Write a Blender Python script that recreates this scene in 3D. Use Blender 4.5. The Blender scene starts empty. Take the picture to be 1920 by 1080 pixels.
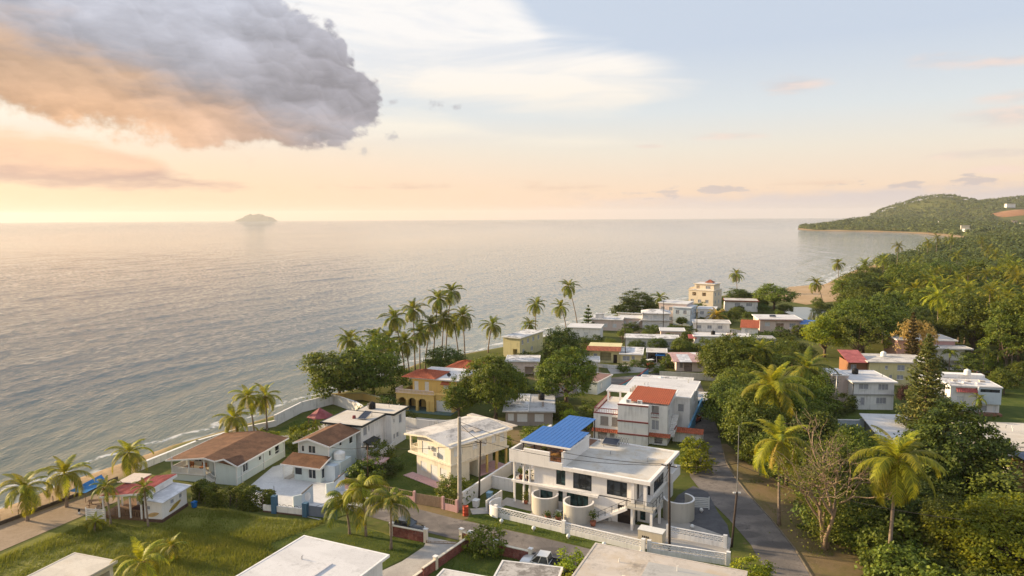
import bpy, bmesh, math, random
import numpy as np
from mathutils import Vector, Matrix

# ------------------------------------------------------------------ camera
scene = bpy.context.scene
C = scene.collection
CAM_H = 38.0
PITCH = math.atan(131.5 / 1330.0)
ROLL = math.radians(0.30)
cam_data = bpy.data.cameras.new('camera')
cam_data.sensor_width = 36.0
cam_data.lens = 36.0 * 1330.0 / 1920.0
cam_data.clip_start = 0.5
cam_data.clip_end = 90000.0
cam = bpy.data.objects.new('camera', cam_data)
C.objects.link(cam)
_up = Vector((0, math.sin(PITCH), math.cos(PITCH)))
_fw = Vector((0, math.cos(PITCH), -math.sin(PITCH)))
_rt = Vector((1, 0, 0))
_r = _rt * math.cos(ROLL) - _up * math.sin(ROLL)
_u = _rt * math.sin(ROLL) + _up * math.cos(ROLL)
_m = Matrix((( _r.x, _u.x, -_fw.x, 0), (_r.y, _u.y, -_fw.y, 0), (_r.z, _u.z, -_fw.z, CAM_H), (0, 0, 0, 1)))
cam.matrix_world = _m
scene.camera = cam

# ------------------------------------------------------------------ render and exposure
scene.render.engine = 'CYCLES'
scene.cycles.use_denoising = True
scene.cycles.max_bounces = 6
scene.cycles.diffuse_bounces = 3
scene.cycles.glossy_bounces = 3
scene.cycles.transmission_bounces = 3
scene.cycles.transparent_max_bounces = 6
scene.cycles.volume_bounces = 0
scene.cycles.caustics_reflective = False
scene.cycles.caustics_refractive = False
scene.view_settings.view_transform = 'Standard'
scene.view_settings.look = 'None'
scene.view_settings.exposure = 0.97
scene.view_settings.gamma = 1.0
scene.view_settings.use_curve_mapping = False

SUN_AZ = -70.0      # degrees left of the view direction
SUN_EL = 16.0


# ------------------------------------------------------------------ node helper
class NT:
    """Small wrapper that writes node trees as expressions."""
    def __init__(self, tree):
        self.t = tree

    def new(self, kind, **kw):
        n = self.t.nodes.new(kind)
        for k, v in kw.items():
            setattr(n, k, v)
        return n

    def put(self, sock, v):
        if v is None:
            return
        if hasattr(v, 'is_output'):
            self.t.links.new(v, sock)
        else:
            try:
                sock.default_value = v
            except Exception:
                if isinstance(v, (int, float)):
                    sock.default_value = (v, v, v)
                else:
                    sock.default_value = tuple(v) + (1.0,)

    def m(self, op, a, b=None, c=None, clamp=False):
        n = self.new('ShaderNodeMath', operation=op, use_clamp=clamp)
        self.put(n.inputs[0], a)
        self.put(n.inputs[1], b)
        self.put(n.inputs[2], c)
        return n.outputs[0]

    def add(self, a, b): return self.m('ADD', a, b)
    def sub(self, a, b): return self.m('SUBTRACT', a, b)
    def mul(self, a, b): return self.m('MULTIPLY', a, b)

    def sstep(self, x, lo, hi):
        n = self.new('ShaderNodeMapRange', interpolation_type='SMOOTHSTEP')
        self.put(n.inputs[0], x)
        self.put(n.inputs[1], lo)
        self.put(n.inputs[2], hi)
        return n.outputs[0]

    def lstep(self, x, lo, hi, a=0.0, b=1.0):
        n = self.new('ShaderNodeMapRange')
        self.put(n.inputs[0], x)
        self.put(n.inputs[1], lo)
        self.put(n.inputs[2], hi)
        self.put(n.inputs[3], a)
        self.put(n.inputs[4], b)
        return n.outputs[0]

    def mix(self, f, a, b, blend='MIX'):
        n = self.new('ShaderNodeMix', data_type='RGBA', blend_type=blend)
        n.clamp_factor = True
        self.put(n.inputs[0], f)
        self.put(n.inputs[6], a if hasattr(a, 'is_output') else tuple(a) + ((1.0,) if len(a) == 3 else ()))
        self.put(n.inputs[7], b if hasattr(b, 'is_output') else tuple(b) + ((1.0,) if len(b) == 3 else ()))
        return n.outputs[2]

    def vec(self, x, y, z=0.0):
        n = self.new('ShaderNodeCombineXYZ')
        self.put(n.inputs[0], x)
        self.put(n.inputs[1], y)
        self.put(n.inputs[2], z)
        return n.outputs[0]

    def sep(self, v):
        n = self.new('ShaderNodeSeparateXYZ')
        self.put(n.inputs[0], v)
        return n.outputs

    def noise(self, v, scale, detail=4.0, rough=0.55, dist=0.0, color=False, dim='3D'):
        n = self.new('ShaderNodeTexNoise', noise_dimensions=dim)
        self.put(n.inputs['Vector'], v)
        n.inputs['Scale'].default_value = scale
        n.inputs['Detail'].default_value = detail
        n.inputs['Roughness'].default_value = rough
        n.inputs['Distortion'].default_value = dist
        return n.outputs['Color' if color else 'Fac']

    def voro(self, v, scale, feature='SMOOTH_F1', smooth=0.35, dim='3D'):
        n = self.new('ShaderNodeTexVoronoi', feature=feature, voronoi_dimensions=dim)
        self.put(n.inputs['Vector'], v)
        n.inputs['Scale'].default_value = scale
        if feature == 'SMOOTH_F1':
            n.inputs['Smoothness'].default_value = smooth
        return n.outputs['Distance']

    def vmath(self, op, a, b=None, scale=None):
        n = self.new('ShaderNodeVectorMath', operation=op)
        self.put(n.inputs[0], a)
        self.put(n.inputs[1], b)
        if scale is not None:
            self.put(n.inputs[3], scale)
        return n.outputs[0]

    def mapping(self, v, loc=(0, 0, 0), rot=(0, 0, 0), scale=(1, 1, 1)):
        n = self.new('ShaderNodeMapping')
        self.put(n.inputs[0], v)
        n.inputs[1].default_value = loc
        n.inputs[2].default_value = rot
        n.inputs[3].default_value = scale
        return n.outputs[0]

    def curve(self, x, pts, lo, hi, vlo, vhi):
        """Piecewise linear function y(x) through pts."""
        n = self.new('ShaderNodeFloatCurve')
        xs = self.lstep(x, lo, hi)
        self.put(n.inputs[1], xs)
        cu = n.mapping.curves[0]
        pp = [((p[0] - lo) / (hi - lo), (p[1] - vlo) / (vhi - vlo)) for p in pts]
        cu.points[0].location = pp[0]
        cu.points[1].location = pp[-1]
        for p in pp[1:-1]:
            cu.points.new(*p)
        for p in cu.points:
            p.handle_type = 'VECTOR'
        n.mapping.update()
        return self.lstep(n.outputs[0], 0.0, 1.0, vlo, vhi)

    def ramp(self, x, stops):
        n = self.new('ShaderNodeValToRGB')
        self.put(n.inputs[0], x)
        e = n.color_ramp.elements
        e[0].position, e[0].color = stops[0][0], tuple(stops[0][1]) + (1,)
        e[1].position, e[1].color = stops[-1][0], tuple(stops[-1][1]) + (1,)
        for p, c in stops[1:-1]:
            k = e.new(p)
            k.color = tuple(c) + (1,)
        return n.outputs[0]


def lin(r, g, b):
    """sRGB 0-255 to linear."""
    f = lambda c: (c / 255 / 12.92) if c / 255 <= 0.04045 else ((c / 255 + 0.055) / 1.055) ** 2.4
    return (f(r), f(g), f(b))


# ------------------------------------------------------------------ sky
SKY_STRENGTH = 0.15
world = bpy.data.worlds.new('World')
scene.world = world
world.use_nodes = True
wt = world.node_tree
wt.nodes.clear()
n = NT(wt)
sky = n.new('ShaderNodeTexSky', sky_type='NISHITA')
sky.sun_disc = False
sky.sun_elevation = math.radians(SUN_EL)
sky.sun_rotation = math.radians(SUN_AZ)
sky.altitude = 0
sky.air_density = 1.0
sky.dust_density = 1.6
sky.ozone_density = 1.5


def build_sky():
    S = 1.0 / SKY_STRENGTH
    col = lambda r, g, b, k=0.575: tuple(c * S * k for c in lin(r, g, b))
    d = n.new('ShaderNodeTexCoord').outputs['Generated']
    dx, dy, dz = n.sep(d)
    az = n.mul(n.m('ARCTAN2', dx, dy), 180 / math.pi)
    el = n.mul(n.m('ARCSINE', dz), 180 / math.pi)
    p = n.vec(az, n.mul(el, 1.25))
    # clear air: the physical sky, washed out by thin high cloud that turns cream towards the horizon
    vcol = lambda r, g, b: col(r, g, b, 0.525)
    veil = n.ramp(n.lstep(el, 0, 40), [(0.0, vcol(242, 205, 180)), (0.05, vcol(248, 217, 190)), (0.13, vcol(238, 227, 211)),
                                       (0.20, vcol(222, 226, 227)), (0.32, vcol(201, 211, 226)), (1.0, vcol(203, 213, 229))])
    warm = n.mul(n.sstep(az, 14, -40), n.sstep(el, 11, 0))
    veil = n.mix(n.mul(warm, 0.85), veil, vcol(255, 206, 164))
    c = n.mix(0.93, sky.outputs[0], veil)

    # high cirrus fan
    streak = n.noise(n.mapping(p, rot=(0, 0, math.radians(14)), scale=(0.055, 0.28, 1)), 1.0, 5, 0.6, 0.4, dim='2D')
    up = n.curve(az, [(-60, 30), (-16, 30), (-2, 18.5), (3, 14.6), (8, 13.5), (12, 11.8), (15.8, 10.1), (60, 6)], -60, 60, 0, 40)
    lo = n.curve(az, [(-60, 6), (-16, 9.4), (-10, 9.0), (-5, 8.6), (2, 8.1), (10, 8.4), (15.8, 9.8), (60, 16)], -60, 60, 0, 40)
    w = n.mul(n.sub(streak, 0.5), 3.2)
    dd = n.m('MINIMUM', n.add(n.sub(up, el), w), n.add(n.sub(el, lo), w))
    cir = n.mul(n.sstep(dd, -0.4, 2.0), n.lstep(streak, 0.34, 0.56, 0.5, 1.0))
    c = n.mix(n.mul(cir, 0.92), c, n.mix(n.sstep(el, 6, 15), col(246, 234, 216), col(243, 240, 237)))
    # cream wedge below it
    dd2 = n.m('MINIMUM', n.sub(n.curve(az, [(-60, 9), (-11, 8.8), (-5, 8.2), (-1, 7.0), (4, 6.0), (60, 2)], -60, 60, 0, 40), el),
              n.sub(el, 6.0))
    c = n.mix(n.mul(n.sstep(n.add(dd2, w), -0.5, 1.2), 0.45), c, col(255, 243, 220))

    # small wisps, peach above and grey below
    wn = n.noise(n.mapping(p, scale=(0.14, 0.62, 1)), 1.0, 4, 0.62, dim='2D')
    total = None
    for (a0, e0, ra, re, k) in [(21.2, 9.55, 2.6, 0.75, 1.0), (30.6, 10.4, 2.4, 0.6, 0.6), (34.0, 9.9, 2.4, 0.4, 0.8), (35.0, 6.4, 4.6, 0.75, 1.0),
                                (34.0, 4.1, 5.2, 0.42, 1.0), (35.5, 7.6, 2.6, 0.5, 0.7), (10.8, 5.5, 1.3, 0.2, 0.9), (16.8, 6.1, 3.0, 0.28, 0.75),
                                (34.4, 3.0, 2.5, 0.28, 0.8), (12.2, 3.3, 3.0, 0.18, 0.4), (47, 8, 8, 1.2, 1.0), (58, 5, 9, 0.8, 1.0)]:
        qa = n.m('POWER', n.m('DIVIDE', n.sub(az, a0), ra), 2.0)
        qe = n.m('POWER', n.m('DIVIDE', n.sub(el, e0), re), 2.0)
        g = n.mul(n.sub(1.0, n.add(qa, qe)), k)
        total = g if total is None else n.m('MAXIMUM', total, g)
    wm = n.sstep(n.add(total, n.mul(n.sub(wn, 0.47), 3.6)), -0.1, 1.7)
    c = n.mix(n.mul(wm, 0.72), c, n.mix(n.sstep(wn, 0.4, 0.62), col(200, 188, 188), col(236, 210, 196)))

    # lilac bank of low cloud along the horizon, lumpy on top
    bn = n.noise(n.mapping(p, scale=(0.30, 0.9, 1)), 1.0, 4, 0.6, dim='2D')
    top = n.add(n.curve(az, [(-60, 0.3), (-8, 0.4), (3, 1.1), (12, 1.7), (24, 2.1), (60, 2.6)], -60, 60, 0, 40), n.mul(n.sub(bn, 0.5), 1.6))
    bank = n.mul(n.sstep(n.sub(top, el), -0.25, 0.9), n.lstep(az, -12, 12, 0.15, 0.95))
    c = n.mix(bank, c, n.mix(n.sstep(az, -15, 25), col(240, 208, 184), col(206, 195, 194)))
    pf = n.sub(bn, n.mul(n.m('ABSOLUTE', n.sub(el, n.add(1.75, n.mul(az, 0.02)))), 0.42))
    puffs = n.mul(n.sstep(pf, 0.43, 0.53), n.sstep(az, 2, 14))
    c = n.mix(n.mul(puffs, 0.75), c, col(190, 179, 180))

    # the cumulus bank to the left
    warp = n.noise(p, 0.35, 1, 0.5, color=True, dim='2D')
    pw = n.vmath('ADD', p, n.vmath('SCALE', n.vmath('SUBTRACT', warp, (0.5, 0.5, 0.5)), scale=1.5))

    def lump(q, scale, feat):
        v = n.new('ShaderNodeTexVoronoi', feature=feat, voronoi_dimensions='2D')
        n.put(v.inputs['Vector'], q)
        v.inputs['Scale'].default_value = scale
        if feat == 'SMOOTH_F1':
            v.inputs['Smoothness'].default_value = 0.35
        off = n.vmath('SUBTRACT', q, v.outputs['Position'])
        ox, oy, _ = n.sep(off)
        lit = n.mul(n.add(n.mul(ox, 0.25), n.mul(oy, 0.95)), scale)     # upper sides catch the open sky
        return n.sub(0.45, v.outputs['Distance']), lit
    fine = n.sub(n.noise(p, 1.9, 4, 0.62, dim='2D'), 0.5)
    e0_ = n.sub(n.noise(pw, 0.5, 4, 0.6, dim='2D'), 0.5)
    ha, la = lump(pw, 0.20, 'SMOOTH_F1')
    hb, lb = lump(pw, 0.48, 'SMOOTH_F1')
    hc, lc = lump(pw, 1.25, 'F1')
    h0 = n.add(n.add(ha, n.mul(hb, 0.7)), n.add(n.mul(hc, 0.5), n.mul(fine, 0.5)))
    relief = n.add(n.add(n.mul(la, 1.0), n.mul(lb, 0.65)), n.add(n.mul(lc, 0.22), n.mul(e0_, 1.2)))
    flat = n.noise(n.mapping(p, rot=(0, 0, math.radians(-6)), scale=(0.12, 0.34, 1)), 1.0, 5, 0.6, dim='2D')
    cu_up = n.curve(az, [(-180, 12), (-95, 14), (-70, 24), (-40, 30), (-22, 24), (-17.2, 16.6), (-15.4, 15.3), (-13.8, 14.2), (-12.3, 12.4), (-11.2, 10.6), (-10.3, 8.8),
                         (-9.9, 7.7), (-8.6, 3.0), (180, 2)], -180, 180, 0, 40)
    cu_lo = n.curve(az, [(-180, 9), (-90, 7), (-40, 6.4), (-33, 6.3), (-30, 5.9), (-26, 5.2), (-22.5, 4.6), (-20.5, 4.3), (-17, 4.9), (-14, 5.3), (-11.5, 5.9), (-10.3, 7.2), (-8, 12), (180, 14)], -180, 180, 0, 40)
    right = n.sstep(az, -24, -13)
    e1 = n.sub(n.noise(p, 0.24, 6, 0.62, dim='2D'), 0.5)
    dl = n.add(n.sub(el, cu_lo), n.add(n.mul(e1, 4.6), n.add(n.mul(n.sub(flat, 0.5), n.lstep(right, 0, 1, 1.6, 0.2)), n.mul(h0, n.lstep(right, 0, 1, 0.15, 0.9)))))
    du = n.add(n.mul(n.sub(cu_up, el), 0.8), n.add(n.mul(h0, 1.5), n.mul(e1, 4.4)))
    dn = n.m('MINIMUM', dl, du)
    dens = n.sstep(dn, -0.1, n.lstep(right, 0, 1, 1.3, 0.85))
    # colour: grey-lilac above, brown and orange towards the sun low on the left
    line = n.curve(az, [(-180, 14), (-60, 15.5), (-36, 13.8), (-30, 12.2), (-24, 10.4), (-18, 8.6), (-12, 6.4), (180, 0)], -180, 180, 0, 40)
    wv = n.sstep(n.add(n.sub(line, el), n.mul(n.sub(flat, 0.5), 6.0)), -1.2, 3.2)
    lft = n.sstep(az, -9, -31)
    grey = n.mix(n.sstep(n.sub(el, n.mul(right, 3.0)), 7, 16), col(156, 154, 162), col(181, 184, 196))
    brown = n.mix(lft, col(158, 146, 146), n.mix(n.sstep(el, 10.5, 6.5), col(190, 158, 132), col(224, 178, 140)))
    cc = n.mix(wv, grey, brown)
    rel = n.add(n.mul(relief, n.lstep(right, 0, 1, 0.20, 0.46)), n.mul(n.sub(flat, 0.5), n.lstep(right, 0, 1, 0.9, 0.25)))
    rel = n.m('MAXIMUM', n.m('MINIMUM', rel, 0.34), -0.34)
    cc = n.vmath('SCALE', cc, scale=n.add(1.0, n.mul(rel, n.lstep(right, 0, 1, 0.95, 0.8))))
    # thin rim where the bank lets the light through
    thin = n.mul(n.sstep(dn, 0.75, 0.0), 0.42)
    cc = n.mix(thin, cc, n.mix(lft, col(214, 211, 214), col(250, 215, 175)))
    c = n.mix(n.mul(dens, 0.98), c, cc)

    # lower peach cloud in front of the glow
    f2 = n.noise(n.mapping(p, loc=(7, 3, 0), scale=(0.11, 0.36, 1)), 1.0, 5, 0.6, dim='2D')
    l_up = n.curve(az, [(-180, 4), (-60, 6.0), (-36, 6.0), (-31, 5.6), (-27.5, 4.8), (-25, 3.4), (-21, 2.3), (180, 0)], -180, 180, 0, 40)
    l_lo = n.curve(az, [(-180, 3), (-60, 2.4), (-36, 2.5), (-29, 2.2), (-23, 2.1), (-20, 2.6), (180, 4)], -180, 180, 0, 40)
    d3 = n.add(n.m('MINIMUM', n.sub(l_up, el), n.sub(el, l_lo)), n.mul(n.sub(f2, 0.46), 3.4))
    lowm = n.mul(n.sstep(d3, -0.3, 0.9), 0.95)
    c = n.mix(lowm, c, n.mix(n.sstep(n.add(el, n.mul(n.sub(f2, 0.5), 5)), 2.2, 5.2), col(188, 157, 147), col(246, 202, 168)))

    # torn scraps beside the bank
    sc_ = None
    for (a0, e0, r0) in [(-6.0, 8.85, 0.75), (-4.35, 8.65, 0.5), (-9.4, 6.4, 0.6), (-11.6, 5.2, 0.6), (-9.3, 9.0, 0.5)]:
        q = n.sub(1.0, n.m('SQRT', n.add(n.m('POWER', n.m('DIVIDE', n.sub(az, a0), r0), 2.0), n.m('POWER', n.m('DIVIDE', n.sub(el, e0), r0 * 0.7), 2.0))))
        sc_ = q if sc_ is None else n.m('MAXIMUM', sc_, q)
    sn = n.noise(p, 1.6, 3, 0.65, dim='2D')
    c = n.mix(n.mul(n.sstep(n.add(sc_, n.mul(n.sub(sn, 0.5), 2.2)), 0.0, 1.1), 0.6), c, col(172, 170, 176))
    return c


bg = n.new('ShaderNodeBackground')
bg.inputs[1].default_value = SKY_STRENGTH
wt.links.new(build_sky(), bg.inputs[0])
wo = n.new('ShaderNodeOutputWorld')
wt.links.new(bg.outputs[0], wo.inputs[0])
world.cycles.sampling_method = 'MANUAL'
world.cycles.sample_map_resolution = 512

# ------------------------------------------------------------------ sun, low on the left and softened by the cloud
sun_data = bpy.data.lights.new('sun', 'SUN')
sun_data.energy = 5.0
sun_data.angle = math.radians(2.0)
sun_data.color = (1.0, 0.76, 0.46)
sun = bpy.data.objects.new('sun', sun_data)
C.objects.link(sun)
_a, _e = math.radians(SUN_AZ), math.radians(SUN_EL)
_sd = Vector((math.sin(_a) * math.cos(_e), math.cos(_a) * math.cos(_e), math.sin(_e)))
sun.rotation_euler = _sd.to_track_quat('Z', 'Y').to_euler()
sun.location = (-120, 60, 90)

# ================================================================== helpers
rng = np.random.default_rng(7)
random.seed(7)


def tag(o, label=None, cat=None, group=None, kind=None):
    if label: o['label'] = label
    if cat: o['category'] = cat
    if group: o['group'] = group
    if kind: o['kind'] = kind
    return o


class MB:
    """Collects vertices and faces; build() links them as one mesh object."""
    def __init__(self):
        self.v = []
        self.f = []

    def quad(self, a, b, c, d):
        i = len(self.v)
        self.v += [a, b, c, d]
        self.f.append((i, i + 1, i + 2, i + 3))

    def poly(self, pts):
        i = len(self.v)
        self.v += list(pts)
        self.f.append(tuple(range(i, i + len(pts))))

    def box(self, x0, x1, y0, y1, z0, z1):
        i = len(self.v)
        self.v += [(x0, y0, z0), (x1, y0, z0), (x1, y1, z0), (x0, y1, z0), (x0, y0, z1), (x1, y0, z1), (x1, y1, z1), (x0, y1, z1)]
        self.f += [(i, i + 3, i + 2, i + 1), (i + 4, i + 5, i + 6, i + 7), (i, i + 1, i + 5, i + 4), (i + 1, i + 2, i + 6, i + 5), (i + 2, i + 3, i + 7, i + 6), (i + 3, i, i + 4, i + 7)]
        return self

    def prism(self, pts, z0, z1):
        """Vertical prism over a counter-clockwise outline; z may be callables."""
        i = len(self.v)
        k = len(pts)
        f0 = z0 if callable(z0) else (lambda x, y: z0)
        f1 = z1 if callable(z1) else (lambda x, y: z1)
        self.v += [(x, y, f0(x, y)) for x, y in pts] + [(x, y, f1(x, y)) for x, y in pts]
        self.f.append(tuple(range(i + k - 1, i - 1, -1)))
        self.f.append(tuple(range(i + k, i + 2 * k)))
        for j in range(k):
            q = (j + 1) % k
            self.f.append((i + j, i + q, i + k + q, i + k + j))
        return self

    def tube(self, pts, rad, k=6, cap=True):
        pts = [Vector(p) for p in pts]
        if not hasattr(rad, '__len__'):
            rad = [rad] * len(pts)
        i0 = len(self.v)
        for j, p in enumerate(pts):
            t = (pts[min(j + 1, len(pts) - 1)] - pts[max(j - 1, 0)])
            t = t.normalized() if t.length > 1e-6 else Vector((0, 0, 1))
            a = t.cross(Vector((0, 0, 1)) if abs(t.z) < 0.9 else Vector((1, 0, 0))).normalized()
            b = t.cross(a)
            for q in range(k):
                th = 2 * math.pi * q / k
                w = p + (a * math.cos(th) + b * math.sin(th)) * rad[j]
                self.v.append((w.x, w.y, w.z))
        for j in range(len(pts) - 1):
            for q in range(k):
                r = (q + 1) % k
                self.f.append((i0 + j * k + q, i0 + j * k + r, i0 + (j + 1) * k + r, i0 + (j + 1) * k + q))
        if cap:
            self.f.append(tuple(i0 + q for q in range(k - 1, -1, -1)))
            self.f.append(tuple(i0 + (len(pts) - 1) * k + q for q in range(k)))
        return self

    def bar(self, a, b, w, h=None):
        """Square bar between two points."""
        h = h or w
        a, b = Vector(a), Vector(b)
        t = (b - a).normalized()
        s = t.cross(Vector((0, 0, 1)) if abs(t.z) < 0.95 else Vector((1, 0, 0))).normalized() * (w / 2)
        u = s.normalized().cross(t) * (h / 2)
        i = len(self.v)
        for p in (a, b):
            for (q, r) in ((-1, -1), (1, -1), (1, 1), (-1, 1)):
                w_ = p + s * q + u * r
                self.v.append((w_.x, w_.y, w_.z))
        self.f += [(i + 3, i + 2, i + 1, i), (i + 4, i + 5, i + 6, i + 7)] + [(i + j, i + (j + 1) % 4, i + 4 + (j + 1) % 4, i + 4 + j) for j in range(4)]
        return self

    def lathe(self, prof, k=16, cx=0, cy=0, a0=0.0, a1=None):
        """Profile [(r, z)] turned round z."""
        full = a1 is None
        a1 = a0 + 2 * math.pi if full else a1
        m = k if full else k + 1
        i = len(self.v)
        for r, z in prof:
            for q in range(m):
                th = a0 + (a1 - a0) * q / k
                self.v.append((cx + r * math.cos(th), cy + r * math.sin(th), z))
        for j in range(len(prof) - 1):
            for q in range(k):
                r = (q + 1) % m
                self.f.append((i + j * m + q, i + j * m + r, i + (j + 1) * m + r, i + (j + 1) * m + q))
        return self

    def mesh(self, name, mat=None, smooth=False):
        me = bpy.data.meshes.new(name)
        me.from_pydata(self.v, [], self.f)
        if mat is not None:
            me.materials.append(mat)
        if smooth:
            me.shade_smooth()
        return me

    def build(self, name, mat, parent=None, smooth=False, kind=None):
        o = bpy.data.objects.new(name, self.mesh(name, mat, smooth))
        C.objects.link(o)
        if parent is not None:
            o.parent = parent
        if kind:
            o['kind'] = kind
        return o


def empty(name, loc=(0, 0, 0), rz=0.0, label=None, cat=None, group=None):
    o = bpy.data.objects.new(name, None)
    C.objects.link(o)
    o.location = loc
    o.rotation_euler = (0, 0, math.radians(rz))
    o.empty_display_size = 0.3
    return tag(o, label, cat, group)


def link_copy(src, parent=None, loc=None, rz=None, scale=None):
    c = src.copy()
    C.objects.link(c)
    if parent is not None:
        c.parent = parent
    if loc is not None: c.location = loc
    if rz is not None: c.rotation_euler = (0, 0, rz)
    if scale is not None: c.scale = scale
    return c


def mesh_obj(name, me, parent=None, loc=(0, 0, 0), rot=(0, 0, 0), scale=(1, 1, 1)):
    o = bpy.data.objects.new(name, me)
    C.objects.link(o)
    if parent is not None:
        o.parent = parent
    o.location, o.rotation_euler, o.scale = loc, rot, scale
    return o


def np_mesh(name, verts, faces, mat, attrs=None, smooth=False):
    """Mesh from numpy arrays; faces (m, 3) or (m, 4)."""
    me = bpy.data.meshes.new(name)
    nv, nf, k = len(verts), len(faces), faces.shape[1]
    me.vertices.add(nv)
    me.vertices.foreach_set('co', np.asarray(verts, dtype=np.float32).ravel())
    me.loops.add(nf * k)
    me.loops.foreach_set('vertex_index', np.asarray(faces, dtype=np.int32).ravel())
    me.polygons.add(nf)
    me.polygons.foreach_set('loop_start', np.arange(nf, dtype=np.int32) * k)
    me.update(calc_edges=True)
    for an, (dom, val) in (attrs or {}).items():
        a = me.attributes.new(an, 'FLOAT', dom)
        a.data.foreach_set('value', np.asarray(val, dtype=np.float32))
    if mat is not None:
        me.materials.append(mat)
    if smooth:
        me.shade_smooth()
    return me


# ================================================================== materials
def new_mat(name):
    m = bpy.data.materials.new(name)
    m.use_nodes = True
    m.node_tree.nodes.clear()
    nt = NT(m.node_tree)
    out = nt.new('ShaderNodeOutputMaterial')
    return m, nt, out


def principled(nt, out, color, rough=0.8, metal=0.0, spec=0.3, bump=None, bump_d=0.02, bump_s=0.6):
    b = nt.new('ShaderNodeBsdfPrincipled')
    nt.put(b.inputs['Base Color'], color if hasattr(color, 'is_output') else tuple(color) + (1.0,))
    nt.put(b.inputs['Roughness'], rough)
    nt.put(b.inputs['Metallic'], metal)
    nt.put(b.inputs['Specular IOR Level'], spec)
    if bump is not None:
        bn = nt.new('ShaderNodeBump')
        bn.inputs['Strength'].default_value = bump_s
        bn.inputs['Distance'].default_value = bump_d
        nt.put(bn.inputs['Height'], bump)
        nt.t.links.new(bn.outputs[0], b.inputs['Normal'])
    nt.t.links.new(b.outputs[0], out.inputs[0])
    return b


def ocoord(nt):
    """Object coordinates shifted by a random amount per object."""
    oc = nt.new('ShaderNodeTexCoord').outputs['Object']
    rnd = nt.new('ShaderNodeObjectInfo').outputs['Random']
    return nt.vmath('ADD', oc, nt.vec(nt.mul(rnd, 31.0), nt.mul(rnd, 17.0), 0))


_mats = {}


def paint(name, color, dirt=0.35, rough=0.75, dirt_col=(0.10, 0.09, 0.075), streak=True):
    """Painted plaster with rain streaks and blotches."""
    if name in _mats: return _mats[name]
    m, nt, out = new_mat(name)
    p = ocoord(nt)
    big = nt.noise(p, 0.55, 5, 0.6)
    st = nt.noise(nt.mapping(p, scale=(3.0, 3.0, 0.22)), 1.0, 4, 0.6)
    fine = nt.noise(p, 9.0, 3, 0.6)
    d = nt.mul(nt.sstep(nt.add(nt.mul(big, 0.55), nt.mul(st, 0.55)), 0.50, 0.80), dirt)
    c = nt.mix(nt.lstep(fine, 0.3, 0.7, 0.0, 0.10), color, tuple(x * 0.78 for x in color))
    c = nt.mix(d, c, dirt_col)
    principled(nt, out, c, rough, bump=fine, bump_d=0.01, bump_s=0.3)
    _mats[name] = m
    return m


def flat_roof(name, color, stain=0.5, stain_col=(0.055, 0.055, 0.06), warm=0.0, scale=0.35, thr=0.52):
    """Painted concrete roof with mould, ponding rings and patched coats."""
    if name in _mats: return _mats[name]
    m, nt, out = new_mat(name)
    p = ocoord(nt)
    w = nt.noise(p, 0.5, 3, 0.5, color=True)
    pw = nt.vmath('ADD', p, nt.vmath('SCALE', w, scale=0.8))
    a = nt.noise(pw, scale, 7, 0.68)
    b = nt.noise(p, 2.6, 5, 0.7)
    blot = nt.sstep(nt.add(nt.mul(a, 0.75), nt.mul(b, 0.32)), thr, thr + 0.16)
    coat = nt.sstep(nt.noise(nt.mapping(p, loc=(5, 2, 0), scale=(0.16, 0.5, 1)), 1.0, 2, 0.4), 0.46, 0.53)
    c = nt.mix(nt.mul(coat, 0.22), color, tuple(x * 0.62 for x in color))
    if warm:
        c = nt.mix(nt.mul(nt.sstep(nt.noise(p, 0.28, 5, 0.62), 0.50, 0.68), warm), c, (0.42, 0.30, 0.15))
    c = nt.mix(nt.mul(blot, stain), c, stain_col)
    ring = nt.m('ABSOLUTE', nt.sub(a, 0.5))
    c = nt.mix(nt.mul(nt.sstep(ring, 0.02, 0.0), 0.22 * min(1, stain + .3)), c, (0.16, 0.14, 0.12))
    principled(nt, out, c, 0.85, bump=b, bump_d=0.02, bump_s=0.3)
    _mats[name] = m
    return m


def simple(name, color, rough=0.6, metal=0.0, var=0.25, scale=3.0, spec=0.3):
    if name in _mats: return _mats[name]
    m, nt, out = new_mat(name)
    p = ocoord(nt)
    a = nt.noise(p, scale, 4, 0.6)
    c = nt.mix(nt.lstep(a, 0.3, 0.7), tuple(x * (1 - var) for x in color), tuple(min(1, x * (1 + var * .6)) for x in color))
    principled(nt, out, c, rough, metal, spec, bump=a, bump_d=0.006, bump_s=0.25)
    _mats[name] = m
    return m


def glass_mat(name, color=(0.02, 0.025, 0.03), rough=0.06):
    if name in _mats: return _mats[name]
    m, nt, out = new_mat(name)
    p = ocoord(nt)
    a = nt.noise(p, 0.9, 2, 0.5)
    c = nt.mix(nt.sstep(a, 0.42, 0.60), color, tuple(x * 2.6 + 0.01 for x in color))
    principled(nt, out, c, rough, 0.0, 0.6)
    _mats[name] = m
    return m


def sheet_metal(name, color, rust=0.3, rough=0.55):
    """Corrugated or standing-seam sheets: faded coat with rust and chalking."""
    if name in _mats: return _mats[name]
    m, nt, out = new_mat(name)
    p = ocoord(nt)
    a = nt.noise(p, 0.7, 6, 0.65)
    b = nt.noise(nt.mapping(p, scale=(2.2, 0.25, 0.25)), 1.0, 5, 0.6)
    c = nt.mix(nt.sstep(a, 0.40, 0.66), color, tuple(min(1, x * 1.5 + 0.03) for x in color))
    c = nt.mix(nt.mul(nt.sstep(nt.add(nt.mul(a, .5), nt.mul(b, .6)), 0.55, 0.72), rust), c, (0.11, 0.055, 0.03))
    principled(nt, out, c, rough, 0.1, 0.4, bump=b, bump_d=0.01, bump_s=0.2)
    _mats[name] = m
    return m


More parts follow.
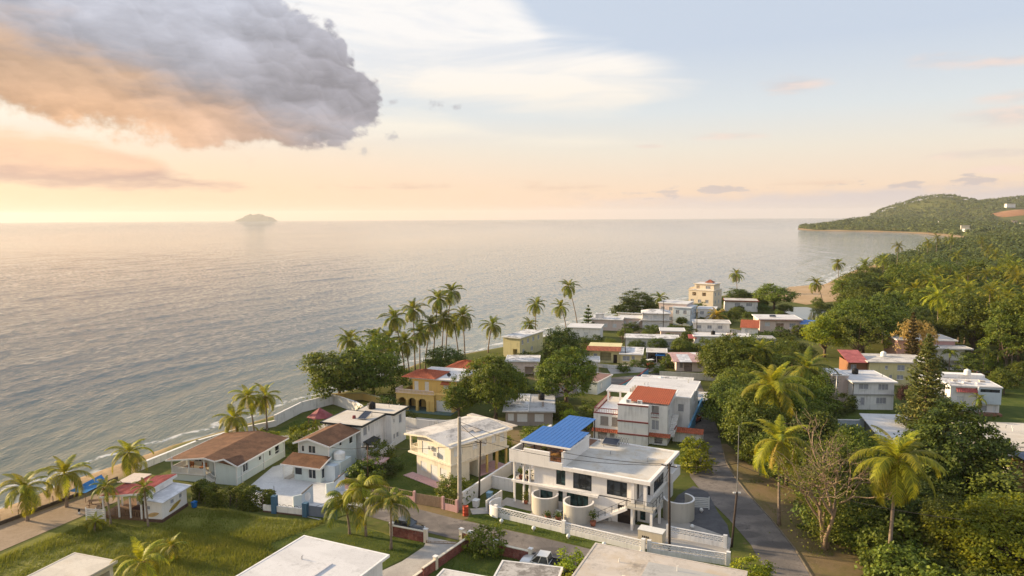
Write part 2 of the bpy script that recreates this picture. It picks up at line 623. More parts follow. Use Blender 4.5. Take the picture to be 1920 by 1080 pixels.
def shingle(name, color):
    if name in _mats: return _mats[name]
    m, nt, out = new_mat(name)
    p = ocoord(nt)
    br = nt.new('ShaderNodeTexBrick')
    nt.put(br.inputs['Vector'], p)
    br.inputs['Scale'].default_value = 2.2
    br.inputs['Color1'].default_value = tuple(color) + (1,)
    br.inputs['Color2'].default_value = tuple(x * 0.72 for x in color) + (1,)
    br.inputs['Mortar'].default_value = tuple(x * 0.45 for x in color) + (1,)
    br.inputs['Mortar Size'].default_value = 0.015
    a = nt.noise(p, 0.6, 5, 0.65)
    c = nt.mix(nt.sstep(a, 0.38, 0.68), br.outputs[0], tuple(min(1, x * 1.35) for x in color))
    c = nt.mix(nt.mul(nt.sstep(nt.noise(p, 2.5, 4, 0.6), 0.55, 0.75), 0.35), c, tuple(x * 0.4 for x in color))
    principled(nt, out, c, 0.9, bump=br.outputs['Fac'], bump_d=-0.01, bump_s=0.5)
    _mats[name] = m
    return m


def ground_mat(name, c1, c2, c3, s1=0.25, s2=2.5, bump_d=0.05, patch=0.55):
    """Three-tone ground: patches at metre scale, grain below."""
    if name in _mats: return _mats[name]
    m, nt, out = new_mat(name)
    g = nt.new('ShaderNodeNewGeometry').outputs['Position']
    a = nt.noise(g, s1, 5, 0.62)
    b = nt.noise(g, s2, 5, 0.65)
    f = nt.noise(g, s2 * 6, 3, 0.6)
    c = nt.mix(nt.sstep(nt.add(nt.mul(a, 0.7), nt.mul(b, 0.3)), 0.40, 0.60), c1, c2)
    c = nt.mix(nt.mul(nt.sstep(nt.add(nt.mul(b, 0.6), nt.mul(a, 0.4)), patch, patch + 0.14), 0.8), c, c3)
    c = nt.mix(nt.lstep(f, 0.3, 0.7, 0.0, 0.35), c, tuple(x * 0.55 for x in c1))
    principled(nt, out, c, 0.95, spec=0.15, bump=nt.add(b, nt.mul(f, 0.5)), bump_d=bump_d, bump_s=0.7)
    _mats[name] = m
    return m


def asphalt_mat():
    if 'asphalt' in _mats: return _mats['asphalt']
    m, nt, out = new_mat('asphalt')
    g = nt.new('ShaderNodeNewGeometry').outputs['Position']
    a = nt.noise(g, 0.22, 5, 0.62, 0.4)
    b = nt.noise(g, 1.6, 5, 0.65)
    f = nt.noise(g, 14, 2, 0.5)
    c = nt.mix(nt.sstep(a, 0.40, 0.62), (0.150, 0.134, 0.126), (0.240, 0.210, 0.190))
    c = nt.mix(nt.mul(nt.sstep(nt.add(nt.mul(a, .4), nt.mul(b, .6)), 0.54, 0.66), 0.75), c, (0.075, 0.066, 0.064))
    pat = nt.voro(nt.mapping(g, rot=(0, 0, 0.48), scale=(0.11, 0.24, 0)), 1.0, 'F1', dim='2D')
    c = nt.mix(nt.mul(nt.sstep(pat, 0.26, 0.20), 0.5), c, (0.085, 0.078, 0.078))
    crack = nt.voro(nt.vmath('ADD', g, nt.vmath('SCALE', nt.noise(g, 0.8, 3, 0.5, color=True), scale=1.2)), 0.28, 'DISTANCE_TO_EDGE')
    c = nt.mix(nt.mul(nt.sstep(crack, 0.012, 0.002), 0.3), c, (0.04, 0.035, 0.03))
    c = nt.mix(nt.lstep(f, 0.3, 0.7, 0, 0.25), c, (0.06, 0.055, 0.05))
    principled(nt, out, c, 0.9, spec=0.25, bump=nt.add(b, f), bump_d=0.015, bump_s=0.5)
    _mats['asphalt'] = m
    return m


def leaf_mat(name, dark, light, tip=None, trans=0.35, rough=0.55):
    """Leaves: colour by leaf and by tree, light passing through."""
    if name in _mats: return _mats[name]
    m, nt, out = new_mat(name)
    at = nt.new('ShaderNodeAttribute', attribute_name='rnd').outputs['Fac']
    ob = nt.new('ShaderNodeObjectInfo').outputs['Random']
    g = nt.new('ShaderNodeNewGeometry').outputs['Position']
    cl = nt.noise(g, 0.35, 2, 0.5)
    c = nt.mix(nt.sstep(nt.add(nt.mul(at, 0.65), nt.mul(cl, 0.5)), 0.25, 0.85), dark, light)
    if tip is not None:
        c = nt.mix(nt.mul(nt.sstep(nt.add(at, nt.mul(nt.sub(cl, .5), 1.0)), 0.76, 1.05), 0.7), c, tip)
    h = nt.new('ShaderNodeHueSaturation')
    nt.put(h.inputs['Hue'], nt.lstep(ob, 0, 1, 0.485, 0.515))
    nt.put(h.inputs['Value'], nt.lstep(ob, 0, 1, 0.78, 1.22))
    nt.put(h.inputs['Color'], c)
    col = h.outputs[0]
    d = nt.new('ShaderNodeBsdfPrincipled')
    nt.put(d.inputs['Base Color'], col)
    d.inputs['Roughness'].default_value = rough
    d.inputs['Specular IOR Level'].default_value = 0.25
    t = nt.new('ShaderNodeBsdfTranslucent')
    nt.put(t.inputs[0], nt.mix(1.0, col, (1.15, 1.05, 0.55), 'MULTIPLY'))
    mx = nt.new('ShaderNodeMixShader')
    mx.inputs[0].default_value = trans
    nt.t.links.new(d.outputs[0], mx.inputs[1])
    nt.t.links.new(t.outputs[0], mx.inputs[2])
    nt.t.links.new(mx.outputs[0], out.inputs[0])
    _mats[name] = m
    return m


def brick_mat():
    if 'brick' in _mats: return _mats['brick']
    m, nt, out = new_mat('brick')
    p = nt.new('ShaderNodeTexCoord').outputs['Object']
    a = nt.noise(p, 1.2, 5, 0.65)
    c = nt.mix(nt.sstep(a, 0.4, 0.65), (0.20, 0.065, 0.055), (0.31, 0.115, 0.09))
    c = nt.mix(nt.mul(nt.sstep(nt.noise(p, 3.5, 4, 0.6), 0.52, 0.7), 0.5), c, (0.30, 0.20, 0.17))
    br = nt.new('ShaderNodeTexBrick')
    nt.put(br.inputs['Vector'], nt.mapping(p, rot=(math.pi / 2, 0, 0)))
    br.inputs['Scale'].default_value = 2.4
    br.inputs['Mortar Size'].default_value = 0.012
    br.inputs['Color1'].default_value = (1, 1, 1, 1)
    br.inputs['Color2'].default_value = (0.7, 0.7, 0.7, 1)
    br.inputs['Mortar'].default_value = (1.5, 1.7, 1.8, 1)
    c = nt.mix(1.0, c, br.outputs[0], 'MULTIPLY')
    principled(nt, out, c, 0.9, bump=br.outputs['Fac'], bump_d=-0.01)
    _mats['brick'] = m
    return m


WHITE = paint('white_plaster', (0.82, 0.80, 0.78), 0.36)
WHITE_OLD = paint('old_white_plaster', (0.74, 0.72, 0.69), 0.48)
WHITE_CLEAN = paint('clean_white_plaster', (0.83, 0.80, 0.77), 0.20)
MINT = paint('mint_boards', (0.60, 0.66, 0.64), 0.12)
CREAM = paint('cream_plaster', (0.76, 0.69, 0.56), 0.38)
YELLOW = paint('yellow_plaster', (0.72, 0.50, 0.17), 0.25)
PALE_YELLOW = paint('pale_yellow_plaster', (0.68, 0.60, 0.33), 0.40)
PINK = paint('pink_plaster', (0.62, 0.38, 0.37), 0.35)
PALE_PINK = paint('pale_pink_plaster', (0.72, 0.58, 0.52), 0.25)
GREYBROWN = paint('grey_brown_plaster', (0.34, 0.29, 0.25), 0.35)
GREY = paint('grey_plaster', (0.40, 0.39, 0.37), 0.40)
BLUEWALL = paint('blue_plaster', (0.14, 0.36, 0.55), 0.30)
PALEBLUE = paint('pale_blue_plaster', (0.55, 0.62, 0.68), 0.30)
ORANGE = paint('orange_plaster', (0.60, 0.33, 0.13), 0.25)
PEACH = paint('peach_plaster', (0.78, 0.66, 0.50), 0.18)
TAUPE = paint('smooth_cement', (0.50, 0.47, 0.41), 0.25)
REDTRIM = paint('dark_red_trim', (0.24, 0.055, 0.05), 0.25)
BRICK = brick_mat()
R_WHITE = flat_roof('white_roof', (0.63, 0.62, 0.625), 0.30, thr=0.55)
R_GREYISH = flat_roof('weathered_roof', (0.60, 0.57, 0.54), 0.55, thr=0.50)
R_MOULD = flat_roof('mouldy_roof', (0.72, 0.71, 0.71), 0.85, thr=0.50, scale=0.45)
R_VILLA = flat_roof('villa_roof', (0.62, 0.585, 0.53), 0.26, warm=0.5, thr=0.56)
R_CONC = flat_roof('concrete_roof', (0.56, 0.50, 0.44), 0.5, warm=0.35, thr=0.53)
R_TAN = flat_roof('tan_roof', (0.60, 0.55, 0.48), 0.28, warm=0.2, thr=0.57)
BROWN_SHINGLE = shingle('brown_shingle', (0.145, 0.070, 0.038))
RED_SHEET = sheet_metal('red_sheet', (0.33, 0.075, 0.065), 0.25)
DARKRED_SHEET = sheet_metal('dark_red_sheet', (0.17, 0.03, 0.035), 0.1)
GREY_SHEET = sheet_metal('grey_sheet', (0.50, 0.50, 0.52), 0.30)
PINK_SHEET = sheet_metal('pink_sheet', (0.42, 0.26, 0.24), 0.35)
BLUE_SHEET = simple('blue_sheet', (0.045, 0.155, 0.44), 0.6, var=0.10, scale=2.0)
BLUE_TARP = simple('blue_tarp', (0.03, 0.22, 0.58), 0.5)
TILE = simple('clay_tile', (0.40, 0.105, 0.05), 0.8, var=0.45, scale=4.0)
TILE_OLD = simple('old_clay_tile', (0.36, 0.12, 0.07), 0.85, var=0.5, scale=3.0)
GLASS = glass_mat('dark_glass')
GLASS_TEAL = glass_mat('teal_glass', (0.015, 0.035, 0.035))
FRAME_DARK = simple('dark_frame', (0.018, 0.024, 0.026), 0.45)
FRAME_WHITE = simple('white_frame', (0.74, 0.73, 0.71), 0.5, var=0.08)
LOUVRE = simple('grey_louvre', (0.33, 0.33, 0.34), 0.45, 0.2, var=0.12)
LOUVRE_TAN = simple('tan_louvre', (0.34, 0.29, 0.25), 0.5, var=0.12)
LOUVRE_WHITE = simple('white_louvre', (0.70, 0.70, 0.69), 0.5, var=0.08)
DARK_DOOR = simple('dark_door', (0.035, 0.025, 0.022), 0.5)
WOOD = simple('weathered_wood', (0.20, 0.12, 0.07), 0.85, var=0.4, scale=5)
WOOD_POLE = simple('dark_pole_wood', (0.055, 0.040, 0.032), 0.9, var=0.3)
CONC_POLE = simple('concrete_pole', (0.36, 0.33, 0.29), 0.9, var=0.2)
METAL = simple('grey_metal', (0.36, 0.36, 0.37), 0.4, 0.6, var=0.15)
DARK_METAL = simple('dark_metal', (0.03, 0.03, 0.032), 0.5, 0.4)
BLACK = simple('black_rubber', (0.012, 0.012, 0.013), 0.7)
SOLAR = simple('solar_panel', (0.030, 0.038, 0.060), 0.15, 0.1, var=0.2)
PLASTIC_WHITE = simple('white_plastic', (0.72, 0.72, 0.70), 0.5, var=0.08)
CONCRETE = ground_mat('concrete_paving', (0.40, 0.37, 0.34), (0.50, 0.47, 0.43), (0.25, 0.23, 0.21), 0.3, 1.8, 0.01, 0.60)
PAVING_WHITE = ground_mat('white_paving', (0.60, 0.59, 0.58), (0.68, 0.67, 0.66), (0.47, 0.45, 0.43), 0.3, 1.2, 0.006, 0.62)
LAWN = ground_mat('lawn', (0.065, 0.095, 0.018), (0.105, 0.130, 0.026), (0.15, 0.14, 0.045), 0.35, 2.5, 0.06, 0.62)
FIELD = ground_mat('field_grass', (0.155, 0.165, 0.030), (0.215, 0.205, 0.045), (0.110, 0.13, 0.024), 0.14, 1.2, 0.15, 0.52)
GRAVEL = ground_mat('grey_gravel', (0.10, 0.10, 0.11), (0.13, 0.13, 0.14), (0.07, 0.07, 0.075), 0.8, 6.0, 0.02, 0.62)
SANDPATH = ground_mat('sandy_path', (0.30, 0.225, 0.155), (0.36, 0.275, 0.20), (0.22, 0.165, 0.11), 0.25, 2.0, 0.02, 0.60)
DIRT = ground_mat('dirt_verge', (0.23, 0.165, 0.09), (0.17, 0.14, 0.055), (0.28, 0.22, 0.14), 0.30, 1.6, 0.05, 0.56)
ASPHALT = asphalt_mat()
BARK = simple('bark', (0.16, 0.115, 0.085), 0.95, var=0.45, scale=2.5)
PALM_BARK = simple('palm_bark', (0.26, 0.20, 0.155), 0.95, var=0.35, scale=4)
L_PALM = leaf_mat('palm_leaf', (0.085, 0.129, 0.014), (0.188, 0.215, 0.023), (0.462, 0.361, 0.031), 0.38)
L_PALM_Y = leaf_mat('yellow_palm_leaf', (0.135, 0.167, 0.014), (0.338, 0.316, 0.023), (0.416, 0.421, 0.031), 0.42)
L_PALM_DRY = leaf_mat('dry_palm_leaf', (0.414, 0.241, 0.042), (0.462, 0.378, 0.062), None, 0.35)
L_GREEN = leaf_mat('green_leaf', (0.068, 0.107, 0.015), (0.173, 0.213, 0.025), (0.300, 0.288, 0.032), 0.35)
L_DARK = leaf_mat('dark_leaf', (0.048, 0.079, 0.014), (0.119, 0.158, 0.024), (0.202, 0.215, 0.031), 0.30)
L_OLIVE = leaf_mat('olive_leaf', (0.093, 0.126, 0.020), (0.207, 0.246, 0.036), (0.336, 0.337, 0.050), 0.35)
L_BRIGHT = leaf_mat('bright_leaf', (0.141, 0.197, 0.014), (0.340, 0.372, 0.023), (0.492, 0.503, 0.036), 0.40)
L_PINE = leaf_mat('conifer_leaf', (0.095, 0.120, 0.034), (0.190, 0.195, 0.050), (0.32, 0.25, 0.07), 0.3)
L_DRY = leaf_mat('dry_leaf', (0.314, 0.227, 0.075), (0.538, 0.384, 0.118), None, 0.3)
L_GRASS = leaf_mat('grass_blade', (0.150, 0.175, 0.032), (0.235, 0.240, 0.048), (0.32, 0.28, 0.09), 0.40)

# ================================================================== terrain
SEA_Z = -2.5
SHORE = np.array([(-330, -420), (-190, -170), (-115, 0), (-78, 78), (-70.4, 93.7), (-68, 102), (-64.5, 110), (-60.5, 119), (-54.5, 128), (-47.5, 140), (-42, 153), (-37, 160),
                  (-27, 188), (-4, 212), (8, 230), (34, 278), (67, 326), (98, 352), (124, 366), (140, 374), (152, 386), (170, 404), (190, 430), (215, 470), (261, 540), (330, 630), (400, 717),
                  (500, 840), (605, 960), (675, 1050), (740, 1150), (800, 1280), (870, 1450), (915, 1600), (935, 1700), (925, 1860), (850, 1960), (840, 2050), (880, 2200), (1000, 2500), (1400, 3200), (2600, 4600), (5200, 7000)], float)


def shore_dist(P):
    """Signed distance to the shoreline: positive on land (right-hand side)."""
    best = np.full(len(P), 1e9)
    sgn = np.ones(len(P))
    for a, b in zip(SHORE[:-1], SHORE[1:]):
        ab = b - a
        t = np.clip(((P - a) @ ab) / (ab @ ab), 0, 1)
        q = P - (a + t[:, None] * ab)
        dd = np.hypot(q[:, 0], q[:, 1])
        cr = ab[0] * (P[:, 1] - a[1]) - ab[1] * (P[:, 0] - a[0])
        m = dd < best
        best = np.where(m, dd, best)
        sgn = np.where(m, np.where(cr < 0, 1, -1), sgn)
    return best * sgn


def vnoise(x, y, s, seed=0):
    """Smooth value noise for terrain."""
    r = np.random.default_rng(seed).random((256, 256))
    X, Y = x / s + 1000.0, y / s + 1000.0
    i, j = np.floor(X).astype(int), np.floor(Y).astype(int)
    u, v = X - i, Y - j
    u, v = u * u * (3 - 2 * u), v * v * (3 - 2 * v)
    g = lambda a, b: r[a % 256, b % 256]
    return (g(i, j) * (1 - u) + g(i + 1, j) * u) * (1 - v) + (g(i, j + 1) * (1 - u) + g(i + 1, j + 1) * u) * v


def terrain_h(x, y, d=None):
    x, y = np.asarray(x, float), np.asarray(y, float)
    if d is None:
        d = shore_dist(np.stack([x.ravel(), y.ravel()], 1)).reshape(x.shape)
    w = 7.0 + 8.0 * np.clip((y - 200) / 150, 0, 1)
    t = np.clip((d + 3.0) / w, 0, 1)
    z = np.where(d < -3, -3.4 + np.maximum(d + 3, -40) * 0.08, -3.4 + 3.4 * t * t * (3 - 2 * t))
    far = np.clip((y - 500) / 900, 0, 1)
    # wooded hills beyond the bay
    def hump(cx, cy, rx, ry, h, rot=0):
        c, s = math.cos(rot), math.sin(rot)
        X, Y = (x - cx) * c + (y - cy) * s, -(x - cx) * s + (y - cy) * c
        return h * np.exp(-(X / rx) ** 2 - (Y / ry) ** 2)
    hills = hump(1745, 2950, 140, 420, 78) + hump(2100, 3050, 330, 420, 70) + hump(2750, 3100, 520, 520, 92) + hump(1560, 2800, 170, 300, 14)
    hills += hump(3400, 2900, 700, 700, 110) + hump(2300, 2350, 420, 200, 26) + hump(1180, 2250, 300, 240, 10) + hump(1640, 2480, 260, 170, 30)
    hills += (vnoise(x, y, 210, 3) - 0.5) * 18 * far + (vnoise(x, y, 90, 4) - 0.5) * 7 * far
    ridge = np.clip((x - 260) / 500, 0, 1) * np.clip((y - 300) / 700, 0, 1) * 9
    land = np.clip((d - 25) / 160, 0, 1)
    return z + (np.maximum(hills, 0) + ridge) * land


def graded(lo, hi, step, a, b, grow=1.06):
    """Coordinates with even steps in [lo, hi] and growing steps out to a and b."""
    mid = list(np.arange(lo, hi + 1e-6, step))
    s, x = step, mid[-1]
    while x < b:
        s *= grow; x += s; mid.append(x)
    s, x = step, mid[0]
    left = []
    while x > a:
        s *= grow; x -= s; left.append(x)
    return np.array(left[::-1] + mid)


def ground_material():
    m, nt, out = new_mat('ground')
    g = nt.new('ShaderNodeNewGeometry').outputs['Position']
    sd = nt.new('ShaderNodeAttribute', attribute_name='shore').outputs['Fac']
    a = nt.noise(g, 0.06, 6, 0.62)
    b = nt.noise(g, 0.9, 5, 0.65)
    f = nt.noise(g, 9, 3, 0.6)
    gr = nt.mix(nt.sstep(nt.add(nt.mul(a, .6), nt.mul(b, .4)), 0.40, 0.60), (0.085, 0.105, 0.024), (0.135, 0.140, 0.036))
    gr = nt.mix(nt.mul(nt.sstep(b, 0.56, 0.70), 0.7), gr, (0.17, 0.13, 0.065))
    # red earth cut on the far slope
    x, y, z = nt.sep(g)
    sand = nt.mix(nt.sstep(b, 0.4, 0.65), (0.36, 0.245, 0.14), (0.46, 0.33, 0.20))
    sand = nt.mix(nt.sstep(nt.add(z, nt.mul(b, 0.5)), -1.55, -2.3), sand, (0.16, 0.105, 0.065))
    sm = nt.sstep(nt.add(sd, nt.mul(nt.sub(b, 0.5), 4.0)), nt.curve(y, [(0, 12), (102, 12), (116, 5), (280, 5), (340, 14), (700, 30), (3000, 30)], 0, 3000, 0, 40), nt.curve(y, [(0, 8.5), (102, 8.5), (116, 2), (280, 2), (340, 8), (700, 20), (3000, 20)], 0, 3000, 0, 40))
    c = nt.mix(sm, gr, sand)
    c = nt.mix(nt.lstep(f, 0.3, 0.7, 0, 0.3), c, (0.05, 0.05, 0.02))
    principled(nt, out, c, 0.95, spec=0.1, bump=nt.add(b, nt.mul(f, .4)), bump_d=0.08, bump_s=0.6)
    return m


gx = graded(-90, 130, 1.7, -420, 5200)
gy = graded(55, 400, 1.9, -420, 7000)
GX, GY = np.meshgrid(gx, gy)
P = np.stack([GX.ravel(), GY.ravel()], 1)
SD = shore_dist(P)
GZ = terrain_h(P[:, 0], P[:, 1], SD)
nx, ny = len(gx), len(gy)
idx = np.arange(nx * ny).reshape(ny, nx)
gf = np.stack([idx[:-1, :-1].ravel(), idx[:-1, 1:].ravel(), idx[1:, 1:].ravel(), idx[1:, :-1].ravel()], 1)
keep = (SD[gf].max(1) > -60)
ground = mesh_obj('ground', np_mesh('ground', np.column_stack([P, GZ]), gf[keep], ground_material(), {'shore': ('POINT', SD)}, True))
tag(ground, kind='structure')


# ------------------------------------------------------------------ sea
def sea_material():
    m, nt, out = new_mat('sea_water')
    g = nt.new('ShaderNodeNewGeometry').outputs['Position']
    sd = nt.new('ShaderNodeAttribute', attribute_name='shore').outputs['Fac']
    x, y, z = nt.sep(g)
    r = nt.m('SQRT', nt.add(nt.mul(x, x), nt.mul(y, y)))
    near = nt.sstep(r, 900, 120)
    rip = nt.noise(nt.mapping(g, rot=(0, 0, math.radians(-15)), scale=(1.5, 0.45, 1)), 1.0, 4, 0.62)
    chop = nt.noise(nt.mapping(g, rot=(0, 0, math.radians(-8)), scale=(0.24, 0.10, 1)), 1.0, 4, 0.6)
    hgt = nt.add(nt.mul(rip, nt.lstep(near, 0, 1, 0.4, 1.0)), nt.mul(chop, 2.2))
    # facets too small to see one by one: their slopes still turn the reflection up from the horizon
    fac = nt.noise(nt.mapping(g, scale=(0.55, 0.28, 1)), 1.0, 2, 0.6, color=True)
    fx, fy, _ = nt.sep(nt.vmath('SUBTRACT', fac, (0.5, 0.5, 0.5)))
    amp = nt.add(nt.lstep(r, 150, 900, 0.20, 0.34), nt.lstep(r, 1300, 5000, 0.0, 2.4))
    gust = nt.lstep(nt.noise(nt.mapping(g, scale=(0.004, 0.0016, 1)), 1.0, 4, 0.6), 0.3, 0.7, 0.5, 1.5)
    slope = nt.vec(nt.mul(fx, nt.mul(amp, gust)), nt.mul(fy, nt.mul(amp, gust)), 0)
    shal = nt.sstep(nt.m('ABSOLUTE', sd), 75, 4)
    wind = nt.noise(nt.mapping(g, scale=(0.0032, 0.0012, 1)), 1.0, 5, 0.6)
    c = nt.mix(shal, (0.036, 0.080, 0.098), (0.125, 0.150, 0.118))
    # foam: a torn edge on the sand and a few lines behind it
    fn = nt.noise(g, 0.55, 6, 0.68)
    wash = nt.noise(nt.mapping(g, scale=(0.12, 0.12, 0)), 1.0, 3, 0.5)
    s2 = nt.add(nt.m('ABSOLUTE', sd), nt.mul(nt.sub(wash, 0.5), 9.0))
    line = nt.m('MAXIMUM', nt.sstep(s2, 4.2, 1.0), nt.mul(nt.sstep(nt.m('ABSOLUTE', nt.sub(s2, 8.2)), 1.3, 0.2), 0.8))
    foam = nt.mul(line, nt.sstep(fn, 0.42, 0.56))
    c = nt.mix(foam, c, (0.72, 0.72, 0.70))
    b = principled(nt, out, c, nt.mix(foam, nt.vec(nt.lstep(nt.add(wind, nt.mul(near, -0.1)), 0.3, 0.7, 0.16, 0.26), 0, 0), (0.8, 0, 0)), spec=0.5)
    b.inputs['IOR'].default_value = 1.333
    bn = nt.new('ShaderNodeBump')
    bn.inputs['Strength'].default_value = 0.85
    bn.inputs['Distance'].default_value = 0.19
    nt.put(bn.inputs['Height'], hgt)
    nrm = nt.vmath('NORMALIZE', nt.vmath('ADD', bn.outputs[0], slope))
    nt.t.links.new(nrm, b.inputs['Normal'])
    return m


def make_sea():
    # rows of growing spacing; short swell parallel to the shore, long low swell further out
    rr = [70.0]
    while rr[-1] < 1500: rr.append(rr[-1] * 1.0062)
    while rr[-1] < 15500: rr.append(rr[-1] * 1.06)
    rr = np.array(rr)
    th = np.radians(np.linspace(-75, 62, 560))
    R, T = np.meshgrid(rr, th, indexing='ij')
    X, Y = R * np.sin(T), R * np.cos(T)
    x, y = X.ravel(), Y.ravel()
    sd = shore_dist(np.stack([x, y], 1))
    z = np.zeros_like(x)
    rg = np.random.default_rng(11)
    wx, wy = vnoise(x, y, 55, 21) * 16, vnoise(x, y, 60, 22) * 16
    for k in range(26):
        lam = 3.2 * 1.13 ** k * (0.9 + 0.2 * rg.random())
        if lam > 34: break
        a = math.radians(rg.normal(-14, 20 if lam < 9 else 11))     # travel direction near +x, towards the beach
        amp = 0.0075 * lam ** 0.45
        ph = rg.random() * 6.28
        q = ((x + wx) * math.cos(a) + (y + wy) * math.sin(a)) * 2 * math.pi / lam + ph
        dx = np.maximum(R.ravel() * 0.0062, 0.25)
        fade = np.clip(lam / (dx * 3.0) - 0.6, 0, 1)
        s = np.sin(q)
        z += amp * fade * (2.0 * (0.5 + 0.5 * s) ** 1.8 - 0.8) * (0.35 + 1.3 * vnoise(x, y, lam * 4.0, 40 + k))
    z *= np.clip(-sd / 18, 0.25, 1) * np.clip((1500 - R.ravel()) / 700, 0, 1)
    nr, nc = R.shape
    ix = np.arange(nr * nc).reshape(nr, nc)
    f = np.stack([ix[:-1, :-1].ravel(), ix[1:, :-1].ravel(), ix[1:, 1:].ravel(), ix[:-1, 1:].ravel()], 1)
    kp = sd[f].min(1) < 30
    me = np_mesh('sea', np.column_stack([x, y, SEA_Z + z]), f[kp], sea_material(), {'shore': ('POINT', sd)}, True)
    o = mesh_obj('sea', me)
    tag(o, kind='structure')


make_sea()


# ------------------------------------------------------------------ roads, paths, yards: sheets a little above one another
def villa_frame(u, v):
    a = math.radians(-28.5)
    return (-0.3 + u * math.cos(a) - v * math.sin(a), 92.0 + u * math.sin(a) + v * math.cos(a))


def sheet(name, pts, z, mat, thick=0.0, kind='structure', sub=0):
    mb = MB()
    if thick:
        mb.prism(pts, z - thick, z)
    else:
        mb.poly([(x, y, z) for x, y in pts])
    o = mb.build(name, mat)
    tag(o, kind=kind)
    return o


def ribbon(name, left, right, z, mat, kind='structure'):
    mb = MB()
    for (a, b), (c, d) in zip(zip(left[:-1], left[1:]), zip(right[:-1], right[1:])):
        mb.quad((*a, z), (*c, z), (*d, z), (*b, z))
    o = mb.build(name, mat)
    tag(o, kind=kind)
    return o


VF = villa_frame
# front street, running along the villa's wall
ribbon('street', [VF(-24.5, -7.9), VF(-14, -7.6), VF(-4, -8.0), VF(8, -7.7), VF(20, -7.8), VF(27, -7.2), VF(31, -5.5)],
       [VF(-24.5, -11.6), VF(-14, -12.6), VF(-4, -12.9), VF(8, -13.0), VF(20, -13.2), VF(28, -13.4), VF(36, -13.0)], 0.050, ASPHALT)
# lane that curves away between the villa and the trees
lane_l = [(20, 52), (24.2, 64), (27.0, 73), (27.6, 79), (27.2, 86), (26.2, 94), (26.0, 101), (27.4, 107), (29.5, 113), (31.5, 121), (34, 134), (37, 150), (40, 168)]
lane_r = [(31, 50), (31.5, 62), (31.4, 71), (32.2, 78), (32.4, 86), (32.2, 94), (32.4, 101), (33.0, 107), (34.3, 113), (36.2, 121), (38.5, 134), (41.5, 150), (44.5, 168)]
ribbon('lane', lane_l, lane_r, 0.062, ASPHALT)
sheet('dirt_verge', [(30, 45), (52, 45), (50, 66), (45, 78), (42, 88), (38.6, 98), (36.5, 107), (36, 116), (32, 116), (31.5, 104), (31.4, 90), (31.6, 78), (31, 66)], 0.030, DIRT)
sheet('grass_verge', [VF(-3, -5.0), VF(-2.2, -7.6), VF(8, -7.4), VF(20, -7.5), VF(29, -7.0), VF(31.5, -4.5), VF(29.6, -4.4)], 0.040, LAWN)
sheet('dirt_verge', [VF(-12, -6.6), VF(-12, -8.4), VF(-3, -8.5), VF(-0.5, -4.6), VF(-5.2, -4.2)], 0.036, DIRT)
sheet('gravel_drive', [VF(19.6, 2.0), VF(28.2, 2.6), VF(27.2, 6.0), VF(25.2, 9.6), VF(22.6, 15.5), VF(20.2, 17.0), VF(19.2, 12.5)], 0.075, GRAVEL)
sheet('paved_apron', [VF(18.6, -4.9), VF(29.2, -4.2), VF(28.4, 2.6), VF(21.0, 5.0), VF(18.6, 4.0)], 0.082, CONCRETE)
sheet('villa_yard', [VF(-1.2, -4.8), VF(18.6, -5.2), VF(18.6, 1.0), VF(-1.2, 1.0)], 0.070, CONCRETE)
sheet('lawn', [VF(-0.6, -4.2), VF(4.2, -4.6), VF(4.0, -1.6), VF(0.0, -1.4)], 0.090, LAWN)
# sandy path behind the beach, and the rough field
sheet('sandy_path', [(-86, 40), (-72, 40), (-59.4, 78), (-55.6, 88), (-53.4, 93.5), (-55.5, 97.5), (-58.6, 95), (-64.5, 85), (-78, 55)], 0.035, SANDPATH)
sheet('field', [(-71, 42), (-16, 42), (-16, 62), (-16, 70), (-14, 82), (-21.8, 86.2), (-31, 87.6), (-41.5, 92), (-50, 88), (-53.6, 92), (-58.6, 78)], 0.028, FIELD)
# yards
sheet('lawn', [(-29, 80), (-22, 86.5), (-14.2, 81.6), (-10.4, 80.0), (-12, 76.5), (-16, 71.5), (-21, 69), (-30, 73)], 0.045, LAWN)
sheet('driveway', [(-10.2, 81.6), (-5.8, 79.6), (-9.5, 73), (-13, 66), (-16, 60), (-20, 58), (-20, 66), (-16.4, 71), (-12.4, 75.5), (-10.4, 79)], 0.058, CONCRETE)
sheet('lawn', [(-5.6, 79.2), (1.8, 75.6), (1.4, 71), (-3.8, 67), (-9.0, 72.6)], 0.046, LAWN)
sheet('paved_yard', [(-37.9, 94.6), (-32.8, 89.8), (-28.0, 88.4), (-22.6, 95.5), (-24.6, 100.5), (-27.6, 102.0), (-33.0, 103.0), (-34.5, 108.5), (-37, 106)], 0.066, PAVING_WHITE)
sheet('paved_strip', [(-28, 88.2), (-22.6, 95.4), (-18.8, 93.0), (-21.6, 88.0), (-24.6, 86.6)], 0.060, PAVING_WHITE)
sheet('lawn', [(-27.6, 88.0), (-24.0, 92.2), (-20.6, 88.8), (-23.5, 86.4)], 0.074, LAWN)
sheet('lawn', [(-44.5, 114), (-31, 108), (-30, 118), (-28, 131), (-36, 138.5), (-41.5, 131)], 0.045, LAWN)
sheet('garden_path', [(-42, 120.5), (-33, 121.4), (-30, 119.5), (-30, 120.9), (-33, 122.6), (-41.6, 121.7)], 0.060, CONCRETE)
sheet('lawn', [(-24.5, 97.6), (-7.4, 89.4), (-1.2, 102.6), (3, 108), (-4, 116), (-17, 114), (-20, 105)], 0.045, LAWN)
sheet('paved_court', [(-22, 134), (-9.5, 130.0), (-4.5, 116.5), (-14.5, 119.5), (-24, 127.5)], 0.050, CONCRETE)
sheet('lawn', [(27.5, 125), (33, 123), (35.5, 134), (30, 136)], 0.045, LAWN)
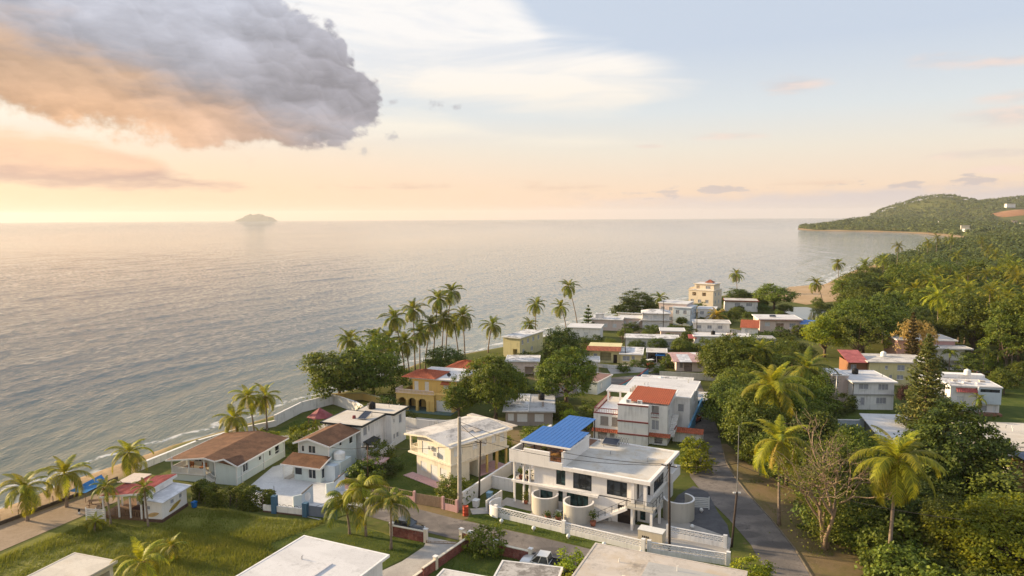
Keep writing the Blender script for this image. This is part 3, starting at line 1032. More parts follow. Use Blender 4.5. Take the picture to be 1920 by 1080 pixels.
sheet('lawn', [(76, 122), (130, 120), (135, 165), (96, 160), (92, 140)], 0.040, LAWN)
sheet('lawn', [(62, 128), (70, 130), (80, 134), (84, 142), (68, 150), (60, 142)], 0.038, LAWN)
for side, off in ((lane_r, 0.10),):
    kb = MB()
    for (a, b) in zip(side[1:8], side[2:9]):
        kb.bar((a[0] + off, a[1], 0.05), (b[0] + off, b[1], 0.05), 0.14, 0.2)
    tag(kb.build('kerb', simple('dusty_kerb', (0.20, 0.165, 0.12), 0.95), None), kind='structure')
# back street and yards among the middle houses
ribbon('street', [(4, 152), (14, 160), (24, 166), (34, 170), (41, 171)], [(9, 147), (18, 154), (27, 160.5), (36, 164.5), (43, 165)], 0.054, ASPHALT)
sheet('paved_yard', [(24, 170), (34, 172), (40, 180), (36, 188), (33, 182), (24, 180)], 0.048, CONCRETE)
sheet('dirt_yard', [(10, 158), (22, 167), (22, 180), (8, 178), (3, 166)], 0.042, DIRT)
sheet('dirt_yard', [(36, 206), (54, 203), (58, 216), (60, 238), (44, 238), (34, 224)], 0.042, DIRT)
sheet('paved_yard', [(60, 222), (74, 222), (80, 230), (70, 246), (60, 240)], 0.046, CONCRETE)
sheet('dirt_yard', [(-4, 116), (10, 112), (16, 122), (14, 130), (7, 126), (-2, 126)], 0.042, DIRT)

# ================================================================== building kit
def side_map(s, x0, x1, y0, y1):
    if s == 'f': return (lambda u, w, z: (x0 + u, y0 + w, z)), x1 - x0
    if s == 'b': return (lambda u, w, z: (x0 + u, y1 - w, z)), x1 - x0
    if s == 'r': return (lambda u, w, z: (x1 - w, y0 + u, z)), y1 - y0
    return (lambda u, w, z: (x0 + w, y0 + u, z)), y1 - y0


def fbox(mb, M, u0, u1, w0, w1, z0, z1):
    """Box in wall coordinates (along, inwards, up)."""
    a, b = M(u0, w0, z0), M(u1, w1, z1)
    mb.box(min(a[0], b[0]), max(a[0], b[0]), min(a[1], b[1]), max(a[1], b[1]), z0, z1)


def window(root, M, u0, u1, za, zb, kind):
    w, h = u1 - u0, zb - za
    if kind in ('glass', 'glassw', 'teal'):
        fm = FRAME_WHITE if kind == 'glassw' else FRAME_DARK
        t = 0.075
        f = MB()
        fbox(f, M, u0, u1, 0.04, 0.12, za, za + t); fbox(f, M, u0, u1, 0.04, 0.12, zb - t, zb)
        fbox(f, M, u0, u0 + t, 0.042, 0.118, za + t, zb - t); fbox(f, M, u1 - t, u1, 0.042, 0.118, za + t, zb - t)
        k = max(1, int(round(w / 0.85)))
        for i in range(1, k):
            u = u0 + w * i / k
            fbox(f, M, u - 0.035, u + 0.035, 0.045, 0.115, za + t, zb - t)
        if h > 1.5:
            fbox(f, M, u0 + t, u1 - t, 0.048, 0.112, za + h * 0.30, za + h * 0.30 + 0.06)
        o = f.build('window', fm, root)
        cuts = [u0 + w * i / k for i in range(k + 1)]
        for i in range(k):
            p = MB()
            fbox(p, M, cuts[i] + 0.03, cuts[i + 1] - 0.03, 0.08, 0.10, za + 0.03, zb - 0.03)
            p.build('pane', GLASS_TEAL if kind == 'teal' else GLASS, o)
    elif kind in ('jal', 'jalw', 'jalt'):
        t = 0.06
        f = MB()
        fbox(f, M, u0, u1, 0.03, 0.13, za, za + t); fbox(f, M, u0, u1, 0.03, 0.13, zb - t, zb)
        k = max(1, int(round(w / 0.75)))
        for i in range(k + 1):
            u = u0 + w * i / k
            fbox(f, M, max(u0, u - t / 2), min(u1, u + t / 2), 0.032, 0.128, za + t, zb - t)
        fbox(f, M, u0 - 0.08, u1 + 0.08, -0.07, 0.02, za - 0.09, za)
        o = f.build('window', FRAME_WHITE if kind != 'jalt' else LOUVRE_TAN, root)
        s = MB()
        nsl = max(4, int(h / 0.15))
        for i in range(nsl):
            z = za + t + (h - 2 * t) * (i + 0.5) / nsl
            dz = (h - 2 * t) / nsl * 0.42
            for (a, b) in [(u0 + w * j / k + 0.035, u0 + w * (j + 1) / k - 0.035) for j in range(k)]:
                s.quad(M(a, 0.055, z - dz), M(b, 0.055, z - dz), M(b, 0.11, z + dz), M(a, 0.11, z + dz))
        s.build('louvres', {'jal': LOUVRE, 'jalw': LOUVRE_WHITE, 'jalt': LOUVRE_TAN}[kind], o)
        b = MB()
        fbox(b, M, u0 + 0.01, u1 - 0.01, 0.132, 0.14, za + 0.01, zb - 0.01)
        b.build('pane', GLASS, o)
    elif kind in ('shut', 'garage'):
        f = MB()
        nsl = max(3, int(h / (0.30 if kind == 'shut' else 0.42)))
        for i in range(nsl):
            fbox(f, M, u0 + 0.02, u1 - 0.02, 0.05 + 0.012 * (i % 2), 0.13, za + h * i / nsl + 0.012, za + h * (i + 1) / nsl)
        f.build('shutter' if kind == 'shut' else 'garage_door', LOUVRE_WHITE, root)
    elif kind in ('door', 'doorw'):
        f = MB()
        fbox(f, M, u0, u1, 0.06, 0.12, za, zb)
        fbox(f, M, u0 + 0.12, u1 - 0.12, 0.045, 0.06, za + h * 0.52, zb - 0.14)
        fbox(f, M, u0 + 0.12, u1 - 0.12, 0.045, 0.06, za + 0.14, za + h * 0.46)
        o = f.build('door', DARK_DOOR if kind == 'door' else FRAME_WHITE, root)
        k = MB()
        fbox(k, M, u1 - 0.11, u1 - 0.05, 0.01, 0.044, za + h * 0.47, za + h * 0.51)
        k.build('handle', METAL, o)
    elif kind == 'grille':
        f = MB()
        for i in range(int(w / 0.16) + 1):
            u = u0 + 0.02 + (w - 0.06) * i / max(1, int(w / 0.16))
            fbox(f, M, u, u + 0.03, 0.03, 0.06, za, zb)
        for z in (za + 0.05, (za + zb) / 2, zb - 0.09):
            fbox(f, M, u0, u1, 0.062, 0.085, z, z + 0.04)
        f.build('grille', DARK_METAL, root)


def volume(root, x0, x1, y0, y1, z0, z1, mat, op=None, name='wall', top=True):
    """Walls of a rectangular storey with real openings; each opening gets its window, door or shutter."""
    mb = MB()
    op = op or {}
    todo = []
    for s in 'frlb':
        M, L = side_map(s, x0, x1, y0, y1)
        os_ = op.get(s, [])
        us = sorted({0.0, L, *[min(L, max(0, v)) for o in os_ for v in o[:2]]})
        zs = sorted({z0, z1, *[min(z1, max(z0, v)) for o in os_ for v in o[2:4]]})
        for i in range(len(us) - 1):
            for j in range(len(zs) - 1):
                uc, zc = (us[i] + us[i + 1]) / 2, (zs[j] + zs[j + 1]) / 2
                if any(o[0] < uc < o[1] and o[2] < zc < o[3] for o in os_):
                    continue
                mb.quad(M(us[i], 0, zs[j]), M(us[i + 1], 0, zs[j]), M(us[i + 1], 0, zs[j + 1]), M(us[i], 0, zs[j + 1]))
        for o in os_:
            u0, u1, za, zb, kind = o
            dp = 0.16
            if kind == 'open': dp = min(1.9, (y1 - y0 if s in 'fb' else x1 - x0) * 0.5)
            if kind == 'grille': dp = 0.9
            for (p, q) in (((u0, za), (u1, za)), ((u1, za), (u1, zb)), ((u1, zb), (u0, zb)), ((u0, zb), (u0, za))):
                mb.quad(M(p[0], 0, p[1]), M(q[0], 0, q[1]), M(q[0], dp, q[1]), M(p[0], dp, p[1]))
            mb.quad(M(u0, dp, za), M(u1, dp, za), M(u1, dp, zb), M(u0, dp, zb))
            todo.append((M, o))
    if top:
        mb.quad((x0, y0, z1), (x1, y0, z1), (x1, y1, z1), (x0, y1, z1))
    w = mb.build(name, mat, root)
    for M, o in todo:
        window(root, M, *o)
    return w


def slab(root, x0, x1, y0, y1, z, t, mat, edge=None, name='roof', rim=0.0, rimh=0.12):
    """Flat roof slab with an optional raised rim; edges carry their own paint."""
    o = MB().box(x0, x1, y0, y1, z, z + t).build(name, mat, root)
    if edge is not None:
        e = MB()
        w = max(rim, 0.16)
        h = z + t + (rimh if rim else 0.03)
        e.box(x0 - 0.03, x1 + 0.03, y0 - 0.03, y0 + w, z - 0.02, h)
        e.box(x0 - 0.03, x1 + 0.03, y1 - w, y1 + 0.03, z - 0.02, h)
        e.box(x0 - 0.033, x0 + w, y0 + w, y1 - w, z - 0.02, h)
        e.box(x1 - w, x1 + 0.033, y0 + w, y1 - w, z - 0.02, h)
        e.build('roof_edge', edge, o)
    return o


def gable(root, x0, x1, y0, y1, ze, zr, mat, axis='y', t=0.14, edge=None, ridge=None):
    """Pitched roof of two slabs; axis is the ridge direction."""
    mb = MB()
    if axis == 'y':
        xm = ridge if ridge is not None else (x0 + x1) / 2
        mb.prism([(x0, y0), (xm, y0), (xm, y1), (x0, y1)], lambda x, y: ze + (zr - ze) * (x - x0) / (xm - x0) - t, lambda x, y: ze + (zr - ze) * (x - x0) / (xm - x0))
        mb.prism([(xm, y0), (x1, y0), (x1, y1), (xm, y1)], lambda x, y: zr + (ze - zr) * (x - xm) / (x1 - xm) - t, lambda x, y: zr + (ze - zr) * (x - xm) / (x1 - xm))
    else:
        ym = ridge if ridge is not None else (y0 + y1) / 2
        mb.prism([(x0, y0), (x1, y0), (x1, ym), (x0, ym)], lambda x, y: ze + (zr - ze) * (y - y0) / (ym - y0) - t, lambda x, y: ze + (zr - ze) * (y - y0) / (ym - y0))
        mb.prism([(x0, ym), (x1, ym), (x1, y1), (x0, y1)], lambda x, y: zr + (ze - zr) * (y - ym) / (y1 - ym) - t, lambda x, y: zr + (ze - zr) * (y - ym) / (y1 - ym))
    o = mb.build('roof', mat, root)
    if edge is not None and axis == 'y':
        e = MB()
        for yy in (y0 - 0.02, y1 + 0.02):
            e.bar((x0, yy, ze - 0.09), (xm, yy, zr - 0.09), 0.08, 0.24)
            e.bar((xm, yy, zr - 0.09), (x1, yy, ze - 0.09), 0.08, 0.24)
        e.bar((x0 - 0.02, y0, ze - 0.1), (x0 - 0.02, y1, ze - 0.1), 0.08, 0.18)
        e.bar((x1 + 0.02, y0, ze - 0.1), (x1 + 0.02, y1, ze - 0.1), 0.08, 0.18)
        e.build('fascia', edge, o)
    return o


def tiled_slope(root, P00, P10, P11, P01, mat, pitch=0.34):
    """Clay-tile slope: rounded rows running down from ridge (P01-P11) to eave (P00-P10)."""
    P00, P10, P11, P01 = map(Vector, (P00, P10, P11, P01))
    n_ = (P10 - P00).cross(P01 - P00).normalized()
    if n_.z < 0: n_ = -n_
    k = max(3, int((P10 - P00).length / pitch))
    rows = max(2, int((P01 - P00).length / 0.8))
    mb = MB()
    seg = 4
    grid = []
    for r in range(rows + 1):
        for e in ((0,) if r in (0, rows) else (-1, 1)):
            v = r / rows
            lift = 0.03 if e == 1 else 0.0
            a, b = P00.lerp(P01, v), P10.lerp(P11, v)
            row = []
            for i in range(k * seg + 1):
                t = i / (k * seg)
                q = a.lerp(b, t) + n_ * (0.06 * abs(math.sin(math.pi * t * k)) + 0.02 - lift)
                row.append(q[:])
            grid.append(row)
    base = 0
    for row in grid: mb.v += row
    m_ = k * seg + 1
    for r in range(len(grid) - 1):
        for i in range(m_ - 1):
            mb.f.append((r * m_ + i, r * m_ + i + 1, (r + 1) * m_ + i + 1, (r + 1) * m_ + i))
    return mb.build('tile_slope', mat, root)


def hip_tiles(root, x0, x1, y0, y1, ze, zr, mat, inset=None):
    inset = inset if inset is not None else min(x1 - x0, y1 - y0) / 2
    if x1 - x0 >= y1 - y0:
        a, b = (x0 + inset, (y0 + y1) / 2, zr), (x1 - inset, (y0 + y1) / 2, zr)
        tiled_slope(root, (x0, y0, ze), (x1, y0, ze), b, a, mat)
        tiled_slope(root, (x1, y1, ze), (x0, y1, ze), a, b, mat)
        tiled_slope(root, (x0, y1, ze), (x0, y0, ze), a, a, mat)
        tiled_slope(root, (x1, y0, ze), (x1, y1, ze), b, b, mat)
    else:
        a, b = ((x0 + x1) / 2, y0 + inset, zr), ((x0 + x1) / 2, y1 - inset, zr)
        tiled_slope(root, (x0, y0, ze), (x1, y0, ze), a, a, mat)
        tiled_slope(root, (x1, y1, ze), (x0, y1, ze), b, b, mat)
        tiled_slope(root, (x0, y1, ze), (x0, y0, ze), a, b, mat)
        tiled_slope(root, (x1, y0, ze), (x1, y1, ze), b, a, mat)


def hip_slab(root, x0, x1, y0, y1, ze, zr, mat, inset=2.0, t=0.15):
    xi0, xi1, ym = x0 + inset, x1 - inset, (y0 + y1) / 2
    mb = MB()
    mb.v += [(x0, y0, ze), (x1, y0, ze), (x1, y1, ze), (x0, y1, ze), (xi0, ym, zr), (xi1, ym, zr), (x0, y0, ze - t), (x1, y0, ze - t), (x1, y1, ze - t), (x0, y1, ze - t)]
    mb.f += [(0, 1, 5, 4), (1, 2, 5), (2, 3, 4, 5), (3, 0, 4), (0, 6, 7, 1), (1, 7, 8, 2), (2, 8, 9, 3), (3, 9, 6, 0), (9, 8, 7, 6)]
    return mb.build('roof', mat, root)


def balustrade(root, pts, z, h=0.9, mat=None, rail=None, step=0.28, name='balustrade'):
    mat = mat or WHITE
    mb = MB()
    for (a, b) in zip(pts[:-1], pts[1:]):
        L = math.hypot(b[0] - a[0], b[1] - a[1])
        k = max(1, int(L / step))
        for i in range(k + 1):
            x, y = a[0] + (b[0] - a[0]) * i / k, a[1] + (b[1] - a[1]) * i / k
            mb.box(x - 0.05, x + 0.05, y - 0.05, y + 0.05, z + 0.06, z + h - 0.08)
    o = mb.build(name, mat, root)
    r = MB()
    for (a, b) in zip(pts[:-1], pts[1:]):
        r.bar((a[0], a[1], z + h - 0.04), (b[0], b[1], z + h - 0.04), 0.16, 0.1)
        r.bar((a[0], a[1], z + 0.04), (b[0], b[1], z + 0.04), 0.14, 0.08)
    r.build('rail', rail or mat, o)
    return o


def columns(root, pts, z0, z1, w=0.26, mat=None, name='column'):
    for x, y in pts:
        MB().box(x - w / 2, x + w / 2, y - w / 2, y + w / 2, z0, z1).build(name, mat or WHITE, root)


def arch_wall(root, x0, x1, y, t, z0, z1, centres, r, spring, mat, name='arcade'):
    """Wall in the x-z plane pierced by round arches."""
    mb = MB()
    xs = [x0]
    for c in centres: xs += [c - r, c + r]
    xs.append(x1)
    for i in range(0, len(xs), 2):
        if xs[i + 1] - xs[i] > 0.01:
            mb.box(xs[i], xs[i + 1], y, y + t, z0, z1)
    k = 8
    for c in centres:
        pts = [(c + r * math.cos(math.pi * j / k), spring + r * math.sin(math.pi * j / k)) for j in range(k + 1)]
        for (a, b) in zip(pts[:-1], pts[1:]):
            for yy in (y, y + t):
                mb.quad((a[0], yy, a[1]), (b[0], yy, b[1]), (b[0], yy, z1), (a[0], yy, z1))
            mb.quad((a[0], y, a[1]), (b[0], y, b[1]), (b[0], y + t, b[1]), (a[0], y + t, a[1]))
        mb.quad((c - r, y, z1), (c + r, y, z1), (c + r, y + t, z1), (c - r, y + t, z1))
    return mb.build(name, mat, root)


def ac_unit(root, x, y, z, ax='f'):
    w, d = (0.8, 0.32) if ax == 'f' else (0.32, 0.8)
    o = MB().box(x, x + w, y, y + d, z, z + 0.6).build('air_conditioner', PLASTIC_WHITE, root)
    g = MB()
    for i in range(5):
        if ax == 'f': g.box(x + 0.08, x + 0.56, y - 0.012, y, z + 0.08 + i * 0.1, z + 0.13 + i * 0.1)
        else: g.box(x + 0.32, x + 0.332, y + 0.08, y + 0.56, z + 0.08 + i * 0.1, z + 0.13 + i * 0.1)
    g.build('grille', DARK_METAL, o)


def solar_panel(root, x, y, z, w, d, tilt=0.35):
    o = MB().prism([(x, y), (x + w, y), (x + w, y + d), (x, y + d)], lambda a, b: z + 0.1 + (b - y) * tilt, lambda a, b: z + 0.17 + (b - y) * tilt).build('solar_panel', SOLAR, root)
    f = MB()
    f.bar((x, y, z + 0.18), (x + w, y, z + 0.18), 0.07)
    f.bar((x, y + d, z + 0.18 + d * tilt), (x + w, y + d, z + 0.18 + d * tilt), 0.07)
    f.bar((x, y, z + 0.18), (x, y + d, z + 0.18 + d * tilt), 0.07)
    f.bar((x + w, y, z + 0.18), (x + w, y + d, z + 0.18 + d * tilt), 0.07)
    f.bar((x + 0.1, y + d, z), (x + 0.1, y + d, z + 0.1 + d * tilt), 0.06)
    f.bar((x + w - 0.1, y + d, z), (x + w - 0.1, y + d, z + 0.1 + d * tilt), 0.06)
    f.build('panel_frame', METAL, o)


def world_of(o, x, y, z=0.0):
    a = o.rotation_euler.z
    return (o.location.x + x * math.cos(a) - y * math.sin(a), o.location.y + x * math.sin(a) + y * math.cos(a), o.location.z + z)


def water_tank(loc, r, h, mat, label, group=None):
    o = empty('water_tank', loc, 0, label, 'water tank', group)
    MB().lathe([(0.0, 0), (r * 0.96, 0), (r, 0.1), (r, h * 0.25), (r * 0.97, h * 0.27), (r, h * 0.30), (r, h * 0.55), (r * 0.97, h * 0.57), (r, h * 0.6), (r, h * 0.8), (r * 0.55, h * 0.97), (r * 0.3, h), (0, h)], 18).build('body', mat, o, True)
    MB().lathe([(0, h + 0.09), (r * 0.28, h + 0.07), (r * 0.3, h - 0.02)], 14).build('lid', mat, o, True)
    return o


def roof_clutter(root, x0, x1, y0, y1, z, k, seed):
    """Vent pipes and conduit that a flat concrete roof carries."""
    r = random.Random(seed)
    for i in range(k):
        x, y, h = r.uniform(x0, x1), r.uniform(y0, y1), r.uniform(0.25, 0.7)
        MB().tube([(x, y, z), (x, y, z + h), (x + 0.12, y, z + h + 0.08)], 0.05, 6).build('vent_pipe', PLASTIC_WHITE if i % 2 else METAL, root)


# ================================================================== the villa with the blue terrace roof
def villa():
    v = empty('villa', (-0.3, 92.0, 0), -28.5, 'white two storey villa with blue roofed terrace and flat roof on the corner plot', 'house')
    # ground floor
    volume(v, 2.4, 17.0, 0.62, 12.6, 0, 3.0, WHITE_CLEAN, {
        'f': [(1.7, 3.5, 0.35, 2.3, 'teal'), (4.3, 4.95, 1.2, 2.75, 'teal'), (5.5, 8.5, 0.2, 2.65, 'teal'), (12.45, 14.2, 0.0, 2.35, 'door')],
        'r': [(0.4, 1.4, 0.0, 2.2, 'teal'), (4.5, 5.6, 0.2, 2.3, 'teal'), (8.0, 9.2, 0.9, 2.2, 'teal')],
        'l': [(1.0, 3.0, 0.0, 2.3, 'teal'), (5.0, 6.4, 0.9, 2.2, 'teal')]}, top=False)
    volume(v, 17.0, 18.5, 2.2, 12.6, 0, 2.98, WHITE_CLEAN, {'f': [(0.25, 0.95, 0.25, 2.3, 'teal')], 'r': [(0.5, 1.1, 0.3, 2.3, 'teal'), (2.4, 3.2, 0.3, 2.3, 'teal')]}, 'annex_wall', top=False)
    # string course that runs on as a canopy
    MB().box(0.05, 12.4, 0.05, 12.7, 2.86, 3.14).build('floor_slab', WHITE_CLEAN, v)
    MB().box(12.4, 18.7, 1.0, 12.7, 2.88, 3.12).build('floor_slab', WHITE_CLEAN, v)
    # upper floor
    volume(v, 3.2, 17.2, 0.62, 12.6, 3.14, 5.72, WHITE_CLEAN, {
        'f': [(3.2, 4.5, 3.45, 5.55, 'teal'), (5.6, 8.15, 3.35, 5.5, 'glass'), (10.2, 12.85, 3.4, 5.3, 'glass')],
        'r': [(0.5, 1.3, 3.14, 5.2, 'door')],
        'l': [(1.0, 3.2, 3.2, 5.4, 'teal'), (5.0, 7.0, 4.0, 5.3, 'teal')]}, top=False)
    volume(v, 17.2, 18.55, 3.2, 12.6, 3.12, 5.7, WHITE_CLEAN, {'r': [(0.4, 4.6, 3.35, 5.4, 'glass'), (6.2, 8.6, 4.55, 5.3, 'glass')], 'f': [(0.3, 1.0, 3.2, 5.2, 'glass')]}, 'bay_wall', top=False)
    MB().box(18.6, 19.4, 9.0, 12.8, 3.0, 4.3).build('balcony_parapet', WHITE_CLEAN, v)
    # open loggia on the left with round columns
    for x, y in ((0.35, 0.45), (1.75, 0.45), (0.35, 3.2), (0.35, 6.2), (0.35, 9.2), (0.35, 12.2), (2.6, 0.47)):
        MB().lathe([(0.17, 0.0), (0.17, 0.3), (0.14, 0.34), (0.14, 2.86)], 10, x, y).build('column', WHITE_CLEAN, v, True)
        MB().lathe([(0.17, 3.14), (0.17, 3.4), (0.14, 3.44), (0.14, 5.70)], 10, x, y).build('column', WHITE_CLEAN, v, True)
    b = MB()
    for i in range(20):
        x = 0.4 + 2.7 * i / 19
        b.box(x - 0.012, x + 0.012, 0.44, 0.47, 3.2, 4.1)
    b.box(0.35, 3.2, 0.42, 0.48, 4.1, 4.15)
    b.build('railing', DARK_METAL, v)
    # roof slab, its raised edge and the terrace parapet
    r = MB().box(-0.1, 19.15, 0.0, 13.0, 5.72, 5.98).build('roof', R_VILLA, v)
    e = MB()
    e.box(7.55, 19.2, -0.05, 0.42, 5.70, 6.16)
    e.box(18.75, 19.2, 0.42, 13.05, 5.70, 6.16)
    e.box(-0.15, 18.75, 12.7, 13.05, 5.70, 6.12)
    e.build('roof_edge', WHITE_CLEAN, r)
    p = MB()
    p.box(-0.2, 1.95, -0.06, 0.28, 5.66, 7.35)
    p.box(1.95, 5.7, -0.06, 0.28, 5.66, 7.75)
    p.box(5.7, 7.55, -0.06, 0.28, 5.66, 6.55)
    p.box(-0.2, 0.12, 0.28, 12.7, 5.66, 7.3)
    p.build('terrace_parapet', WHITE_CLEAN, v)
    MB().box(7.3, 7.58, 0.28, 9.0, 5.981, 7.9).build('terrace_wall', WHITE_CLEAN, v)
    MB().box(2.2, 2.5, 9.0, 12.69, 5.981, 7.6).build('terrace_wall', WHITE_CLEAN, v)
    MB().box(0.12, 7.3, 0.28, 12.7, 5.985, 6.02).build('terrace_floor', simple('terracotta_floor', (0.30, 0.14, 0.08), 0.8), v)
    # blue roof in individual sheets over dark posts
    bl = MB()
    outline_a = [(1.1, 1.0, 8.2, 7.6), (2.5, 7.6, 6.8, 13.6)]
    roofz = lambda x, y: 8.35 + 0.035 * y
    k = 0
    for (x0, y0, x1, y1) in outline_a:
        cnt = int(round((x1 - x0) / 0.59))
        me = None
        for i in range(cnt):
            xa, xb = x0 + (x1 - x0) * i / cnt, x0 + (x1 - x0) * (i + 1) / cnt
            s = MB()
            s.prism([(xa, y0), (xb - 0.03, y0), (xb - 0.03, y1), (xa, y1)], lambda x, y: roofz(x, y), lambda x, y: roofz(x, y) + 0.05)
            s.prism([(xb - 0.075, y0), (xb - 0.015, y0), (xb - 0.015, y1), (xb - 0.075, y1)], lambda x, y: roofz(x, y) + 0.052, lambda x, y: roofz(x, y) + 0.066)
            s.build('roof_sheet', BLUE_SHEET, v)
    f = MB()
    f.box(1.0, 8.3, 0.88, 0.985, 8.18, 8.40)
    f.box(8.215, 8.30, 0.985, 7.7, 8.18, 8.40)
    f.box(1.0, 1.085, 0.985, 7.6, 8.18, 8.40)
    f.build('fascia', WHITE_CLEAN, v)
    for x, y in ((1.3, 1.2), (3.0, 1.2), (7.2, 1.15), (7.2, 4.2), (7.2, 7.2), (6.7, 10.0), (6.7, 13.2), (2.7, 10), (1.3, 4.5), (2.7, 13.2)):
        MB().box(x - 0.06, x + 0.06, y - 0.06, y + 0.06, 6.02, roofz(x, y) - 0.01).build('terrace_post', DARK_METAL, v)
    beams = MB()
    for y in (1.2, 4.2, 7.2): beams.box(1.2, 8.1, y - 0.05, y + 0.05, roofz(0, y) - 0.16, roofz(0, y) - 0.012)
    beams.build('roof_beam', DARK_METAL, v)
    # upper porch at the right corner
    MB().box(16.6, 19.9, -1.0, 3.2, 2.80, 3.02).build('porch_slab', TAUPE, v)
    for x, y in ((18.5, 0.35), (16.9, 0.4)):
        MB().box(x - 0.2, x + 0.2, y - 0.2, y + 0.2, 3.02, 5.72).build('column', WHITE_CLEAN, v)
    for x, y in ((19.6, -0.7), (17.2, -0.75), (19.6, 2.6)):
        MB().box(x - 0.14, x + 0.14, y - 0.14, y + 0.14, 0.0, 2.80).build('column', WHITE_CLEAN, v)
    # outside stair along the front, climbing to the porch
    st = MB()
    ns = 16
    for i in range(ns):
        x = 11.9 + 4.7 * i / ns
        st.box(x, x + 4.7 / ns + 0.02, -1.0, 0.0, 2.80 * (i + 1) / ns - 0.20, 2.80 * (i + 1) / ns)
    st.bar((11.9, -1.02, -0.02), (16.6, -1.02, 2.7), 0.12, 0.34)
    st.build('stair', WHITE_CLEAN, v)
    rl = MB()
    for i in range(6):
        x = 12.0 + 4.5 * i / 5
        z = 2.80 * (x - 11.9) / 4.7
        rl.bar((x, -0.98, z), (x, -0.98, z + 1.0), 0.05)
    rl.bar((12.0, -0.98, 1.05), (16.5, -0.98, 3.75), 0.04)
    rl.bar((12.0, -0.98, 0.6), (16.5, -0.98, 3.3), 0.025)
    for (a, b_) in (((16.6, -0.95), (19.85, -0.95)), ((19.85, -0.95), (19.85, 3.1))):
        for i in range(4):
            x, y = a[0] + (b_[0] - a[0]) * i / 3, a[1] + (b_[1] - a[1]) * i / 3
            rl.bar((x, y, 3.0), (x, y, 4.0), 0.05)
        rl.bar((*a, 4.0), (*b_, 4.0), 0.04)
        rl.bar((*a, 3.5), (*b_, 3.5), 0.025)
    rl.build('railing', DARK_METAL, v)
    solar_panel(v, 8.6, 11.3, 5.99, 2.2, 1.3, 0.4)
    ac_unit(v, 7.1, -1.1, 0.09); ac_unit(v, 13.2, 0.25, 0.09)
    roof_clutter(v, 9, 18, 3, 12, 5.98, 5, 3)
    # lattice screen on the far edge of the roof
    sc = MB()
    for i in range(12):
        x = 7.7 + 4.4 * i / 12
        sc.bar((x, 12.6, 6.12), (x + 0.34, 12.6, 7.0), 0.05)
        sc.bar((x + 0.34, 12.62, 6.12), (x, 12.62, 7.0), 0.05)
    sc.build('lattice', METAL, v)
    return v


villa()


def round_wall(u, v_, r, h, a0, a1, label):
    """Free-standing curved cement screen."""
    x, y = VF(u, v_)
    o = empty('curved_wall', (x, y, 0.06), -28.5, label, 'wall', 'curved cement screens round the villa')
    t = 0.2
    mb = MB()
    a0, a1 = math.radians(a0), math.radians(a1)
    mb.lathe([(r, 0), (r, h), (r - t, h), (r - t, 0)], 30, 0, 0, a0, a1)
    mb.build('screen', TAUPE, o, False)
    cp = MB()
    cp.lathe([(r + 0.02, h + 0.002), (r + 0.02, h + 0.07), (r - t - 0.02, h + 0.07), (r - t - 0.02, h + 0.002)], 30, 0, 0, a0, a1)
    cp.build('coping', WHITE, o)
    return o


round_wall(5.35, -0.55, 1.75, 2.25, 145, 395, 'round cement screen wall at the front of the villa nearest the columns')
round_wall(10.15, -0.75, 1.95, 2.25, 150, 390, 'round cement screen wall at the front of the villa nearest the stair')
round_wall(21.2, 5.6, 1.95, 2.5, 190, 440, 'round blue grey cement screen wall on the lane side of the villa')


def block_wall(name, a, b, h, label, solid=0.55, rows=3, posts=(), z0=0.06):
    """Low wall: solid base with three courses of open breeze blocks between piers."""
    ax, ay = a
    L = math.hypot(b[0] - ax, b[1] - ay)
    rot = math.degrees(math.atan2(b[1] - ay, b[0] - ax))
    o = empty(name, (ax, ay, z0), rot, label, 'wall')
    MB().box(0, L, -0.09, 0.09, 0, solid).build('base', WHITE, o)
    MB().box(0, L, -0.10, 0.10, h - 0.09, h).build('coping', WHITE, o)
    cells = MB()
    hh = (h - 0.09 - solid) / rows
    n_ = int(L / 0.42)
    dx = L / n_
    for r in range(rows + 1):
        z = solid + r * hh
        if r < rows and r > 0: cells.box(0, L, -0.07, 0.07, z - 0.035, z + 0.035)
        if r == rows: continue
        for i in range(n_ + 1):
            x = i * dx + (dx / 2 if r % 2 else 0)
            if x > L: continue
            cells.box(x - 0.035, x + 0.035, -0.068, 0.068, z + 0.034, z + hh - 0.034)
    c = cells.build('breeze_blocks', WHITE, o)
    c['kind'] = 'stuff'
    for p in [0, L] + list(posts):
        MB().box(p - 0.22, p + 0.22, -0.2, 0.2, 0, h + 0.22).build('pier', WHITE, o)
    return o


block_wall('breeze_block_wall', VF(0.6, -5.1), VF(20.2, -5.6), 1.35, 'white perforated block wall along the street in front of the villa', 0.62, 3, (9.6,))
block_wall('breeze_block_wall', VF(20.9, -5.6), VF(29.4, -4.3), 1.35, 'white perforated block wall at the street corner beside the lane', 0.62, 3)
block_wall('breeze_block_wall', VF(21.6, -0.4), VF(28.2, -0.2), 1.3, 'white perforated block wall of the driveway beside the lane', 0.6, 3)


def plain_wall(name, pts, h, t, mat, label, coping=None, z=0.02):
    o = empty(name, (pts[0][0], pts[0][1], z), 0, label, 'wall')
    for (a, b) in zip(pts[:-1], pts[1:]):
        L = math.hypot(b[0] - a[0], b[1] - a[1])
        rot = math.atan2(b[1] - a[1], b[0] - a[0])
        w = MB().box(-t / 2, L + t / 2, -t / 2, t / 2, 0, h).build('panel', mat, o)
        w.location = (a[0] - pts[0][0], a[1] - pts[0][1], 0)
        w.rotation_euler = (0, 0, rot)
        if coping is not None:
            c = MB().box(-t / 2 - 0.05, L + t / 2 + 0.05, -t / 2 - 0.06, t / 2 + 0.06, h + 0.001, h + 0.1).build('coping', coping, w)
    return o


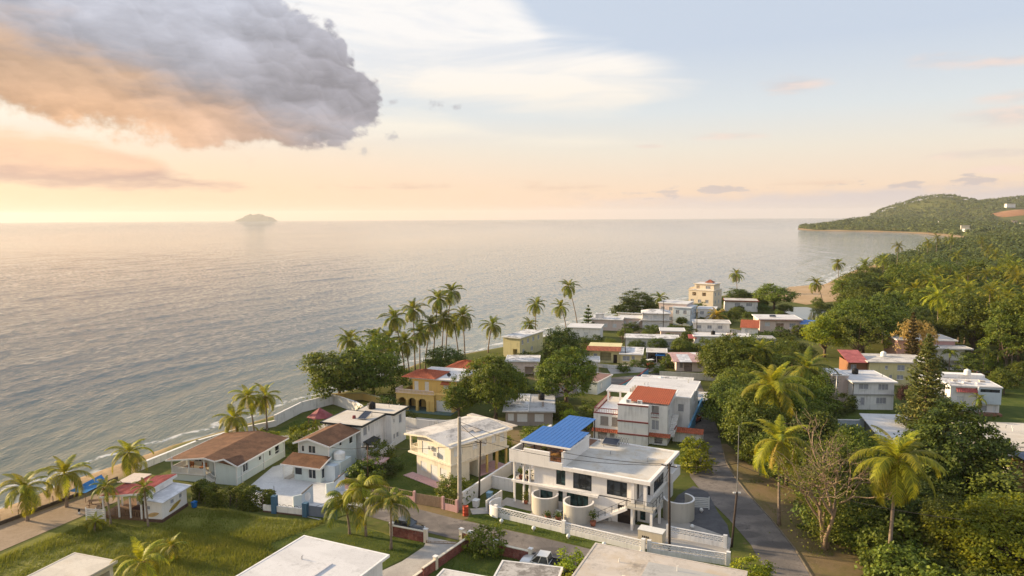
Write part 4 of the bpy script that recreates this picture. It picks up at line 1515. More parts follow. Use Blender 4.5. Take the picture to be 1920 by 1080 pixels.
plain_wall('garden_wall', [VF(-4.9, -4.3), VF(-4.9, 9.2), VF(-0.8, 9.2)], 1.9, 0.2, WHITE_CLEAN, 'tall white garden wall between the villa and the cream house', WHITE)
plain_wall('garden_wall', [VF(-4.6, 3.2), VF(-1.2, 3.2)], 1.7, 0.2, WHITE, 'white cross wall behind the bins beside the villa', WHITE)
plain_wall('garden_wall', [VF(-1.3, -0.3), VF(-1.3, -4.2)], 1.5, 0.2, WHITE_OLD, 'short grey white wall at the left end of the villa yard')
# rounded corner at the villa's gate
_c = empty('curved_wall', (*VF(0.9, -3.6), 0.06), -28.5, 'low curved white wall at the left corner of the villa yard', 'wall')
MB().lathe([(1.9, 0), (1.9, 1.35), (1.7, 1.35), (1.7, 0)], 18, 0, 0, math.radians(130), math.radians(275)).build('screen', WHITE, _c)
sheet('doorstep', [VF(-3.6, -4.6), VF(-1.2, -2.6), VF(-0.9, -4.9), VF(-2.4, -6.0)], 0.10, CONCRETE)


def globe_lamp(x, y, label):
    o = empty('garden_globe', (x, y, 0.05), 0, label, 'garden light', 'white globes on the villa verge')
    MB().lathe([(0.10, 0), (0.10, 0.06), (0.06, 0.1)], 10).build('base', CONCRETE, o)
    MB().lathe([(0.0, 0.08), (0.16, 0.14), (0.24, 0.28), (0.25, 0.36), (0.20, 0.50), (0.10, 0.58), (0, 0.6)], 14).build('globe', PLASTIC_WHITE, o, True)


for i, u in enumerate((2.2, 6.7, 11.3, 15.8, 20.2, 25.3)):
    x, y = VF(u, -6.5)
    globe_lamp(x, y, '%s white globe on the grass verge, counted from the left along the villa wall' % ('first', 'second', 'third', 'fourth', 'fifth', 'sixth')[i])
for k, (u, v_) in enumerate(((23.6, 3.0), (23.4, 8.4))):
    x, y = VF(u, v_)
    globe_lamp(x, y, ('white globe at the gravel drive corner near the driveway wall', 'white globe on the gravel drive beside the round blue grey screen')[k])

# generator cabinet behind the corner wall
g = empty('equipment_cabinet', (*VF(18.9, -3.6), 0.09), -28.5, 'cream metal equipment cabinet behind the corner block wall', 'cabinet')
MB().box(0, 2.9, 0, 1.35, 0.08, 1.55).build('body', paint('cabinet_cream', (0.62, 0.54, 0.40), 0.3), g)
MB().box(-0.05, 2.95, -0.05, 1.4, 1.551, 1.62).build('lid', PLASTIC_WHITE, g)
for x in (0.2, 2.5):
    MB().box(x, x + 0.25, 0.1, 1.25, 0, 0.079).build('skid', DARK_METAL, g)
mb = MB()
for i in range(4): mb.box(0.5 + i * 0.22, 0.64 + i * 0.22, -0.012, 0, 0.7, 0.95)
mb.build('vent', DARK_METAL, g)

# low gate at the far side of the drive
o = empty('drive_gate', (*VF(21.6, 8.9), 0.08), -10, 'white slatted gate beside the gravel drive', 'gate')
for i in range(6): MB().box(0, 2.6, -0.02, 0.02, 0.2 + i * 0.24, 0.36 + i * 0.24).build('slat', PLASTIC_WHITE, o)
for x in (0, 2.6): MB().box(x - 0.05, x + 0.05, -0.05, 0.05, 0, 1.7).build('post', PLASTIC_WHITE, o)


# ================================================================== cream house
def cream_house():
    v = empty('cream_house', (-16.2, 103.6, 0), -43.5, 'cream two storey house with weathered shallow roof left of the villa', 'house')
    volume(v, 2.0, 9.6, 0.62, 6.2, 0, 3.05, CREAM, {'f': [(0.9, 2.3, 0.9, 2.3, 'shut'), (3.2, 4.7, 0.0, 2.3, 'shut'), (5.3, 6.8, 1.0, 2.3, 'shut')],
                                                    'r': [(1.0, 1.6, 0.5, 1.6, 'jalw'), (3.6, 5.3, 0.0, 2.7, 'open')]}, top=False)
    volume(v, 2.0, 6.5, 6.2, 12.1, 0, 3.05, CREAM, {'r': [(1.0, 2.0, 0, 2.2, 'door'), (3.4, 4.8, 1.0, 2.2, 'jalw')]}, 'back_wall', top=False)
    MB().box(6.5, 9.75, 6.2, 12.3, 0.0, 0.18).build('porch_floor', PINK, v)
    columns(v, ((9.5, 7.9), (9.5, 9.9), (9.5, 12.0), (7.6, 12.0)), 0.18, 3.05, 0.28, YELLOW)
    MB().box(0.2, 9.85, 0.4, 12.35, 3.05, 3.25).build('floor_slab', CREAM, v)
    volume(v, 2.2, 9.62, 0.62, 12.1, 3.25, 6.0, CREAM, {'f': [(1.1, 2.5, 3.6, 5.4, 'shut'), (4.7, 6.2, 3.5, 5.3, 'shut')],
                                                        'r': [(0.6, 2.3, 4.2, 5.6, 'shut'), (4.3, 5.2, 4.5, 5.7, 'jalw'), (6.2, 7.1, 4.5, 5.7, 'jalw'), (8.2, 9.1, 4.5, 5.7, 'jalw'), (10.0, 10.9, 4.3, 5.7, 'jalw')],
                                                        'l': [(1.0, 2.0, 3.3, 5.4, 'door'), (5, 7, 4, 5.4, 'jalw')]}, 'upper_wall', top=False)
    columns(v, ((0.55, 0.75), (0.55, 4.2), (0.55, 8.0), (0.55, 11.9)), 3.25, 6.0, 0.24, CREAM)
    balustrade(v, [(2.2, 0.7), (0.5, 0.7), (0.5, 12)], 3.25, 0.95, CREAM)
    ac_unit(v, 5.0, 0.28, 4.55); ac_unit(v, 6.2, 0.28, 3.85)
    gable(v, -0.05, 10.2, -0.05, 12.75, 5.98, 6.62, R_GREYISH, 'y', 0.16, CREAM)
    MB().box(2.2, 9.6, 0.64, 12.0, 6.0, 6.12).build('ceiling', CREAM, v)
    for k, (x, y, a) in enumerate(((6.6, 6.4, 0.2), (7.3, 7.6, -0.1))):
        s = MB().box(-0.9, 0.9, -0.55, 0.55, 0, 0.1).build('loose_board', R_CONC, v)
        s.location = (x, y, 6.45 - k * 0.08); s.rotation_euler = (0, 0.1, a)
    roof_clutter(v, 1.5, 8, 2, 11, 6.15, 5, 9)
    MB().box(-0.05, 10.2, 12.75, 13.9, 6.05, 6.2).build('back_canopy', R_CONC, v)
    MB().box(1.0, 9.9, -1.2, 0.6, 0.0, 0.12).build('plinth', PINK, v)


cream_house()


# ================================================================== white house with dark roof edge
def white_dark_edge():
    v = empty('white_house', (-30.7, 110.9, 0), -19.2, 'white two storey house with black roof edge and a solar panel by the sea wall', 'house')
    volume(v, 0.6, 7.0, 0.5, 7.4, 0, 2.75, WHITE, {'f': [(1.0, 2.0, 0.9, 2.1, 'jalw')], 'r': [(1.3, 2.6, 0.0, 2.3, 'grille'), (3.2, 5.8, 0.2, 2.3, 'open')]}, top=False)
    volume(v, 0.6, 7.0, 0.5, 7.4, 2.75, 5.45, WHITE, {'f': [(1.5, 2.3, 3.5, 4.9, 'jal'), (4.2, 5.4, 3.5, 5.0, 'jal')], 'r': [(0.7, 1.8, 3.6, 5.0, 'jal'), (2.2, 2.6, 4.0, 5.0, 'jal')], 'l': [(1, 3, 3.4, 4.9, 'jal')]}, 'upper_wall', top=False)
    volume(v, 2.2, 8.6, 7.4, 12.4, 0, 5.45, WHITE, {'r': [(0.6, 1.2, 1.2, 2.1, 'jal'), (1.6, 2.4, 1.2, 2.1, 'jal'), (0.7, 1.1, 4.0, 4.7, 'jal'), (2.6, 3.6, 3.4, 4.9, 'jal')], 'f': []}, 'wing_wall', top=False)
    slab(v, -0.1, 7.6, -0.1, 7.6, 5.45, 0.22, R_TAN, FRAME_DARK)
    slab(v, 1.8, 9.1, 7.45, 12.9, 5.47, 0.24, R_TAN, FRAME_DARK)
    columns(v, ((0.3, 0.3), (0.3, 3.0)), 2.9, 5.45, 0.2, WHITE)
    MB().box(-0.2, 0.6, 0.2, 4.5, 2.7, 2.9).build('balcony_slab', WHITE, v)
    balustrade(v, [(0.6, 0.3), (-0.1, 0.3), (-0.1, 4.4)], 2.9, 0.9, WHITE)
    MB().prism([(7.0, 1.0), (8.3, 1.0), (8.3, 4.4), (7.0, 4.4)], lambda x, y: 2.7 - (x - 7) * 0.3, lambda x, y: 2.78 - (x - 7) * 0.3).build('awning', FRAME_DARK, v)
    volume(v, 7.0, 9.4, 0.9, 1.05, 0, 1.5, WHITE_OLD, None, 'stair_wall')
    volume(v, 9.25, 9.4, 1.05, 7.3, 0, 1.2, WHITE_OLD, None, 'yard_wall')
    solar_panel(v, 4.9, 3.0, 5.68, 1.4, 2.3, 0.28)
    MB().lathe([(0, 0.5), (0.25, 0.45), (0.3, 0.1), (0.3, 0)], 12, 4.0, 3.4).build('tank', DARKRED_SHEET, v).location = (0, 0, 5.68)
    roof_clutter(v, 2.5, 8.5, 8, 12, 5.7, 4, 5)


white_dark_edge()


# ================================================================== the two mint houses with brown roofs
def mint_big():
    v = empty('mint_house', (-50.2, 101.0, 0), -13.5, 'long mint green house with brown shingle roof and white porch on the sea side', 'house')
    # body; local y runs back along the ridge
    volume(v, 7.5, 10.9, 0.0, 12.6, 0, 3.05, MINT, {'r': [(1.6, 2.9, 1.3, 2.6, 'glassw'), (5.6, 6.3, 1.7, 2.4, 'glassw'), (8.3, 8.9, 1.5, 2.4, 'glassw'), (10.0, 11.2, 1.2, 2.7, 'glassw')], 'f': []}, top=False)
    volume(v, 5.2, 7.5, 1.6, 12.6, 0, 3.05, MINT, {'f': [(0.8, 1.7, 0.95, 3.0, 'doorw')]}, 'hall_wall', top=False)
    volume(v, 0.6, 5.2, 3.6, 12.6, 0, 3.05, MINT, {'f': [(0.6, 1.9, 1.6, 2.6, 'glassw'), (3.0, 3.9, 0.95, 2.9, 'doorw')], 'l': [(1, 3, 1.4, 2.6, 'glassw'), (5, 7, 1.4, 2.6, 'glassw')]}, 'west_wall', top=False)
    # gable infill triangles
    g = MB()
    g.poly([(7.5, 0.02, 3.05), (10.9, 0.02, 3.05), (9.2, 0.02, 3.8)])
    g.poly([(0.1, 3.62, 3.05), (7.5, 3.62, 3.05), (6.0, 3.62, 3.72)])
    g.poly([(0.3, 12.58, 3.0), (10.9, 12.58, 3.0), (6.0, 12.58, 3.72)])
    g.build('gable', MINT, v)
    # roofs: wide main roof and the front cross piece
    zr = 3.85
    r = MB()
    def slope(pts, zf):
        r.prism(pts, lambda x, y: zf(x, y) - 0.12, zf)
    slope([(-0.5, -0.4), (6.0, -0.4), (6.0, 13.2), (-0.5, 13.2)], lambda x, y: 3.0 + (zr - 3.0) * (x + 0.5) / 6.5)
    slope([(6.0, -0.4), (11.4, -0.4), (11.4, 13.2), (6.0, 13.2)], lambda x, y: zr - (zr - 3.0) * (x - 6.0) / 5.4)
    i0 = len(r.v)
    r.v += [(7.7, -0.5, 3.5), (9.3, -0.5, 3.95), (11.42, -0.5, 3.08), (9.4, 3.4, 3.34)]
    r.f += [(i0, i0 + 1, i0 + 3), (i0 + 1, i0 + 2, i0 + 3), (i0, i0 + 2, i0 + 1)]
    ro = r.build('roof', BROWN_SHINGLE, v)
    f = MB()
    f.bar((-0.5, -0.45, 2.92), (6.0, -0.45, 3.77), 0.08, 0.2); f.bar((6.0, -0.45, 3.77), (7.7, -0.45, 3.44), 0.08, 0.2)
    f.bar((7.7, -0.55, 3.44), (9.3, -0.55, 3.9), 0.08, 0.2); f.bar((9.3, -0.55, 3.9), (11.4, -0.55, 3.0), 0.08, 0.2)
    f.bar((11.44, -0.5, 2.92), (11.44, 13.2, 2.92), 0.08, 0.2); f.bar((-0.54, -0.4, 2.92), (-0.54, 13.2, 2.92), 0.08, 0.2)
    f.build('fascia', FRAME_WHITE, ro)
    # raised porch deck with white rail and stair
    MB().box(0.1, 5.6, 0.0, 3.6, 0.0, 0.95).build('porch_base', MINT, v)
    MB().box(0.0, 5.7, -0.1, 3.6, 0.951, 1.03).build('porch_deck', TAUPE, v)
    balustrade(v, [(0.1, 3.5), (0.1, 0.05), (5.5, 0.05)], 1.03, 0.95, FRAME_WHITE, step=0.2)
    columns(v, ((0.15, 0.1), (3.0, 0.1), (5.6, 0.1), (7.5, 0.0)), 1.03, 3.4, 0.18, FRAME_WHITE, 'post')
    st = MB()
    for i in range(6): st.box(5.7 + i * 0.28, 5.98 + i * 0.28, 0.1, 1.3, 0, 0.95 - i * 0.16)
    st.bar((5.7, 0.05, 1.95), (7.4, 0.05, 0.95), 0.08); st.bar((5.7, 0.05, 1.2), (7.4, 0.05, 0.25), 0.08)
    for i in range(7): st.bar((5.8 + i * 0.25, 0.05, 1.1 - i * 0.14), (5.8 + i * 0.25, 0.05, 1.9 - i * 0.145), 0.05)
    st.build('stair', FRAME_WHITE, v)
    for k, x in enumerate((1.2, 3.4)):
        s = MB().box(x, x + 0.8, 1.8, 2.5, 1.4, 1.5).box(x, x + 0.8, 2.45, 2.55, 1.5, 2.0)
        for a in (x + 0.05, x + 0.7):
            s.box(a, a + 0.06, 1.85, 1.91, 1.03, 1.4); s.box(a, a + 0.06, 2.4, 2.46, 1.03, 1.4)
        s.build('porch_chair', simple('orange_cloth', (0.40, 0.16, 0.06), 0.8), v)
    for x, y in ((10.95, 0), (10.95, 1.2), (10.95, 6.8), (10.95, 12.5)):
        MB().box(x - 0.08, x + 0.08, y - 0.08, y + 0.08, 0, 3.0).build('corner_board', FRAME_WHITE, v)
    MB().box(10.9, 10.98, 0.1, 12.5, 1.05, 1.15).build('belt_board', FRAME_WHITE, v)


mint_big()


def mint_small():
    v = empty('mint_cottage', (-33.5, 101.2, 0), -19.5, 'small mint green two storey house with brown shingle roof and lower porch roof', 'house')
    volume(v, 0.9, 6.1, 2.2, 9.6, 0, 5.0, MINT, {'f': [(1.6, 2.9, 3.4, 4.6, 'glassw'), (0.4, 0.95, 3.5, 4.5, 'glassw')], 'r': [(2.8, 3.5, 3.9, 4.6, 'glassw'), (5.5, 6.5, 3.4, 4.6, 'glassw')]}, top=False)
    volume(v, 1.6, 6.1, 0.0, 2.2, 0, 2.35, MINT, {'f': [(0.15, 1.3, 0.9, 2.0, 'glass'), (2.4, 3.7, 0.5, 1.9, 'glassw')], 'r': [(0.3, 1.8, 0.5, 2.0, 'glassw')]}, 'porch_wall', top=False)
    gable(v, 0.3, 6.6, 1.6, 10.2, 4.95, 5.8, BROWN_SHINGLE, 'y', 0.13, FRAME_WHITE, 2.9)
    g = MB(); g.poly([(0.9, 2.19, 4.9), (6.1, 2.19, 4.9), (2.95, 2.19, 5.66)]); g.build('gable', MINT, v)
    MB().prism([(-0.2, -0.7), (6.5, -0.7), (6.5, 2.2), (-0.2, 2.2)], lambda x, y: 2.3 + 0.3 * (y + 0.7), lambda x, y: 2.42 + 0.3 * (y + 0.7)).build('porch_roof', BROWN_SHINGLE, v)
    f = MB(); f.box(-0.25, 6.55, -0.78, -0.705, 2.22, 2.44); f.bar((6.54, -0.7, 2.33), (6.54, 2.2, 3.2), 0.08, 0.2); f.build('fascia', FRAME_WHITE, v)
    columns(v, ((0.0, -0.4), (0.35, 1.6)), 0, 2.35, 0.16, FRAME_WHITE, 'post')
    MB().box(-0.1, 0.9, -0.3, 2.0, 0, 0.12).build('porch_floor', CONCRETE, v)
    volume(v, 6.1, 7.9, 0.9, 2.1, 0, 2.4, PALEBLUE, None, 'side_shed')
    MB().box(6.1, 8.1, 2.1, 5.0, 0, 2.6).build('tank_stand', MINT, v)
    for x, y in ((0.9, 2.2), (6.1, 2.2)):
        MB().box(x - 0.08, x + 0.08, y - 0.08, y + 0.08, 2.6, 4.95).build('corner_board', FRAME_WHITE, v)
    return v


_mc = mint_small()
water_tank(world_of(_mc, 7.1, 3.4, 2.6), 0.85, 1.25, PLASTIC_WHITE, 'white plastic water tank on the stand beside the small mint house')


# ================================================================== yellow mansion
def mansion():
    v = empty('yellow_mansion', (-23.3, 139.1, 0), -18.6, 'yellow mansion with arched loggia, terrace and red hip roofs', 'house')
    arch_wall(v, 0.0, 8.3, 0.0, 0.35, 0, 3.3, (1.35, 3.55, 5.75), 0.85, 1.7, YELLOW)
    volume(v, 0.0, 8.3, 3.0, 9.0, 0, 3.3, YELLOW, {'f': [(0.8, 1.9, 0, 2.2, 'door'), (3.0, 4.1, 0, 2.2, 'door'), (5.2, 6.3, 0, 2.2, 'door')]}, 'inner_wall', top=False)
    MB().box(-0.15, 8.4, -0.15, 3.2, 3.302, 3.45).build('terrace_slab', YELLOW, v)
    MB().box(-0.15, 0.25, 0.35, 3.0, 0, 3.3).build('side_pier', YELLOW, v)
    for x in (0.2, 2.45, 4.65, 7.0, 8.1):
        MB().box(x - 0.24, x + 0.24, -0.2, 0.0, 0, 2.2).build('pilaster', YELLOW, v)
    balustrade(v, [(-0.05, 3.0), (-0.05, 0.0), (8.2, 0.0)], 3.45, 0.75, PALE_PINK, step=0.3)
    volume(v, 8.3, 12.2, 0.6, 9.0, 0, 3.4, YELLOW, {'f': [(0.2, 3.4, 0, 2.3, 'garage')], 'r': [(1.2, 2.4, 1.2, 2.5, 'jalw'), (4.5, 6, 1.2, 2.5, 'jalw')]}, 'garage_wall', top=False)
    volume(v, 2.5, 12.2, 2.4, 12.2, 3.45, 6.0, YELLOW, {'f': [(0.4, 1.3, 3.5, 5.4, 'doorw'), (2.7, 3.6, 3.5, 5.4, 'doorw'), (6.8, 8.0, 4.3, 5.2, 'jalw')], 'r': [(1.4, 2.6, 4.0, 5.3, 'jal'), (5, 6.4, 4.0, 5.3, 'jal')], 'l': [(2, 3, 3.6, 5.4, 'jalw'), (6, 7, 4, 5.3, 'jalw')]}, 'upper_wall', top=False)
    MB().box(8.35, 12.3, 0.55, 2.4, 3.4, 3.52).build('ledge', YELLOW, v)
    slab(v, 2.0, 12.7, 1.9, 12.6, 6.0, 0.2, R_WHITE, WHITE)
    hip_tiles(v, 0.4, 8.0, 1.4, 9.0, 6.23, 7.35, TILE)
    hip_tiles(v, 5.0, 12.0, 12.8, 20.0, 6.1, 7.3, TILE)
    volume(v, 5.4, 11.6, 13.2, 19.6, 0, 6.05, YELLOW, {'r': [(1, 2.2, 4, 5.2, 'jalw'), (4, 5.2, 4, 5.2, 'jalw')]}, 'rear_wall', top=False)
    MB().prism([(9.0, 1.5), (10.9, 1.5), (10.9, 2.4), (9.0, 2.4)], lambda x, y: 5.25 + (y - 1.5) * 0.45, lambda x, y: 5.35 + (y - 1.5) * 0.45).build('window_hood', TILE, v)
    d = MB(); d.lathe([(0.0, 0.0), (0.25, 0.06), (0.42, 0.2)], 12); dd = d.build('satellite_dish', DARK_METAL, v); dd.location = (9.8, 4.0, 6.7); dd.rotation_euler = (1.0, 0, 0.5)
    MB().tube([(9.8, 4.0, 6.2), (9.8, 4.0, 6.75)], 0.04).build('dish_mast', METAL, v)
    MB().box(-1.0, 12.4, -1.4, 2.9, 0.0, 0.10).build('plinth', simple('teal_paving', (0.10, 0.16, 0.15), 0.7), v)


mansion()
plain_wall('garden_wall', [(-43.8, 127.6), (-41.6, 137.0), (-37.0, 143.2), (-31, 137.0), (-27.0, 131.0)], 2.0, 0.25, WHITE_OLD, 'long grey white sea wall round the lawn beside the white house', WHITE)
plain_wall('garden_wall', [(-27.0, 131.0), (-17.5, 126.0), (-13.5, 124.5), (-9.0, 126)], 1.7, 0.2, WHITE_OLD, 'old white yard wall in front of the yellow mansion')
plain_wall('terrace_wall', [(-38, 146), (-31.5, 146.5), (-24.5, 140.5)], 1.4, 0.3, YELLOW, 'low yellow terrace wall under the spreading tree by the water', PALE_YELLOW)
plain_wall('sea_wall', [(-75, 62), (-66.4, 81), (-62.2, 90.5), (-59.8, 96), (-58.2, 101)], 0.45, 0.2, simple('dark_stone', (0.10, 0.075, 0.055), 0.9), 'low dark retaining kerb between the sandy path and the beach')
plain_wall('sea_wall', [(-57.0, 104.5), (-53.0, 116), (-48.2, 123.5), (-43.8, 127.6)], 1.0, 0.4, WHITE_OLD, 'white sea wall along the water behind the mint house', WHITE)


# ================================================================== grey bungalow
def bungalow():
    v = empty('grey_bungalow', (-1.5, 127.0, 0), -3.0, 'grey brown bungalow with mouldy white roof and white shutters', 'house')
    volume(v, 0.2, 8.8, 0.2, 12.0, 0, 2.75, GREYBROWN, {'f': [(0.4, 1.5, 0.95, 2.3, 'shut'), (2.1, 4.0, 0.75, 2.3, 'shut'), (5.3, 7.0, 0.8, 2.3, 'shut')],
                                                        'r': [(0.8, 1.8, 0.0, 2.2, 'doorw'), (3, 4.4, 1, 2.2, 'jalw'), (7, 8.4, 1, 2.2, 'jalw')]}, top=False)
    slab(v, -0.3, 4.4, -0.4, 12.4, 2.75, 0.18, R_MOULD, WHITE_OLD)
    slab(v, 4.42, 9.3, -0.4, 12.4, 2.70, 0.18, flat_roof('grey_mould_roof', (0.50, 0.49, 0.48), 0.6), GREY)
    MB().box(6.8, 7.2, 3.2, 3.6, 2.88, 3.7).build('chimney', GREYBROWN, v)
    roof_clutter(v, 1, 8, 2, 10, 2.9, 5, 12)


bungalow()


# ================================================================== white building with the red tiles
def red_tile_building():
    a = math.radians(-21)
    v = empty('red_tiled_building', (25.6 - 13 * math.cos(a), 114.9 - 13 * math.sin(a), 0), -21, 'white three storey building with red tiled slope and dark red bands behind the villa', 'house')
    volume(v, 0.5, 4.9, 0.0, 12.0, 0, 4.55, WHITE, {'f': [(1.2, 2.6, 2.6, 4.1, 'jalt'), (3.2, 4.2, 2.6, 4.1, 'jalt'), (0.8, 2.4, 0.2, 1.3, 'jalt'), (2.9, 3.7, 0.5, 1.2, 'jalt')], 'l': [(2, 3.4, 2.6, 4, 'jalt'), (6, 7.4, 2.6, 4, 'jalt')]}, top=True)
    tiled_slope(v, (0.3, -0.55, 1.45), (4.9, -0.55, 1.45), (4.9, 0.0, 1.95), (0.3, 0.0, 1.95), TILE)
    balustrade(v, [(0.6, 11.8), (0.6, 0.1), (4.9, 0.1)], 4.62, 0.85, PALE_PINK, REDTRIM, 0.3)
    MB().box(0.45, 4.92, -0.05, 0.2, 4.552, 4.62).build('band', REDTRIM, v)
    MB().box(0.45, 0.8, 0.2, 12.0, 4.552, 4.62).build('band', REDTRIM, v)
    volume(v, 4.9, 10.0, -0.8, 12.0, 0, 6.75, WHITE, None, 'front_wall')
    for z in (1.55, 3.75, 6.55):
        MB().box(4.84, 10.06, -0.88, -0.8, z, z + 0.24).build('band', REDTRIM, v)
    volume(v, 10.0, 13.0, 0.4, 12.0, 0, 6.75, WHITE, {'f': [(0.35, 1.55, 4.9, 6.6, 'open'), (0.4, 1.6, 2.5, 4.2, 'jal'), (0.9, 2.2, 0.2, 1.4, 'grille')], 'r': [(0.8, 1.6, 4.6, 5.8, 'jal'), (2.4, 3.2, 4.4, 5.6, 'jal'), (4.6, 6.0, 2.4, 3.8, 'jal'), (7.4, 8.6, 2.4, 3.8, 'jal')]}, 'right_wall')
    balustrade(v, [(10.3, 0.33), (11.6, 0.33)], 4.6, 0.8, WHITE, REDTRIM, 0.24)
    tiled_slope(v, (10.0, -0.45, 1.5), (13.6, -0.45, 1.5), (13.6, 0.4, 1.95), (10.0, 0.4, 1.95), TILE)
    tiled_slope(v, (6.0, 0.6, 7.0), (13.3, 0.2, 7.0), (13.6, 6.6, 8.1), (6.6, 7.4, 8.1), TILE)
    MB().prism([(6.6, 1.2), (13.2, 1.0), (13.4, 6.7), (6.7, 7.3)], 6.76, lambda x, y: 7.0 + (y - 0.5) * 0.155).build('attic', WHITE, v)
    slab(v, 3.6, 16.2, 12.02, 20.0, 6.7, 0.2, R_WHITE, WHITE)
    slab(v, 0.9, 6.0, 7.6, 12.0, 6.62, 0.2, R_WHITE, WHITE)
    slab(v, 13.05, 16.0, 6.8, 12.0, 6.66, 0.2, R_WHITE, WHITE)
    volume(v, 4.0, 15.8, 12.0, 19.6, 0, 6.7, WHITE, {'r': [(1, 2.4, 4.4, 5.8, 'jal'), (4, 5.4, 4.4, 5.8, 'jal'), (1, 2.4, 1.4, 2.6, 'jal')]}, 'rear_wall', top=False)
    columns(v, ((1.2, 7.9), (3.4, 7.9)), 4.56, 6.62, 0.3, WHITE)
    volume(v, 13.0, 15.8, 7.0, 12.0, 0, 6.66, WHITE, {'f': [(0.8, 1.8, 4.2, 5.6, 'jal')], 'r': [(1, 2, 4.2, 5.6, 'jal')]}, 'step_wall', top=False)
    ac_unit(v, 6.1, 0.1, 6.76); ac_unit(v, 8.0, 0.1, 6.76)
    # outside stair on the right and lower red roof over the gate
    st = MB()
    for i in range(12): st.box(13.05, 14.1, 1.0 + i * 0.42, 1.46 + i * 0.42, 1.4 + i * 0.2, 1.65 + i * 0.2)
    st.build('stair', WHITE_OLD, v)
    balustrade(v, [(14.1, 1.0), (14.1, 3.4)], 1.9, 0.85, WHITE, REDTRIM)
    volume(v, 13.5, 18.2, 3.2, 3.4, 0, 1.9, WHITE, {'f': [(2.6, 3.8, 0, 1.7, 'open')]}, 'gate_wall')
    tiled_slope(v, (13.6, 2.6, 1.75), (18.6, 2.6, 1.75), (18.6, 3.9, 2.35), (13.6, 3.9, 2.35), TILE)
    MB().box(13.6, 18.5, 3.9, 4.1, 0, 2.2).build('gate_backing', WHITE, v)
    volume(v, 15.8, 16.1, 4.1, 26, 0, 2.2, BLUEWALL, None, 'blue_yard_wall')
    k = MB()
    for i in range(10):
        k.box(5.2 + i * 0.4, 5.5 + i * 0.4, 7.6, 7.8, 6.8, 7.5 + 0.3 * ((i * 7) % 3))
    k.build('roof_clutter', R_CONC, v)
    roof_clutter(v, 5, 15, 13, 19, 6.9, 6, 4)
    return v


red_tile_building()


# ================================================================== other houses, each a plain block with its own openings, roof and extras
def block_house(name, label, L, a, W, D, h, wall, roof, ops, over=0.35, edge=None, upper=None, extra=None, hip=None, slab_t=0.2, group=None, z=0.0):
    v = empty(name, (L[0], L[1], z), a, label, 'house', group)
    volume(v, 0, W, 0, D, 0, h, wall, ops, top=False)
    if hip:
        hip_slab(v, -over, W + over, -over, D + over, h + 0.05, h + hip, roof, min(W, D) * 0.45)
        MB().box(0.02, W - 0.02, 0.02, D - 0.02, h - 0.02, h + 0.04).build('ceiling', wall, v)
    elif roof is not None:
        slab(v, -over, W + over, -over, D + over, h, slab_t, roof, edge or wall)
    if extra: extra(v)
    return v


def row(k, u0, du, w, z0, z1, kind):
    return [(u0 + i * du, u0 + i * du + w, z0, z1, kind) for i in range(k)]


# foreground roofs
def ex_front_white(v):
    MB().box(6.0, 6.25, 2.0, 9.2, 5.2, 5.32).build('roof_upstand', R_WHITE, v)
    columns(v, ((10.1, 0.4), (10.1, -0.6)), 0, 5.0, 0.3, WHITE)
    MB().box(8.3, 10.4, -2.0, 0.0, 2.3, 2.5).build('balcony_slab', WHITE, v)
    balustrade(v, [(10.3, 0), (10.3, -1.9), (8.4, -1.9)], 2.5, 0.95, WHITE)
    MB().box(8.0, 10.5, -2.4, 0.0, 4.98, 5.18).build('porch_roof', R_WHITE, v)
    roof_clutter(v, 1, 9, 2, 11, 5.2, 3, 31)


_a = -24.5
_ux, _uy = math.cos(math.radians(_a)), math.sin(math.radians(_a))
block_house('white_house', 'white house with a clean white flat roof at the bottom edge of the view', (-21.8 + 13.0 * _uy + 0.5 * _ux, 71.0 - 13.0 * _ux + 0.5 * _uy), _a, 9.6, 12.5, 5.0, WHITE, R_WHITE,
            {'r': [(1.0, 2.2, 3.4, 4.6, 'jalw'), (4.0, 5.4, 3.2, 4.6, 'jal'), (7.5, 9.0, 0.2, 2.3, 'grille')], 'f': [(6, 7.4, 3, 4.5, 'jal')]}, 0.5, WHITE, extra=ex_front_white)


def ex_conc(v):
    MB().box(5.6, 15.0, 1.0, 6.4, 4.7, 4.76).build('roof_patch', flat_roof('grey_patch', (0.46, 0.45, 0.43), 0.35), v)
    MB().box(4.2, 4.5, 1.6, 1.9, 4.7, 5.3).build('chimney', CREAM, v)
    roof_clutter(v, 1, 14, 1, 7, 4.7, 6, 41)


block_house('concrete_house', 'house with a stained tan concrete roof below the street at the bottom right', (8.3 + 8.0 * _uy * 1 + 0.4, 69.7 - 8.2 * _ux), -24.0, 14.2, 8.0, 4.5, CREAM, R_CONC,
            {'b': [(2, 3.4, 2.5, 3.8, 'jal')], 'r': [(2, 3.4, 2.5, 3.8, 'jal')]}, 0.35, R_CONC, extra=ex_conc)
block_house('grey_shed', 'small house with a peeling grey roof beside the parked white pickup', (-0.9 + 4.6 * math.sin(math.radians(-14)), 68.4 - 4.6 * math.cos(math.radians(-14))), -14.0, 5.6, 4.6, 3.3, WHITE_OLD,
            flat_roof('peeling_roof', (0.46, 0.44, 0.42), 0.75, (0.10, 0.085, 0.075), thr=0.47, scale=0.6), {'r': [(1, 2, 1, 2, 'jalw')]}, 0.3, WHITE_OLD)
block_house('low_shed', 'low outbuilding with a pale roof edge beside the brick garden wall', (-8.2, 63.6), -20, 4.2, 4.0, 3.0, WHITE_OLD, R_GREYISH, {}, 0.25, WHITE_OLD)
block_house('garden_shelter', 'small open shelter with a flat weathered tan roof in the rough field', (-47.3 , 66.0), -18.5, 5.2, 5.0, 3.2, CREAM, R_TAN, {'f': row(2, 0.5, 2.3, 1.9, 0.1, 2.7, 'open'), 'r': row(2, 0.5, 2.3, 1.8, 0.1, 2.7, 'open')}, 0.3, R_TAN)


